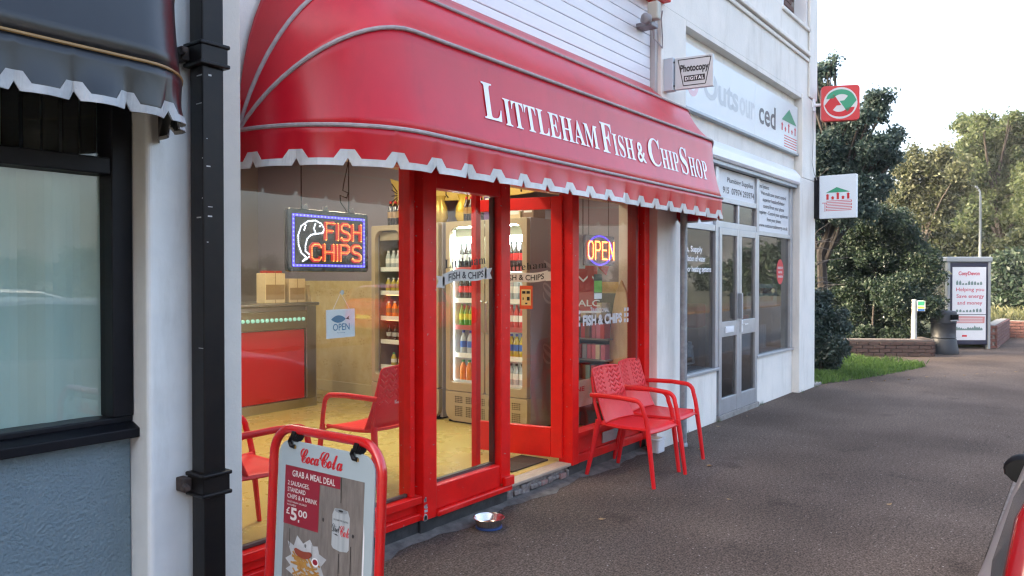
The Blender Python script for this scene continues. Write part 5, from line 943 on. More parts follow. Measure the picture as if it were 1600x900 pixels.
# window lettering and contents
M_wp = mat('white_window_vinyl', (.80, .83, .85), .5)
wf = flat((0, WY+.0335, 0), (1, 0, 0), (0, 0, 1))
def decal(name, lab, b, m, cat='window lettering'):
    o = b.build(name, m, None); tag(o, lab, cat); return o
wt = thing('window_lettering', 'white lettering about water heating on the dark window behind the grey pole', 'window lettering', (7.6, WY+.0335, 1.65))
text_lines(wt, M_wp, wf, [('Design, Supply', 7.18, 7.86, 1.875, 1.935, .025), ('and Installation of water', 7.18, 7.94, 1.775, 1.835, .025), ('Underfloor heating systems', 7.18, 8.10, 1.665, 1.725, .025)])
M_hand = mat('pale_plastic', (.62, .66, .68), .5)
ap = thing('white_appliance', 'white boiler unit with a lower tray in the dark window behind the grey pole', 'appliance', (7.6, WY+.35, .6))
MB().box(7.28, 7.55, WY+.2, WY+.4, .62, 1.12).box(7.32, 7.51, WY+.19, WY+.199, .9, 1.06).build('casing', M_hand, ap, .012)
MB().tube([(7.6, WY+.2, .66), (7.6, WY+.2, .86), (7.95, WY+.2, .86), (8.02, WY+.2, .66)], .015, 6, closed=True).tube([(7.61, WY+.2, .74), (8.0, WY+.2, .74)], .012, 6).build('wire_tray', M_hand, ap)
for i in range(2): tag(MB().box(7.3+.02*i, 7.5-.02*i, WY+.42+.1*i, WY+.5+.1*i, 1.121-.5*i, 1.3-.3*i).build('carton', M_hand if i == 0 else M_card, None, .004), ('pale carton behind the white boiler unit', 'brown carton on the floor of the white shop window')[i], 'box')
MB().box(7.165, 8.2, WY+.12, WY+.7, .50, .60).build('display_ledge', M_print, r2)
MB().box(9.5, 10.9, WY+.12, WY+.7, .50, .625).build('display_ledge', M_print, r2)
hm = MB(); hp = []
for q in range(5):
    a = math.radians(150-q*28); hm.tube([(7.83+.03*math.cos(a), WY+.17, .80+.03*math.sin(a)), (7.83+.12*math.cos(a), WY+.17, .80+(.11 if q in (1, 2, 3) else .08)*math.sin(a))], .012, 6)
hm.lathe([(0, -.006), (.045, -.006), (.045, .006), (0, .006)], (7.83, WY+.17, .79), 14, axis=Matrix.Rotation(math.radians(90), 3, 'X'))
tag(hm.build('hand_cutout', M_print, None), 'white cut-out hand standing in the left office window', 'ornament')
o = MB().box(9.72, 10.55, WY+.10, WY+.106, 1.22, 1.52).build('window_notice', M_poster, None); tag(o, 'white notice with red capitals about underfloor heating in the right office window', 'notice')
nf = flat((0, WY+.0985, 0), (1, 0, 0), (0, 0, 1)); WLOC[o.name] = Vector((0, 0, 0))
text_lines(o, M_redprint, nf, [('UNDERFLOOR HEATING', 9.76, 10.5, 1.40, 1.465, .03), ('IN YOUR HOME', 9.9, 10.4, 1.29, 1.355, .03)])
o = decal('round_sticker', 'round red sticker on the right office window pane', MB().poly(ellipse(10.48, 1.68, .15, .17, 22), (0, WY+.033, 0), (1, 0, 0), (0, 0, 1)), M_redprint, 'sticker')
b = MB()
for i, (t, w) in enumerate((('UNDERFLOOR', .11), ('HEATING', .08), ('SHOWROOM', .10))): place_text(plain_text(t, .02), flat((0, WY+.0315, 0), (1, 0, 0), (0, 0, 1)), 10.48-w, 10.48+w, 1.72-i*.06, 1.75-i*.06, b, base=.7)
WLOC[o.name] = Vector((0, 0, 0)); b.build('sticker_lettering', M_print, o)
ds = thing('display_stand', 'white display stand with pipes and red cards in the right office window', 'display stand', (10.1, WY+.4, .62))
MB().box(9.7, 10.3, WY+.35, WY+.6, .626, .85).build('stand_base', M_hand, ds, .01)
MB().box(9.75, 9.95, WY+.36, WY+.38, .86, 1.15).box(10.0, 10.2, WY+.36, WY+.38, .86, 1.1).build('red_cards', M_redprint, ds)
for k in range(4): MB().tube([(10.45+k*.07, WY+.3, .63), (10.45+k*.07, WY+.3, .95)], .014, 8).build('sample_pipe', M_print, ds, smooth=True)
o = MB().box(8.36, 8.62, WY+.3, WY+.5, 1.02, 1.30).build('red_bag', M_redprint, None, .03); tag(o, 'red bag on a stool behind the aluminium door', 'bag')
o = MB().box(8.38, 8.6, WY+.3, WY+.5, .056, 1.018).build('stool', mat('office_grey', (.2, .21, .23)), None, .01); tag(o, 'grey pedestal under the red bag behind the aluminium door', 'pedestal')
o = MB().box(9.18, 9.34, WY+.024, WY+.027, 1.2, 1.42).build('door_notice', M_poster, None); tag(o, 'small white notice inside the right aluminium door leaf', 'notice')
# projecting signs
def panel_sign(name, lab, inner, outer, z0, z1, th, rad, m, cat='sign'):
    A, B = Vector(inner), Vector(outer); u = (B-A).normalized(); w = (B-A).length; nrm = Vector((u.y, -u.x, 0))
    if nrm.x > 0: nrm = -nrm
    t = thing(name, lab, cat, (A.x, A.y, z0))
    MB().prism(rrect(w, z1-z0, rad), (A.x-nrm.x*th/2, A.y-nrm.y*th/2, z0), u, (0, 0, 1), nrm*th).build('panel', m, t, .006)
    fnn = flat(Vector((A.x, A.y, z0))+nrm*(th/2+.0015), u, (0, 0, 1))
    return t, fnn, w, u, nrm
t, fn, w, u_, n_ = panel_sign('photocopy_sign', 'grey projecting sign reading Photocopy DIGITAL above the red canopy end', (6.70, 3.10, 0), (6.755, 2.75, 0), 3.355, 3.65, .04, .004, mat('silver_grey_sign', (.50, .545, .56), .35))
b = place_text(plain_text('Photocopy', .04), fn, .05, .315, .160, .222, base=.7)
b.build('lettering', M_blackprint, t)
b = MB(); pl = [(.03, .272), (.335, .272), (.285, .03), (.08, .03)]
for i in range(4):
    a, c = pl[i], pl[(i+1) % 4]; d_ = Vector((c[0]-a[0], c[1]-a[1], 0)).normalized()*.004; px, py = -d_.y, d_.x
    b.add([fn(a[0]-px, a[1]-py), fn(c[0]-px, c[1]-py), fn(c[0]+px, c[1]+py), fn(a[0]+px, a[1]+py)], [(0, 1, 2, 3)])
b.build('outline', M_blackprint, t)
b = MB(); b.poly([(.085, .065), (.28, .065), (.28, .120), (.085, .120)], fn(0, 0)+n_*0, fn(1, 0)-fn(0, 0), fn(0, 1)-fn(0, 0)); k_ = b.build('black_bar', M_blackprint, t)
place_text(plain_text('DIGITAL', .02, 1.2), lambda u, v: fn(u, v)+n_*.0012, .096, .27, .077, .109, base=.7).build('bar_lettering', M_print, k_)
place_text(plain_text('TWW', .0), fn, .285, .33, .277, .287).build('small_mark', M_blackprint, t)
MB().box(6.65, 6.73, 3.105, 3.2, 3.35, 3.655).build('mounting_flange', mat('blue_grey_flange', (.45, .52, .58), .4), t, .004)
for z in (3.39, 3.61): MB().lathe([(.009, 0), (.009, .006)], (6.67, 3.104, z), 8, axis=Matrix.Rotation(math.radians(90), 3, 'X')).build('screw', M_black, t)
t, fn, w, u_, n_ = panel_sign('arrow_sign', 'square red projecting sign with green and red circling arrows on white disc', (11.56, 3.09, 0), (11.75, 2.615, 0), 3.845, 4.345, .09, .05, mat('red_sign_plastic', (.58, .03, .035), .35))
cx_, cz_ = w/2, .25
MB().poly(ellipse(cx_, cz_, .225, .225, 32), fn(0, 0), fn(1, 0)-fn(0, 0), fn(0, 1)-fn(0, 0)).build('white_disc', mat('grey_white_disc', (.62, .62, .62), .4), t)
def swoosh(sgn):
    pts = []; 
    for k in range(13):
        a = math.radians(175-k*15); pts.append((.19*math.cos(a)+.0, .05+.145*math.sin(a)))
    inn = []
    for k in range(13):
        a = math.radians(-5+k*14); inn.append((.105*math.cos(a)+.015, .05+.075*math.sin(a)))
    P = pts[:11]+[(.215, .03), (.09, -.13), (-.01, .03), (.05, .035)]+inn[3:]
    return [(cx_+sgn*a, cz_+sgn*b_) for a, b_ in P]
f2_ = lambda d: (fn(0, 0)+n_*d, fn(1, 0)-fn(0, 0), fn(0, 1)-fn(0, 0))
MB().poly(swoosh(1), *f2_(.0012)).build('green_arrow', mat('green_print', (.03, .30, .16), .35), t)
MB().poly(swoosh(-1), *f2_(.0012)).build('red_arrow', M_redprint, t)
MB().tube([(11.52, 3.19, 4.09), (11.565, 3.085, 4.09)], .022, 10).build('bracket_arm', M_print, t, smooth=True)
MB().box(11.47, 11.57, 3.165, 3.189, 4.0, 4.18).build('wall_plate', M_print, t, .004)
t, fn, w, u_, n_ = panel_sign('house_sign', 'white projecting box sign with green roof and red heating coil emblem', (11.655, 3.12, 0), (11.66, 2.615, 0), 2.455, 3.075, .08, .012, mat('white_light_box', (.66, .74, .80), .35))
b = MB(); f3 = f2_(.0); o3 = fn(0, 0); f3 = (o3, fn(1, 0)-o3, fn(0, 1)-o3)
b.poly([(.09, .37), (.24, .445), (.42, .37)], *f3); b.build('green_roof', mat('green_print', (.03, .30, .16), .35), t)
b = MB()
for x, h in ((.115, .085), (.185, .05), (.255, .10), (.325, .05), (.395, .09)): b.poly([(x-.016, .27), (x+.016, .27), (x+.016, .27+h-.02), (x+.026, .27+h-.02), (x, .27+h), (x-.026, .27+h-.02), (x-.016, .27+h-.02)], *f3)
def hline(z, xa, xb, q=.004): b.poly([(xa, z-q), (xb, z-q), (xb, z+q), (xa, z+q)], *f3)
for k in range(7): hline(.25-k*.023, .10, .44)
for k in range(6): b.poly([(.436 if k % 2 == 0 else .096, .25-k*.023), (.444 if k % 2 == 0 else .104, .25-k*.023), (.444 if k % 2 == 0 else .104, .227-k*.023), (.436 if k % 2 == 0 else .096, .227-k*.023)], *f3)
hline(.225, .04, .10); b.poly([(.076, .10), (.084, .10), (.084, .225), (.076, .225)], *f3)
b.build('red_emblem', M_redprint, t)
MB().box(11.60, 11.67, 3.121, 3.19, 2.46, 3.06).build('dark_bracket', M_navy, t, .004)
# security lamp and cables
sl = thing('security_lamp', 'grey cream floodlight box on a bracket at the top corner of the white boards', 'lamp', (6.27, 3.15, 3.95))
MB().box(6.235, 6.315, 3.06, 3.16, 3.90, 4.06).build('housing', mat('beige_plastic', (.40, .40, .34), .5), sl, .012)
MB().lathe([(.0, 0), (.045, .0), (.055, .03), (.03, .07), (0, .08)], (6.18, 3.13, 3.87), 12, axis=Matrix.Rotation(math.radians(-60), 3, 'Y')).build('sensor', mat('grey_plastic', (.2, .2, .21), .4), sl, smooth=True)
MB().box(6.26, 6.40, 3.13, 3.283, 3.86, 3.90).build('bracket', mat('grey_plastic', (.2, .2, .21)), sl, .006)
o = MB().tube([(6.33, 3.12, 3.99), (6.42, 3.1, 4.02), (6.5, 3.15, 3.98), (6.62, 3.195, 3.85), (6.62, 3.195, 3.75), (6.45, 3.2, 3.8), (6.33, 3.16, 3.93)], .006, 6).build('loose_cable', mat('grey_cable', (.35, .34, .33), .5), None, smooth=True); tag(o, 'thin grey cable looped from the floodlight box', 'cable')
o = MB().tube([(11.44, 3.17, 4.05), (11.45, 3.165, 3.6), (11.43, 3.17, 3.25), (11.5, 3.16, 3.1), (11.6, 3.15, 3.02)], .006, 6).build('loose_cable', mat('grey_cable', (.35, .34, .33), .5), None, smooth=True); tag(o, 'thin grey cable hanging between the two projecting signs', 'cable')

# ================================================================== SIGNS IN THE WINDOWS
STROKE = {'F': [[(0,0),(0,1),(.62,1)],[(0,.52),(.5,.52)]], 'I': [[(0,0),(0,1)]], 'S': [[(.62,.86),(.5,.98),(.15,.98),(0,.85),(0,.66),(.12,.55),(.5,.46),(.63,.34),(.63,.15),(.5,.02),(.13,.02),(0,.15)]],
  'H': [[(0,0),(0,1)],[(.62,0),(.62,1)],[(0,.52),(.62,.52)]], 'C': [[(.64,.82),(.5,.98),(.15,.98),(0,.82),(0,.18),(.15,.02),(.5,.02),(.64,.18)]], 'P': [[(0,0),(0,1),(.48,1),(.62,.88),(.62,.62),(.48,.5),(0,.5)]],
  'O': [[(.15,.02),(.48,.02),(.62,.18),(.62,.82),(.48,.98),(.15,.98),(0,.82),(0,.18),(.15,.02)]], 'E': [[(.6,0),(0,0),(0,1),(.6,1)],[(0,.52),(.5,.52)]], 'N': [[(0,0),(0,1),(.62,0),(.62,1)]]}
def word_lines(word, x0, x1, z0, z1, gap=.26):
    ws = [(.0 if c == 'I' else .62) for c in word]; tot = sum(ws)+gap*(len(word)-1); k = (x1-x0)/tot; x = x0; out = []
    for c, w in zip(word, ws):
        for st in STROKE[c]: out.append([(x+p[0]*k, z0+p[1]*(z1-z0)) for p in st])
        x += (w+gap)*k
    return out
def dots_along(lines, step, y, r, mb):
    for ln in lines:
        d = 0.
        for a, b in zip(ln, ln[1:]):
            L = math.dist(a, b); n = max(1, round(L/step))
            for i in range(n+(b is ln[-1])):
                t = i/n; x, z = a[0]+(b[0]-a[0])*t, a[1]+(b[1]-a[1])*t
                mb.add([(x-r, y, z), (x, y, z-r), (x+r, y, z), (x, y, z+r), (x, y-r*.8, z)], [(0, 1, 4), (1, 2, 4), (2, 3, 4), (3, 0, 4)])
    return mb
def stuff(o): o['kind'] = 'stuff'; return o
M_ledred = emis('red_led', (1, .24, .04), 1.6); M_ledredg = emis('red_led_glow', (.9, .03, .02), 0.09); M_ledblue = emis('blue_led', (.12, .16, 1), 0.9); M_ledblueg = emis('blue_led_glow', (.07, .03, .75), 0.3); M_ledfish = emis('white_led_dot', (.85, .9, 1), 0.5)  # dim emissive backings imitate LED light spilling onto the panels
M_ledpanel = mat('black_sign_panel', (.012, .012, .016), .25, coat=.6)
Y = WY+.115
ls = thing('led_sign', 'lit LED sign reading FISH CHIPS with white fish outline and blue dotted border', 'sign', (2.84, Y, 1.63))
MB().prism(rrect(.575, .342, .02), (2.552, Y+.03, 1.632), (1, 0, 0), (0, 0, 1), (0, -.03, 0)).build('case', M_ledpanel, ls, .006)
def loop_lines(x0, x1, z0, z1): return [[(x0, z0), (x1, z0), (x1, z1), (x0, z1), (x0, z0)]]
tr = MB()
ring(rrect(.515, .285, .006, 2), rrect(.487, .257, .006, 2, .014, .014), (2.582, Y-.0015, 1.660), (1, 0, 0), (0, 0, 1), (0, -.001, 0), tr)
tr.build('blue_glow_band', M_ledblueg, ls)
stuff(dots_along(loop_lines(2.589, 3.090, 1.667, 1.938), .0235, Y-.004, .0058, MB()).build('blue_leds', M_ledblue, ls))
w1 = word_lines('FISH', 2.805, 3.060, 1.812, 1.905); w2 = word_lines('CHIPS', 2.705, 3.060, 1.695, 1.785)
g = MB()
for ln in w1+w2: g.tube([(x, Y-.0012, z) for x, z in ln], .0125, 6)
g.build('red_letter_glow', M_ledredg, ls)  # wider strokes behind the dots stand in for their red glow
stuff(dots_along(w1+w2, .0098, Y-.010, .0052, MB()).build('red_leds', M_ledred, ls))
fish = [[(2.650, 1.690), (2.672, 1.712), (2.640, 1.735), (2.622, 1.78), (2.620, 1.83), (2.640, 1.88), (2.685, 1.908), (2.735, 1.915), (2.775, 1.900), (2.797, 1.872), (2.785, 1.848), (2.745, 1.842), (2.705, 1.835), (2.680, 1.812), (2.668, 1.775), (2.668, 1.745), (2.700, 1.722), (2.680, 1.705), (2.650, 1.690)],
        [(2.735, 1.895), (2.725, 1.87), (2.735, 1.85)], [(2.765, 1.885), (2.768, 1.886)], [(2.66, 1.86), (2.67, 1.885)]]
stuff(dots_along(fish, .0105, Y-.004, .0052, MB()).build('fish_leds', M_ledfish, ls))
for x in (2.655, 2.99):
    MB().tube([(x, Y+.015, 1.972), (x+.004, Y+.02, 2.3), (x+.006, Y+.02, 3.2)], .0028, 6).build('hanging_wire', M_black, ls)
MB().tube([(2.99, Y+.02, 1.972), (2.93, Y+.015, 2.03), (2.925, Y+.015, 2.07), (2.98, Y+.02, 2.06), (2.99, Y+.02, 2.09), (2.95, Y+.02, 2.1), (2.96, Y+.02, 2.15), (3.0, Y+.02, 2.3), (3.0, Y+.02, 3.2)], .0032, 6).build('mains_lead', M_black, ls, smooth=True)
b = MB()
for x in (2.66, 2.80, 2.99): b.prism([(0, 0), (.05, .0), (.035, .015), (.03, .03), (.015, .02), (.0, .022)], (x, Y+.012, 1.974), (1, 0, 0), (0, 0, 1), (0, .004, 0))
b.build('torn_tape', M_print, ls)
# OPEN sign
lo = thing('led_sign', 'lit LED sign reading OPEN inside a blue oval in the right window', 'sign', (5.83, Y, 1.7))
MB().prism(rrect(.50, .265, .015), (5.58, Y+.03, 1.703), (1, 0, 0), (0, 0, 1), (0, -.03, 0)).build('case', mat('purple_sign_panel', (.05, .015, .07), .3, coat=.4), lo, .006)
ov = [ellipse(5.825, 1.838, .205, .125, 44)]; ov = [ov[0]+[ov[0][0]]]
g = MB(); g.tube([(x, Y-.001, z) for x, z in ov[0]], .008, 6); g.build('blue_glow_band', M_ledblueg, lo)  # emissive ring stands in for the glow around the oval
stuff(dots_along(ov, .02, Y-.009, .0052, MB()).build('blue_leds', emis('violet_led', (.22, .10, .9), .05), lo))
w1 = word_lines('OPEN', 5.61, 6.045, 1.762, 1.912, .3)
g = MB()
for ln in w1: g.tube([(x, Y-.0015, z) for x, z in ln], .011, 6)
g.build('red_letter_glow', M_ledredg, lo)
stuff(dots_along(w1, .0125, Y-.012, .0075, MB()).build('red_leds', M_ledred, lo))
for x in (5.66, 6.0): MB().tube([(x, Y+.015, 1.968), (x, Y+.02, 3.2)], .0025, 6).build('hanging_wire', M_black, lo)
# hanging card
oc = thing('open_card', 'white hanging card with a blue fish and the word OPEN', 'card', (2.88, WY+.075, 1.26))
cf = flat((2.776, WY+.07, 1.262), Vector((1, 0, .012)), Vector((-.012, 0, 1)))
MB().prism([(0, 0), (.205, 0), (.205, .160), (0, .160)], cf(0, 0), cf(1, 0)-cf(0, 0), cf(0, 1)-cf(0, 0), (0, .004, 0)).build('card', mat('white_card', (.74, .78, .80), .6), oc)
ck = lambda u, v: cf(u, v)+Vector((0, -.0012, 0))
M_fb = mat('blue_fish_print', (.02, .16, .32), .5)
b = MB(); b.poly([(.033+.105*t, .105+.022*math.sin(math.pi*t)**.8) for t in [i/10 for i in range(11)]]+[(.138-.105*t, .105-.020*math.sin(math.pi*t)**.8) for t in [i/10 for i in range(1, 10)]], ck(0, 0), ck(1, 0)-ck(0, 0), ck(0, 1)-ck(0, 0))
b.build('blue_fish', M_fb, oc)
b = MB(); b.poly([(.138, .105), (.165, .122), (.158, .107), (.168, .098)], ck(0, 0), ck(1, 0)-ck(0, 0), ck(0, 1)-ck(0, 0)); b.build('fish_tail', M_blackprint, oc)
b = place_text(plain_text('OPEN', .01), ck, .045, .165, .042, .080, base=.7); place_text(plain_text('for frying', .0), ck, .075, .13, .026, .033, b, base=.7); b.build('lettering', M_fb, oc)
MB().tube([(2.82, WY+.07, 1.42), (2.873, WY+.066, 1.515), (2.94, WY+.07, 1.424)], .0016, 5).build('string', M_print, oc)
MB().lathe([(.014, 0), (.010, .006), (.005, .012), (.005, .018), (0, .019)], (2.873, WY+.052, 1.518), 12, axis=Matrix.Rotation(math.radians(-90), 3, 'X')).build('suction_cup', mat('clear_rubber', (.6, .62, .6), .2), oc, smooth=True)
# window transfers
M_rib = mat('frosted_ribbon', (.60, .62, .58), .5); M_frost = mat('frosted_white_vinyl', (.55, .57, .57), .5)
def ribbon(fn, nrm, lab, w):
    """word Littleham over a waving ribbon with FISH & CHIPS, as a window transfer; fn(u 0..w, v)"""
    t = thing('window_transfer', lab, 'window transfer', fn(w/2, 0))
    up, dn = [], []
    for i in range(17):
        q = i/16; u = w*(.1+.8*q); v = .012*math.sin(q*2*math.pi-.3)+.055*(q-.5)
        up.append((u, v+.038)); dn.append((u, v-.038))
    m = MB(); n = len(up); m.add([fn(*p) for p in up]+[fn(*p) for p in dn], [(n+i, n+i+1, i+1, i) for i in range(n-1)])
    for e, sg_ in ((0, -1), (n-1, 1)):
        u, v = up[e][0], up[e][1]-.038
        m.add([fn(u-sg_*.02, v+.022), fn(u+sg_*w*.11, v+.030), fn(u+sg_*w*.07, v-.006), fn(u+sg_*w*.11, v-.045), fn(u-sg_*.02, v-.05)], [(0, 1, 2, 3, 4)])
    m.build('ribbon', M_rib, t)
    vs, fs_ = plain_text('FISH & CHIPS', .018)
    def wav(u, v):
        q = (u/w-.1)/.8; return fn(u, v+.012*math.sin(q*2*math.pi-.3)+.055*(q-.5))+nrm*.0012
    place_text((vs, fs_), wav, w*.20, w*.84, -.022, .022, base=.7).build('ribbon_lettering', M_blackprint, t)
    place_text(glyph_text(['b'+c for c in 'Littleham'], .015), lambda u, v: fn(u, v+.05*(u/w-.5))+nrm*.0, w*.14, w*.88, .062, .118, base=capI).build('name_lettering', M_blackprint, t)
ribbon(flat((3.60, WY+.0035, 1.615), (1, 0, 0), (0, 0, 1)), Vector((0, -1, 0)), 'window transfer with ribbon reading FISH & CHIPS on the fixed door pane', .56)
lf = lambda d: flat(Vector((hx, hy, 0))+ex*(LW-.10)+en*(.0045+d), -ex, (0, 0, 1))
l0 = lf(0)
ribbon(lambda u, v: l0(u+.08, v+1.60), en, 'window transfer with ribbon reading FISH & CHIPS on the open door pane', .56)
o = MB().prism([(0, 0), (.115, 0), (.115, .19), (0, .19)], l0(.335, 1.345), l0(1, 0)-l0(0, 0), (0, 0, 1), en*.002).build('notice_card', mat('orange_red_card', (.60, .08, .02), .5), None); tag(o, 'small orange red card with cream middle stuck on the open door pane', 'notice'); WLOC[o.name] = Vector((0, 0, 0))
q0 = lf(.0035); MB().poly([(.35, 1.375), (.435, 1.375), (.435, 1.505), (.35, 1.505)], q0(0, 0), q0(1, 0)-q0(0, 0), (0, 0, 1)).build('cream_middle', mat('cream_print', (.68, .54, .22), .5), o)
q1 = lf(.0045); b = MB()
for (a, c, w_, h_) in ((.358, 1.47, .03, .022), (.397, 1.47, .03, .022), (.362, 1.42, .01, .02), (.40, 1.415, .025, .03), (.385, 1.385, .02, .012)): b.poly([(a, c), (a+w_, c), (a+w_, c+h_), (a, c+h_)], q1(0, 0), q1(1, 0)-q1(0, 0), (0, 0, 1))
b.build('dark_marks', M_blackprint, o)
def round_sticker(u, z, r, lab, txt):
    a = lf(.0005); o = MB().poly(ellipse(u, z, r, r*1.15, 22), a(0, 0), a(1, 0)-a(0, 0), (0, 0, 1)).build('round_sticker', M_redprint, None); tag(o, lab, 'sticker'); WLOC[o.name] = Vector((0, 0, 0))
    a2 = lf(.0015); place_text(plain_text(txt, .03), a2, u-r*.7, u+r*.7, z-r*.22, z+r*.22, base=.7).build('sticker_lettering', M_print, o)
round_sticker(.17, 1.42, .075, 'round red PUSH sticker on the open door pane behind the frame', 'PUSH')
# Traditional fish & chips
tw = flat((0, WY+.0435, 0), (1, 0, 0), (0, 0, 1))
wt = thing('window_lettering', 'frosted lettering TRADITIONAL FISH & CHIPS across the right window', 'window lettering', (5.75, WY+.0435, 1.2))
b = place_text(plain_text('T', .025), tw, 5.545, 5.575, 1.305, 1.352, base=.7); place_text(plain_text('RADITIONAL', .025), tw, 5.58, 5.86, 1.305, 1.342, b, base=.7); b.build('upper_line', M_frost, wt)['kind'] = 'stuff'
text_lines(wt, M_frost, tw, [('FISH & CHIPS', 5.425, 6.09, 1.205, 1.285, .045)], 'lower_line')
for xa in (5.30, 5.35, 6.13, 6.18):
    for k in range(3): MB().poly([(xa, 1.20+k*.05), (xa+.032, 1.20+k*.05), (xa+.032, 1.232+k*.05), (xa, 1.232+k*.05)], (0, WY+.0435, 0), (1, 0, 0), (0, 0, 1)).build('square', M_frost, wt)
hs = MB().poly([(5.615, 1.415), (5.755, 1.415), (5.755, 1.63), (5.615, 1.63)], (0, WY+.053, 0), (1, 0, 0), (0, 0, 1)).build('hygiene_sticker', M_blackprint, None); tag(hs, 'green and black hygiene rating sticker under the OPEN light', 'sticker'); WLOC[hs.name] = Vector((0, 0, 0))
MB().poly([(5.622, 1.475), (5.748, 1.475), (5.748, 1.575), (5.622, 1.575)], (0, WY+.0522, 0), (1, 0, 0), (0, 0, 1)).build('green_panel', mat('lime_print', (.14, .42, .03), .5), hs)
MB().poly([(5.622, 1.42), (5.748, 1.42), (5.748, 1.468), (5.622, 1.468)], (0, WY+.0522, 0), (1, 0, 0), (0, 0, 1)).build('white_panel', M_print, hs)
# ================================================================== CHAIRS
def chair_proto():
    t = thing('armchair', 'x', 'chair', (0, 0, 0), 'red plastic armchairs of the chip shop')
    # seat: dished sheet with a waterfall front
    ns, nv = 18, 12; m = MB(); V = []
    for j in range(nv+1):
        q = j/nv; y = -.27+.47*q
        z = .445-.012*math.sin(math.pi*q)-.035*max(0, (.18-q)/.18)**2+.02*q*0
        hw = .245-.02*q
        for i in range(ns+1):
            u = -1+2*i/ns; V.append((u*hw, y, z-.010*(1-u*u)+.0*u+(-.012 if abs(u) > .95 else 0)))
    m.add(V, [(j*(ns+1)+i, j*(ns+1)+i+1, (j+1)*(ns+1)+i+1, (j+1)*(ns+1)+i) for j in range(nv) for i in range(ns)])
    s = m.build('seat', M_chair, t, smooth=True, ang=60); k = s.modifiers.new('thick', 'SOLIDIFY'); k.thickness = .012; k.offset = -1
    # backrest: curved sheet, wave shaped cuts left out of the sheet
    nu, nz = 44, 56; V = []; F = []
    for j in range(nz+1):
        q = j/nz; z = .44+.425*q
        yb = .195+.10*q+.03*(1-q)**3*-1.0
        hw = .232-.018*q if q < .93 else .232-.018*q-.02*((q-.93)/.07)**2
        for i in range(nu+1):
            u = -1+2*i/nu; V.append((u*hw, yb-.035*u*u*(1-.4*q), z+(.012*(1-u*u) if q > .9 else 0)*(q-.9)*10))
    for j in range(nz):
        for i in range(nu):
            q = j/nz; c = i % 7; hole = False
            if .36 < q < .95 and 1 < i < nu-2 and not (.43 < (i+.5)/nu < .57):
                tri = (i % 7); tri = tri if tri < 4 else 6-tri
                hole = ((j+tri) % 5 == 0) and not (i % 7 == 0) and RND.random() > .03
            if not hole: F.append((j*(nu+1)+i, j*(nu+1)+i+1, (j+1)*(nu+1)+i+1, (j+1)*(nu+1)+i))
    m = MB(); m.add(V, F); b_ = m.build('backrest', M_chair, t, smooth=True, ang=60); k = b_.modifiers.new('thick', 'SOLIDIFY'); k.thickness = .009; k.offset = 0
    # little white script mark on the outer face of the back
    place_text(glyph_text(['sC', 'so', 'sc', 'sa', 'sC', 'so', 'sl', 'sa'], -.02), lambda u, v: Vector((-u, .2385+(v-.62)*.25, v)), -.05, .05, .60, .630).build('script_mark', M_print, t)
    for sx in (-1, 1):
        P = [(sx*.238, .265, .655), (sx*.262, .16, .662), (sx*.272, -.02, .664), (sx*.274, -.15, .655)]
        for a in range(5):
            f = math.radians(18*(a+1)); P.append((sx*.274, -.15-.075*math.sin(f), .655-.075*(1-math.cos(f))))
        P += [(sx*.268, -.245, .52), (sx*.264, -.262, .43)]
        MB().tube(P, [(.013, .019)]*len(P), 10, flat=(1, 0, 0)).build('arm', M_chair, t, smooth=True)
        MB().tube([(sx*.262, -.258, .442), (sx*.268, -.285, .25), (sx*.274, -.318, .0)], [(.019, .021), (.017, .019), (.014, .016)], 8).build('leg', M_chair, t, smooth=True)
        MB().tube([(sx*.215, .205, .46), (sx*.232, .235, .28), (sx*.252, .298, .0)], [(.021, .025), (.018, .022), (.014, .016)], 8).build('leg', M_chair, t, smooth=True)
        MB().tube([(sx*.235, -.24, .428), (sx*.22, 0, .422), (sx*.205, .20, .435)], .013, 6).build('seat_rail', M_chair, t, smooth=True)
        MB().tube([(sx*.215, .19, .44), (sx*.228, .235, .60), (sx*.222, .268, .80)], [(.013, .016), (.012, .013), (.008, .009)], 8).build('back_rail', M_chair, t, smooth=True)
    return t
ch = chair_proto()
ch.location = (5.562, 2.925, 0); ch.rotation_euler = (0, 0, math.radians(-1)); ch['label'] = 'red plastic armchair outdoors in front of the vent plate, nearer the open door'
dup(ch, (6.135, 3.005, 0), math.radians(2), 'red plastic armchair outdoors beside the grey pole')
dup(ch, (3.79, 4.05, .13), math.radians(181), 'red plastic armchair inside the window with its back to the street')
dup(ch, (2.48, 3.71, .13), math.radians(92), 'red plastic armchair inside at the far left behind the pavement sign')
# ================================================================== PAVEMENT SIGN
sb_ = thing('pavement_sign', 'red tube framed swing sign with meal deal poster on the pavement', 'pavement sign', (1.88, 2.35, 0))
M_frame = mat('red_gloss_tube', (.52, .008, .008), .22, coat=.7)
M_pan = mat('pale_blue_white_panel', (.36, .445, .485), .4, var=.05, vscale=3)
tl = math.radians(3)
def sgn(u, v, d=0.):            # u along the board from its left edge, v up from the top (negative), d towards the viewer
    return Vector((1.94+v*math.sin(tl)-d*math.cos(tl), 2.64-u, 1.0+v*math.cos(tl)+d*math.sin(tl)))
ua, ub = -.028, .608; R_c = .115; P = [sgn(ua, -.95)]
for a in range(9): f = math.radians(180-90*a/8); P.append(sgn(ua+R_c+R_c*math.cos(f), -.008-R_c+R_c*math.sin(f)))
for a in range(9): f = math.radians(90-90*a/8); P.append(sgn(ub-R_c+R_c*math.cos(f), -.008-R_c+R_c*math.sin(f)))
P.append(sgn(ub, -.95))
MB().tube(P, .0185, 14).build('tube_frame', M_frame, sb_, smooth=True)
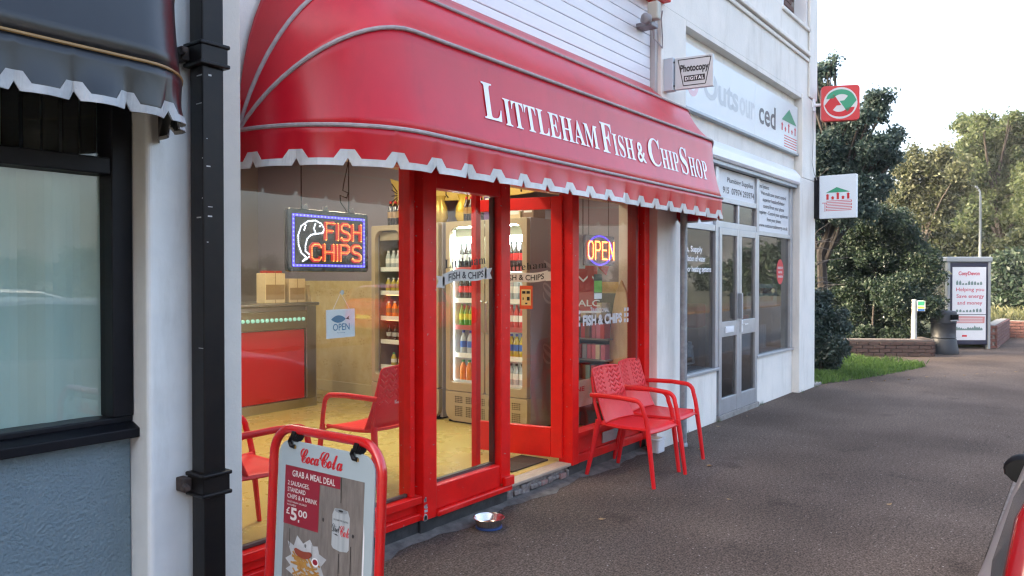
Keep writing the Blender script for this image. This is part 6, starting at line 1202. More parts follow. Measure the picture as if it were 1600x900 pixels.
MB().box(1.60, 2.12, 2.02, 2.10, 0, .05).box(1.60, 2.12, 2.60, 2.68, 0, .05).box(1.83, 1.89, 2.101, 2.599, .01, .045).build('base', mat('black_rubber_base', (.02, .02, .02), .7), sb_, .01)
po = [(u+.008, v-.915) for u, v in rrect(.566, .862, .07)]
MB().prism(po, sgn(0, 0, .004), sgn(1, 0)-sgn(0, 0), sgn(0, 1)-sgn(0, 0), sgn(0, 0, -.008)-sgn(0, 0, 0)).build('panel', M_pan, sb_, .002)
for u in (.095, .462):
    h = MB().tube([sgn(u+.03, -.012, .0), sgn(u+.03, -.035, .016), sgn(u+.005, -.040, .018), sgn(u-.004, -.055, .016), sgn(u+.004, -.072, .014), sgn(u+.02, -.074, .010)], .0085, 8).build('hook', M_black, sb_, smooth=True)
    MB().tube([sgn(u+.012, -.03, .0), sgn(u+.035, -.03, .0)], .026, 10).build('hook_collar', M_black, h, smooth=True)
    MB().lathe([(0, 0), (.006, 0), (.006, .012), (0, .012)], sgn(u+.018, -.082, .004), 8).build('brass_pin', mat('brass', (.5, .33, .12), .35, .9), h)
d = lambda k: (lambda u, v: sgn(u, v, .0045+k*.0012))
def fl(b, poly_, k): f = d(k); return b.poly(poly_, f(0, 0), f(1, 0)-f(0, 0), f(0, 1)-f(0, 0))
pst = fl(MB(), [(.058, -.89), (.522, -.89), (.522, -.153), (.058, -.153)], 0).build('poster', mat('weathered_board_print', (.22, .195, .175), .3, col2=(.135, .118, .105), vscale=9, stretch=(1, 6, 1.2), detail=8, coat=.4), sb_)
b = MB()
for u, va, vb in ((.395, -.25, -.155), (.395, -.89, -.44), (.10, -.47, -.40), (.24, -.52, -.435), (.305, -.89, -.55), (.46, -.62, -.40)): fl(b, [(u, va), (u+.004, va), (u+.002, vb), (u-.002, vb)], 1)
for u, v in ((.30, -.33), (.47, -.36), (.2, -.45), (.48, -.6)): fl(b, ellipse(u, v, .006, .008, 8), 1)
b.build('plank_seams', mat('dark_print', (.035, .03, .028), .4), sb_)['kind'] = 'stuff'
M_meal = mat('deep_red_print', (.26, .014, .03), .4)
b = MB(); fl(b, [(.058, -.2), (.39, -.2), (.39, -.154), (.058, -.154)], 1); fl(b, [(.058, -.385), (.272, -.385), (.272, -.2), (.058, -.2)], 1); b.build('red_offer_panel', M_meal, sb_)
b = MB(); place_text(glyph_text(['sC', 'so', 'sc', 'sa'], -.03), d(1), .150, .262, -.132, -.075, b); place_text(glyph_text(['sC', 'so', 'sl', 'sa'], -.03), d(1), .270, .398, -.132, -.072, b)
vs_, fs_ = b.v, b.f
b.build('script_lettering', M_redprint, sb_)
fat = MB()                      # heavier strokes of the script
for k, (du, dv) in enumerate(((.0012, 0), (-.0012, 0))):
    f = d(1.3+.1*k); off_ = f(du, dv)-d(1)(0, 0); fat.add([tuple(Vector(p)+off_) for p in vs_], fs_)
fat.build('script_weight', M_redprint, sb_)
fl(MB(), [(.263, -.103), (.272, -.103), (.272, -.097), (.263, -.097)], 1).build('script_hyphen', M_redprint, sb_)
w_ = d(2); M_ow = mat('offwhite_print', (.62, .60, .58), .4)
text_lines(sb_, M_ow, w_, [('GRAB A MEAL DEAL', .105, .362, -.192, -.168, .015), ('2 SAUSAGES,', .078, .212, -.229, -.212, .012), ('STANDARD', .078, .19, -.255, -.238, .012), ('CHIPS & A DRINK', .078, .262, -.281, -.264, .012), ('VEGETARIAN SAUSAGE', .078, .20, -.298, -.291, 0.), ('AVAILABLE', .078, .135, -.310, -.303, 0.)])
b = MB(); place_text(plain_text('£', .015), w_, .075, .098, -.345, -.318, b); place_text(plain_text('5', .03), w_, .102, .142, -.366, -.316, b); place_text(plain_text('00', .02), w_, .150, .205, -.345, -.318, b); fl(b, [(.150, -.368), (.158, -.368), (.158, -.358), (.150, -.358)], 2)
b.build('price', M_ow, sb_)
# printed can, chips and sausage on the poster
M_can = mat('silver_can_print', (.42, .46, .48), .3, col2=(.30, .34, .36), vscale=3, stretch=(1, 14, .5))
fl(MB(), [(.352, -.415), (.362, -.425), (.40, -.43), (.44, -.425), (.450, -.415), (.450, -.298), (.438, -.274), (.40, -.270), (.364, -.274), (.352, -.298)], 1).build('printed_can', M_can, sb_)
b = MB(); fl(b, ellipse(.401, -.279, .036, .009, 16), 2); b.build('printed_can_lid', mat('can_lid_print', (.24, .27, .29), .3), sb_)
b = MB(); fl(b, ellipse(.401, -.279, .014, .004, 10), 3); place_text(glyph_text(['sD', 'si', 'se', 'st'], -.02), d(2), .353, .397, -.362, -.332, b); fl(b, [(.36, -.37), (.39, -.375), (.38, -.368)], 2); b.build('black_can_print', M_blackprint, sb_)
b = MB(); place_text(glyph_text(['sC', 'so', 'sk'], -.02), d(2), .398, .4495, -.372, -.332, b); b.build('red_can_print', M_redprint, sb_)
b = MB(); place_text(plain_text('NO SUGAR · NO CALORIES', .0), d(2), .36, .442, -.318, -.312, b); b.build('small_can_print', M_blackprint, sb_)
rr_ = random.Random(5); pp = []
for i in range(22):
    a = 2*math.pi*i/22; r1 = .115 if i % 2 else .085; pp.append((.20+r1*1.1*math.cos(a)+rr_.uniform(-.01, .01), -.515+r1*.9*math.sin(a)+rr_.uniform(-.01, .01)))
fl(MB(), pp, 1).build('printed_paper', mat('crumpled_paper_print', (.50, .53, .55), .4, col2=(.36, .38, .40), vscale=14), sb_)
b = MB()
for i in range(46):
    a = rr_.uniform(-.9, .5); u, v = .20+rr_.uniform(-.06, .07), -.535+rr_.uniform(-.06, .035); c_, s_ = math.cos(a)*.026, math.sin(a)*.026; n_ = .005
    fl(b, [(u-c_-s_*.15, v-s_+c_*.15), (u+c_-s_*.15, v+s_+c_*.15), (u+c_+s_*.15, v+s_-c_*.15), (u-c_+s_*.15, v-s_-c_*.15)], 2+.02*i)
b.build('printed_chips', mat('golden_chip_print', (.45, .25, .06), .45, col2=(.32, .15, .03), vscale=40), sb_)
b = MB(); pl = [(.135+.11*t, -.475-.012*math.sin(math.pi*t)+.014*math.sqrt(max(0, 1-(2*t-1)**4))) for t in [i/12 for i in range(13)]]; pl += [(.245-.11*t, -.475-.012*math.sin(math.pi*(1-t))-.014*math.sqrt(max(0, 1-(2*t-1)**4))) for t in [i/12 for i in range(1, 12)]]
fl(b, pl, 4).build('printed_sausage', mat('sausage_print', (.25, .05, .025), .4), sb_)
fl(MB(), ellipse(.265, -.50, .022, .017, 14), 3.5).build('printed_sauce_pot', M_print, sb_); fl(MB(), ellipse(.266, -.499, .015, .011, 12), 4.5).build('printed_sauce', M_meal, sb_)
fl(MB(), [(.524, -.89), (.536, -.89), (.532, -.35), (.526, -.30)], 1).build('loose_poster_edge', M_print, sb_)
# ================================================================== SMALL THINGS ON THE PAVEMENT
bw = thing('dog_bowl', 'shiny steel dog bowl with blue rubber base on the pavement', 'bowl', (3.835, 3.055, 0))
MB().lathe([(.078, .012), (.083, .03), (.092, .055), (.099, .064), (.101, .067), (.097, .069), (.088, .060), (.074, .026), (.06, .018), (0, .017)], (3.835, 3.055, 0), 36).build('steel_dish', mat('polished_steel', (.72, .70, .67), .22, 1.), bw, smooth=True, ang=50)
MB().lathe([(.080, .001), (.086, .004), (.085, .013), (.076, .0115)], (3.835, 3.055, 0), 36).build('rubber_base', mat('blue_rubber', (.02, .06, .2), .6), bw, smooth=True)
tb = thing('plastic_tub', 'white plastic ice cream tub under the chairs by the pole', 'tub', (6.43, 3.16, 0))
MB().prism(rrect(.15, .12, .025), (6.355, 3.10, .001), (1, 0, 0), (0, 1, 0), (0, 0, .11)).build('tub_body', mat('white_plastic', (.68, .70, .72), .35), tb, .006, smooth=True)
MB().prism(rrect(.165, .135, .03), (6.3475, 3.0925, .111), (1, 0, 0), (0, 1, 0), (0, 0, .018)).build('lid', mat('white_plastic', (.68, .7, .72)), tb, .004, smooth=True)
MB().prism(rrect(.12, .09, .02), (6.37, 3.115, .1295), (1, 0, 0), (0, 1, 0), (0, 0, .001)).build('lid_label', mat('ochre_label', (.45, .28, .08), .5, col2=(.6, .55, .45), vscale=30), tb)
pole = thing('canopy_pole', 'grey galvanised pole standing from the pavement up to the red canopy', 'pole', (6.805, 3.06, 0))
MB().lathe([(.034, -.05), (.034, 3.2)], (6.805, 3.06, 0), 18).build('tube', M_galv, pole, smooth=True)
MB().lathe([(.042, 0), (.040, .03), (.035, .036)], (6.805, 3.06, 0), 18).build('foot_collar', M_galv, pole, smooth=True)
# fallen leaves and scraps
M_leaf = mat('dry_leaf', (.36, .25, .12), .8, col2=(.22, .13, .06), vscale=20)
lp = MB(); lp.add([(-.03, 0, .006), (-.012, .016, .012), (.012, .017, .006), (.034, .002, .014), (.012, -.014, .010), (-.012, -.016, .005), (0, 0, .002)], [(0, 6, 1), (1, 6, 2), (2, 6, 3), (3, 6, 4), (4, 6, 5), (5, 6, 0)])
l0_ = lp.build('fallen_leaf', M_leaf, None)
rl = random.Random(3)
near_ = [(5.35, 2.05, 'in front of the chair nearer the door'), (4.4, 2.55, 'in front of the open doorway'), (6.2, 2.55, 'between the front legs of the chair by the pole'), (6.75, 2.86, 'just in front of the grey pole'), (7.3, 3.1, 'below the dark window behind the pole'), (7.9, 3.15, 'below the left end of the aluminium door'), (8.7, 3.12, 'in front of the aluminium door'), (4.1, 1.2, 'alone out on the pavement opposite the dog bowl'), (5.9, 1.1, 'alone out on the pavement near the kerb')]
spots = near_+[(12+.35*i+rl.uniform(-.1, .1), 3.12-.21*i+rl.uniform(-.08, .02), '%s along the grass edge, counting from the white shop corner' % ORD[i]) for i in range(12)]
for i, (x, y, w_) in enumerate(spots):
    o = l0_ if i == 0 else l0_.copy()
    if i: COL.objects.link(o)
    o.location = (x, y, .001); o.rotation_euler.z = rl.uniform(0, 6); k = rl.uniform(.6, 1.15); o.scale = (k, k, k)
    tag(o, 'dry brown leaf '+w_, 'leaf', 'fallen leaves on the pavement')
o = MB().add([(-.05, -.012, .003), (.05, -.018, .006), (.055, .004, .01), (-.04, .016, .004)], [(0, 1, 2, 3)]).build('paper_scrap', M_print, None); o.location = (4.45, .62, 0); o.rotation_euler.z = -.5; tag(o, 'torn white scrap of paper on the asphalt near the kerb', 'litter')
# weeds at the foot of the walls
wd = MB(); rw_ = random.Random(6)
for (cx, cy) in ((8.18, 3.26), (10.95, 3.16), (9.6, 3.27), (7.3, 3.26), (11.66, 3.16), (6.9, 3.15)):
    for k in range(16):
        a = rw_.uniform(0, 6.28); l = rw_.uniform(.02, .06); w = .006; x, y = cx+rw_.uniform(-.05, .05), cy+rw_.uniform(-.015, .01)
        wd.add([(x-w, y, 0), (x+w, y, 0), (x+math.cos(a)*l*.7, y+math.sin(a)*l*.4-.01, l)], [(0, 1, 2)])
tag(wd.build('weeds', mat('weed_green', (.06, .10, .025), .7), None), 'small green weeds at the foot of the white walls', None, None, 'stuff')
# ================================================================== PARKED CAR
def make_car(lab, m_body, loc):
    t = thing('parked_car', lab, 'car', (0, 0, 0), None)
    st = [(0.0, .70, .42, .86), (.05, .80, .36, 1.0), (.16, .862, .30, 1.135), (.5, .865, .24, 1.105), (1.2, .872, .22, 1.055), (2.0, .875, .22, 1.02), (2.7, .872, .22, .985), (3.2, .862, .22, .95), (3.7, .83, .25, .86), (3.95, .76, .3, .74), (4.05, .62, .36, .62)]
    V = []; F = []
    def sec(x, w, zb, zs):
        h = [(0, zb), (w*.86, zb), (w*.97, zb+.10), (w, zb+.28), (w*1.0, (zb+zs)/2+.08), (w*.995, zs-.06), (w*.97, zs-.012), (w*.93, zs+.005), (w*.5, zs+.03), (0, zs+.035)]
        return [(x, y, z) for y, z in h]+[(x, -y, z) for y, z in reversed(h[1:-1])]
    for s in st: V += sec(*s)
    n = 18
    for i in range(len(st)-1):
        for k in range(n): F.append((i*n+k, i*n+(k+1) % n, (i+1)*n+(k+1) % n, (i+1)*n+k))
    F.append(tuple(range(n-1, -1, -1))); F.append(tuple((len(st)-1)*n+k for k in range(n)))
    b = MB(); b.add(V, F); body = b.build('body', m_body, t, smooth=True, ang=50)
    sd = body.modifiers.new('round', 'SUBSURF'); sd.levels = 1; sd.render_levels = 2
    # cabin: glass sides with roof and pillars
    cab = [(.10, .70, 1.10, 1.14), (.30, .76, 1.11, 1.44), (.55, .775, 1.10, 1.50), (1.3, .785, 1.06, 1.53), (2.0, .775, 1.02, 1.50), (2.45, .755, 1.0, 1.36), (3.05, .72, .955, 1.0)]
    V = []; F = []
    for x, w, z0, z1 in cab:
        wr = w-.15*(z1-z0)/.45-.02
        V += [(x, w+.05, z0-.03), (x, w+.045, z0+.01), (x, wr, z1-.03), (x, wr-.07, z1), (x, 0, z1+.02), (x, -wr+.07, z1), (x, -wr, z1-.03), (x, -w-.045, z0+.01), (x, -w-.05, z0-.03)]
    n = 9
    gl, rf = MB(), MB()
    for i in range(len(cab)-1):
        for k in range(n-1):
            f = [(i*n+k, i*n+k+1, (i+1)*n+k+1, (i+1)*n+k)]
            side = k in (1, 6); screen = i in (0, 5)
            (gl if ((side and 0 < i < 5) or (screen and k in (2, 3, 4, 5))) else rf).add([], []) 
            tgt = gl if ((side and 0 < i < 5) or (screen and 2 <= k <= 5)) else rf
            q = f[0]; tgt.add([V[j] for j in q], [(0, 1, 2, 3)])
    rf.add([V[j] for j in range(n)], [tuple(range(n-1, -1, -1))])
    rf.build('roof_and_pillars', m_body, t, smooth=True, ang=50)
    gl.build('windows', mat('dark_car_glass', (.01, .012, .014), .04, coat=1.), t, smooth=True, ang=30)
    for sx in (1, -1):
        for xp in (1.28, 2.06):
            MB().box(xp-.03, xp+.03, sx*.70-.06, sx*.70+.06, 1.05, 1.10).build('pillar_foot', M_black, t)
        MB().tube([(.05, sx*.715, 1.10), (.09, sx*.732, 1.17), (.17, sx*.72, 1.30), (.25, sx*.685, 1.42)], [(.035, .045), (.04, .05), (.035, .04), (.02, .02)], 10).build('tail_lamp', mat('red_lamp_lens', (.13, .002, .004), .15, coat=.3), t, smooth=True)
        mr = MB().lathe([(0, -.06), (.045, -.055), (.06, -.02), (.058, .05), (.05, .062), (0, .064)], (0, 0, 0), 16)
        for i_, p in enumerate(mr.v): mr.v[i_] = (2.36+p[2]*.9, sx*(.850+p[0]*1.35), .935+p[1]*.98)
        mo = mr.build('door_mirror', mat('black_car_plastic', (.004, .004, .005), .6, spec=.1), t, smooth=True)
        MB().add([(2.30, sx*(.850+.06*math.cos(a)*1.2), .935+.052*math.sin(a)) for a in [i_*math.pi/8 for i_ in range(16)]], [tuple(range(16))]).build('mirror_glass', mat('mirror', (.01, .012, .014), .2, spec=.3), mo)
        MB().tube([(2.38, sx*.86, .93), (2.38, sx*.93, .925)], .025, 8).build('mirror_arm', M_black, mo)
        for xw in (.72, 3.22):
            w = MB().lathe([(.20, -.10), (.30, -.10), (.315, -.07), (.315, .07), (.30, .10), (.20, .10)], (xw, sx*.785, .205), 28, axis=Matrix.Rotation(math.radians(90), 3, 'X')).build('wheel', mat('tyre', (.015, .015, .016), .8), t, smooth=True)
            MB().lathe([(0, -.085), (.06, -.09), (.19, -.075), (.205, -.098), (.205, .098), (.19, .075), (.06, .09), (0, .085)], (xw, sx*.785, .205), 20, axis=Matrix.Rotation(math.radians(90), 3, 'X')).build('rim', M_alu, w, smooth=True)
        MB().box(1.18, 1.34, sx*.876-.01, sx*.876+.01, .86, .89).build('door_handle', m_body, t, .006)
        MB().box(3.86, 3.97, sx*.6-.1, sx*.6+.1, .58, .68).build('headlight', M_print, t, .03)
    MB().box(-.012, .06, -.26, .26, .60, .71).build('number_plate', mat('yellow_plate', (.6, .48, .05), .5), t, .004)
    t.location = loc
    return t
M_carsil = mat('silver_mauve_car_paint', (.30, .26, .27), .32, .4, coat=.5)
car = make_car('silver mauve hatchback with black door mirror parked at the kerb before the chip shop', M_carsil, (1.36, -.664, -.11))
car2 = dup(car, (46, 4.2, -.11), math.radians(80), 'small silver car far off beyond the litter bin')
car3 = make_car('red car parked on the far side of the road', mat('red_car_paint', (.40, .012, .016), .25, coat=.8), (14.2, -9.0, -.11))
car4 = make_car('white car parked on the far side of the road', mat('white_car_paint', (.62, .63, .64), .3, coat=.8), (3.2, -7.0, -.11))

# ================================================================== BACKGROUND PLANTS AND STREET FURNITURE
def leaf_mat(name, c1, c2, trans=.25):
    m = bpy.data.materials.new(name); m.use_nodes = True; N = m.node_tree.nodes; L = m.node_tree.links; p = N['Principled BSDF']
    g = N.new('ShaderNodeNewGeometry'); r = N.new('ShaderNodeValToRGB'); r.color_ramp.elements[0].color = (*c1, 1); r.color_ramp.elements[1].color = (*c2, 1)
    r.color_ramp.elements[0].position = .1; r.color_ramp.elements[1].position = .95
    L.new(g.outputs['Random Per Island'], r.inputs[0]); L.new(r.outputs[0], p.inputs['Base Color']); p.inputs['Roughness'].default_value = .55
    t = N.new('ShaderNodeBsdfTranslucent'); L.new(r.outputs[0], t.inputs[0]); mx = N.new('ShaderNodeMixShader'); mx.inputs[0].default_value = trans
    L.new(p.outputs[0], mx.inputs[1]); L.new(t.outputs[0], mx.inputs[2]); L.new(mx.outputs[0], N['Material Output'].inputs[0])
    MATS[name] = m; return m
def leaf_cloud(name, clumps, n, size, m, parent=None, seed=0, shell=.55, droop=.0):
    """n leaf faces scattered in small tufts through ellipsoid clumps (x,y,z,r[,squash])"""
    rng = np.random.default_rng(seed)
    rs = random.Random(seed+5); sub = []
    for c in clumps:                       # break every lobe into smaller uneven ones
        sub.append((*c[:3], c[3]*.74))
        for _ in range(7):
            v = Vector((rs.gauss(0, 1), rs.gauss(0, 1), rs.gauss(0, 1))).normalized()*c[3]*rs.uniform(.55, 1.02); k = c[3]*rs.uniform(.22, .48); sub.append((c[0]+v.x, c[1]+v.y, c[2]+v.z, k))
    clumps = sub
    C = np.array([c[:3] for c in clumps], float); Rr = np.array([c[3] for c in clumps], float)
    wts = Rr**2.2; wts /= wts.sum()
    nt = max(1, n//7); idx = rng.choice(len(clumps), nt, p=wts)
    dirs = rng.normal(size=(nt, 3)); dirs /= np.linalg.norm(dirs, axis=1)[:, None]
    rad = (shell+(1-shell)*rng.random(nt)**.7)*np.where(rng.random(nt) < .12, 1.18, 1.)
    noise = 1+.28*np.sin(dirs[:, 0]*5+idx*1.7)*np.sin(dirs[:, 2]*6+idx)
    tc = C[idx]+dirs*(rad*Rr[idx]*noise)[:, None]
    P = np.repeat(tc, 7, axis=0)+rng.normal(size=(nt*7, 3))*size*1.25
    k = len(P); a = rng.normal(size=(k, 3)); a /= np.linalg.norm(a, axis=1)[:, None]; b = rng.normal(size=(k, 3)); b -= (a*b).sum(1)[:, None]*a; b /= np.linalg.norm(b, axis=1)[:, None]
    s = size*(.55+.75*rng.random(k))[:, None]; a *= s; b *= s*.52
    V = np.stack([P-a, P+b-a*.1, P+a, P-b-a*.1], 1).reshape(-1, 3)
    off = np.array(WLOC.get(parent.name, (0, 0, 0))) if parent else 0
    V = V-off
    me = bpy.data.meshes.new(name); me.vertices.add(len(V)); me.vertices.foreach_set('co', V.ravel())
    me.loops.add(k*4); me.loops.foreach_set('vertex_index', np.arange(k*4, dtype=np.int32)); me.polygons.add(k); me.polygons.foreach_set('loop_start', np.arange(0, k*4, 4, dtype=np.int32))
    me.update(calc_edges=True); me.validate(); me.materials.append(m)
    o = bpy.data.objects.new(name, me); COL.objects.link(o)
    if parent: o.parent = parent
    return o
M_bark = mat('grey_bark', (.16, .14, .12), .9, col2=(.08, .07, .06), vscale=8, stretch=(1, 1, .3), bump=.6, bscale=30)
M_barkd = mat('dark_bark', (.05, .042, .036), .9, col2=(.03, .025, .02), vscale=8, bump=.5, bscale=30)
def plant(name, lab, cat, base, clumps, n, size, m, bark=M_barkd, tr=.1, seed=1, limbs=1., group=None, crown='crown', shell=.55):
    t = thing(name, lab, cat, base, group); r = random.Random(seed)
    b = MB(); base = Vector(base); zt = max(c[2] for c in clumps); cc = sum((Vector(c[:3]) for c in clumps), Vector())/len(clumps)
    top = Vector((cc.x, cc.y, base.z+(zt-base.z)*.72)); pts = []
    for i in range(7): q = i/6; p = base.lerp(top, q)+Vector((r.uniform(-1, 1), r.uniform(-1, 1), 0))*tr*.7*(q > 0); pts.append(p)
    pts[0].z -= .1
    b.tube(pts, [tr*(1-.75*i/6) for i in range(7)], 8)
    b.build('trunk', bark, t, smooth=True)
    lb_ = MB()
    for c in clumps:
        if r.random() > limbs: continue
        e = Vector(c[:3]); q = min(.95, max(.12, (e.z-base.z)/max(.1, (top.z-base.z))*.62)); s = base.lerp(top, q); mid = s.lerp(e, .55)+Vector((r.uniform(-.2, .2), r.uniform(-.2, .2), r.uniform(-.1, .25)))*c[3]
        lb_.tube([s, mid, e], [tr*.42, tr*.24, tr*.10], 6)
        for k in range(4):
            dv = Vector((r.gauss(0, 1), r.gauss(0, 1), r.gauss(.4, .8))).normalized()*c[3]*r.uniform(.6, 1.1); lb_.tube([mid.lerp(e, r.random()), e+dv*.55, e+dv], [tr*.12, tr*.07, tr*.03], 4)
    lb_.build('limbs', bark, t, smooth=True)
    leaf_cloud(crown, clumps, n, size, m, t, seed, shell)
    return t
M_holly = leaf_mat('dark_evergreen_leaf', (.028, .055, .045), (.08, .125, .10), .35)
M_laurel = leaf_mat('deep_green_leaf', (.013, .03, .018), (.042, .072, .04), .25)
M_shrubl = leaf_mat('blue_green_leaf', (.016, .035, .03), (.05, .08, .06), .15)
M_lime = leaf_mat('yellow_green_leaf', (.05, .08, .034), (.12, .15, .06), .55)
M_brown = leaf_mat('autumn_brown_leaf', (.045, .06, .03), (.11, .12, .06), .45)
M_grassl = leaf_mat('grass_blade', (.05, .11, .018), (.11, .20, .035), .3)
M_dry = leaf_mat('dry_grass_blade', (.055, .07, .025), (.12, .12, .05), .3)
A_CL = [(15.62, 4.07, 5.62, 0.2), (15.74, 3.96, 5.85, 0.07), (15.8, 4.31, 5.19, 0.33), (15.94, 4.17, 4.76, 0.33), (15.74, 4.38, 4.56, 0.28), (15.92, 3.69, 4.45, 0.3), (15.03, 3.32, 4.5, 0.16), (15.47, 3.14, 4.91, 0.2), (15.94, 3.32, 4.71, 0.22), (15.65, 2.97, 4.12, 0.21), (15.9, 3.45, 3.93, 0.42), (15.11, 4.01, 3.82, 0.46), (15.47, 2.81, 3.81, 0.12), (15.25, 3.86, 3.1, 0.41), (15.54, 3.04, 3.31, 0.21), (15.57, 2.94, 4.93, 0.07), (15.01, 4.14, 5.5, 0.14), (15.22, 3.63, 3.56, 0.31), (15.28, 4.22, 2.88, 0.32), (15.92, 2.84, 4.29, 0.1), (15.77, 4.0, 4.08, 0.37), (15.16, 3.6, 4.62, 0.19), (15.8, 4.24, 3.42, 0.45), (15.14, 3.39, 3.18, 0.42), (15.62, 4.37, 5.17, 0.25), (15.13, 3.12, 3.97, 0.26), (15.0, 3.58, 2.94, 0.35)]
B_CL = [(18.75, 4.89, 2.26, 0.72), (18.89, 4.22, 2.25, 0.71), (18.95, 3.63, 2.38, 0.65), (19.13, 3.14, 2.23, 0.52), (18.89, 4.77, 1.36, 0.75), (19.11, 4.12, 1.21, 0.74), (18.03, 3.26, 1.24, 0.57), (18.56, 2.85, 1.52, 0.41), (19.13, 4.98, 0.52, 0.52), (18.78, 4.12, 0.64, 0.58), (19.08, 3.44, 0.72, 0.46), (18.14, 2.84, 0.98, 0.41), (18.56, 3.36, 2.78, 0.49), (18.3, 4.02, 2.86, 0.54), (18.65, 2.87, 2.0, 0.35), (18.69, 4.72, 0.15, 0.3), (18.02, 3.95, 0.23, 0.31), (18.26, 3.42, 0.27, 0.28), (18.34, 2.99, 0.39, 0.22), (19.1, 4.54, 0.23, 0.3), (18.92, 3.83, 0.28, 0.29)]
C_CL = [(13.26, 3.45, 0.58, 0.28), (13.32, 3.57, 0.95, 0.3), (13.35, 3.4, 0.26, 0.21), (13.42, 3.64, 0.13, 0.17), (13.32, 3.36, 0.85, 0.21), (13.41, 3.68, 1.21, 0.22), (12.96, 3.17, 0.51, 0.14)]
E_CL = [(31.25, 5.14, 5.55, 0.7), (31.48, 4.35, 5.74, 0.65), (31.59, 4.77, 4.62, 0.84), (31.88, 3.99, 4.94, 0.65), (31.48, 5.49, 4.54, 0.62), (31.84, 4.28, 4.03, 0.7), (30.06, 3.48, 5.28, 0.39)]
D_CL = [(43.49, 4.49, 7.18, 1.37), (43.97, 3.61, 8.09, 1.12), (44.18, 2.72, 8.33, 1.11), (44.77, 2.22, 6.98, 1.55), (43.96, 3.99, 5.79, 1.56), (44.69, 2.72, 5.15, 1.71), (41.12, 4.36, 4.23, 1.18), (42.86, 5.48, 3.92, 1.13), (44.77, 3.51, 3.15, 1.42), (43.6, 2.26, 3.08, 1.51), (44.6, 4.95, 9.28, 0.51), (41.45, 3.91, 8.8, 0.41), (42.88, 2.84, 9.14, 0.3), (41.99, 1.36, 5.44, 1.72), (43.18, 4.16, 2.65, 1.23), (43.3, 6.24, 4.45, 0.96)]
F_CL = [(30.15, 2.08, 1.26, 0.55), (30.29, 1.6, 1.16, 0.76), (30.35, 1.83, 1.9, 0.59), (30.53, 1.14, 1.47, 0.94), (30.29, 2.36, 0.72, 0.3)]
G_CL = [(34.25, 5.27, 2.85, 0.87), (34.48, 4.52, 2.58, 0.86), (34.59, 3.76, 2.45, 0.9), (34.88, 3.04, 2.19, 0.79), (34.48, 4.85, 1.7, 0.66), (34.84, 4.0, 1.45, 0.76), (33.06, 2.98, 1.22, 0.61), (33.93, 5.56, 1.96, 0.76), (34.89, 2.32, 2.43, 0.88)]

plant('holly_tree', 'tall dark evergreen tree rising behind the projecting signs', 'tree', (15.2, 4.35, -.05), A_CL, 66000, .042, M_holly, M_barkd, .13, 3, shell=.2)
tk = MB(); pts = [(14.0, 3.86, -.05), (14.02, 3.88, .7), (14.1, 3.95, 1.3), (14.0, 4.0, 2.0), (14.2, 4.1, 2.9)]
tg = thing('bare_tree', 'grey leaning trunk close behind the white shop corner', 'tree', (14.0, 3.86, -.05)); tk.tube(pts, [.075, .065, .06, .05, .03], 10).build('trunk', mat('lichen_bark', (.12, .11, .095), .9, col2=(.06, .055, .05), vscale=9), tg, smooth=True)
tw_ = MB(); rt = random.Random(12)
for k in range(26):
    s = Vector(pts[rt.choice((2, 3, 3, 4))])+Vector((0, 0, rt.uniform(-.3, .2))); e = s+Vector((rt.uniform(-.3, .6), rt.uniform(-1.0, .1), rt.uniform(-.2, .8)))*rt.uniform(.5, 1.2); tw_.tube([s, s.lerp(e, .5)+Vector((0, 0, .06)), e], [.012, .008, .003], 4)
tw_.build('twigs', M_bark, tg)
plant('evergreen_shrub', 'broad dense dark laurel filling the bed behind the low wall', 'shrub', (18.0, 3.7, .0), B_CL, 170000, .036, M_laurel, M_barkd, .03, 5, .0, crown='foliage', shell=.25)
plant('corner_shrub', 'rounded blue green shrub on the grass by the white shop corner', 'shrub', (13.3, 3.55, -.02), C_CL, 30000, .032, M_shrubl, M_barkd, .04, 6, .8, crown='foliage', shell=.3)
plant('autumn_tree', 'thin brownish autumn tree between the dark evergreen and the big green tree', 'tree', (32, 5.6, -.1), E_CL, 26000, .075, M_brown, M_barkd, .12, 7, shell=.3)
plant('broad_tree', 'large yellow green tree filling the right background behind the lamp post', 'tree', (44, 3.2, -.1), D_CL, 170000, .095, M_lime, M_barkd, .26, 8, shell=.4)
plant('dark_bush', 'dark green bush behind the brick wall beside the advertising panel', 'bush', (31, 1.6, -.1), F_CL, 30000, .085, M_laurel, M_barkd, .1, 9, .6, crown='foliage', shell=.3)
plant('thicket', 'mid green thicket behind the litter bin and advertising panel', 'bush', (35, 4.8, -.1), G_CL, 50000, .10, leaf_mat('mixed_leaf', (.03, .045, .018), (.085, .10, .04), .4), M_barkd, .12, 10, .5, crown='foliage', shell=.3)
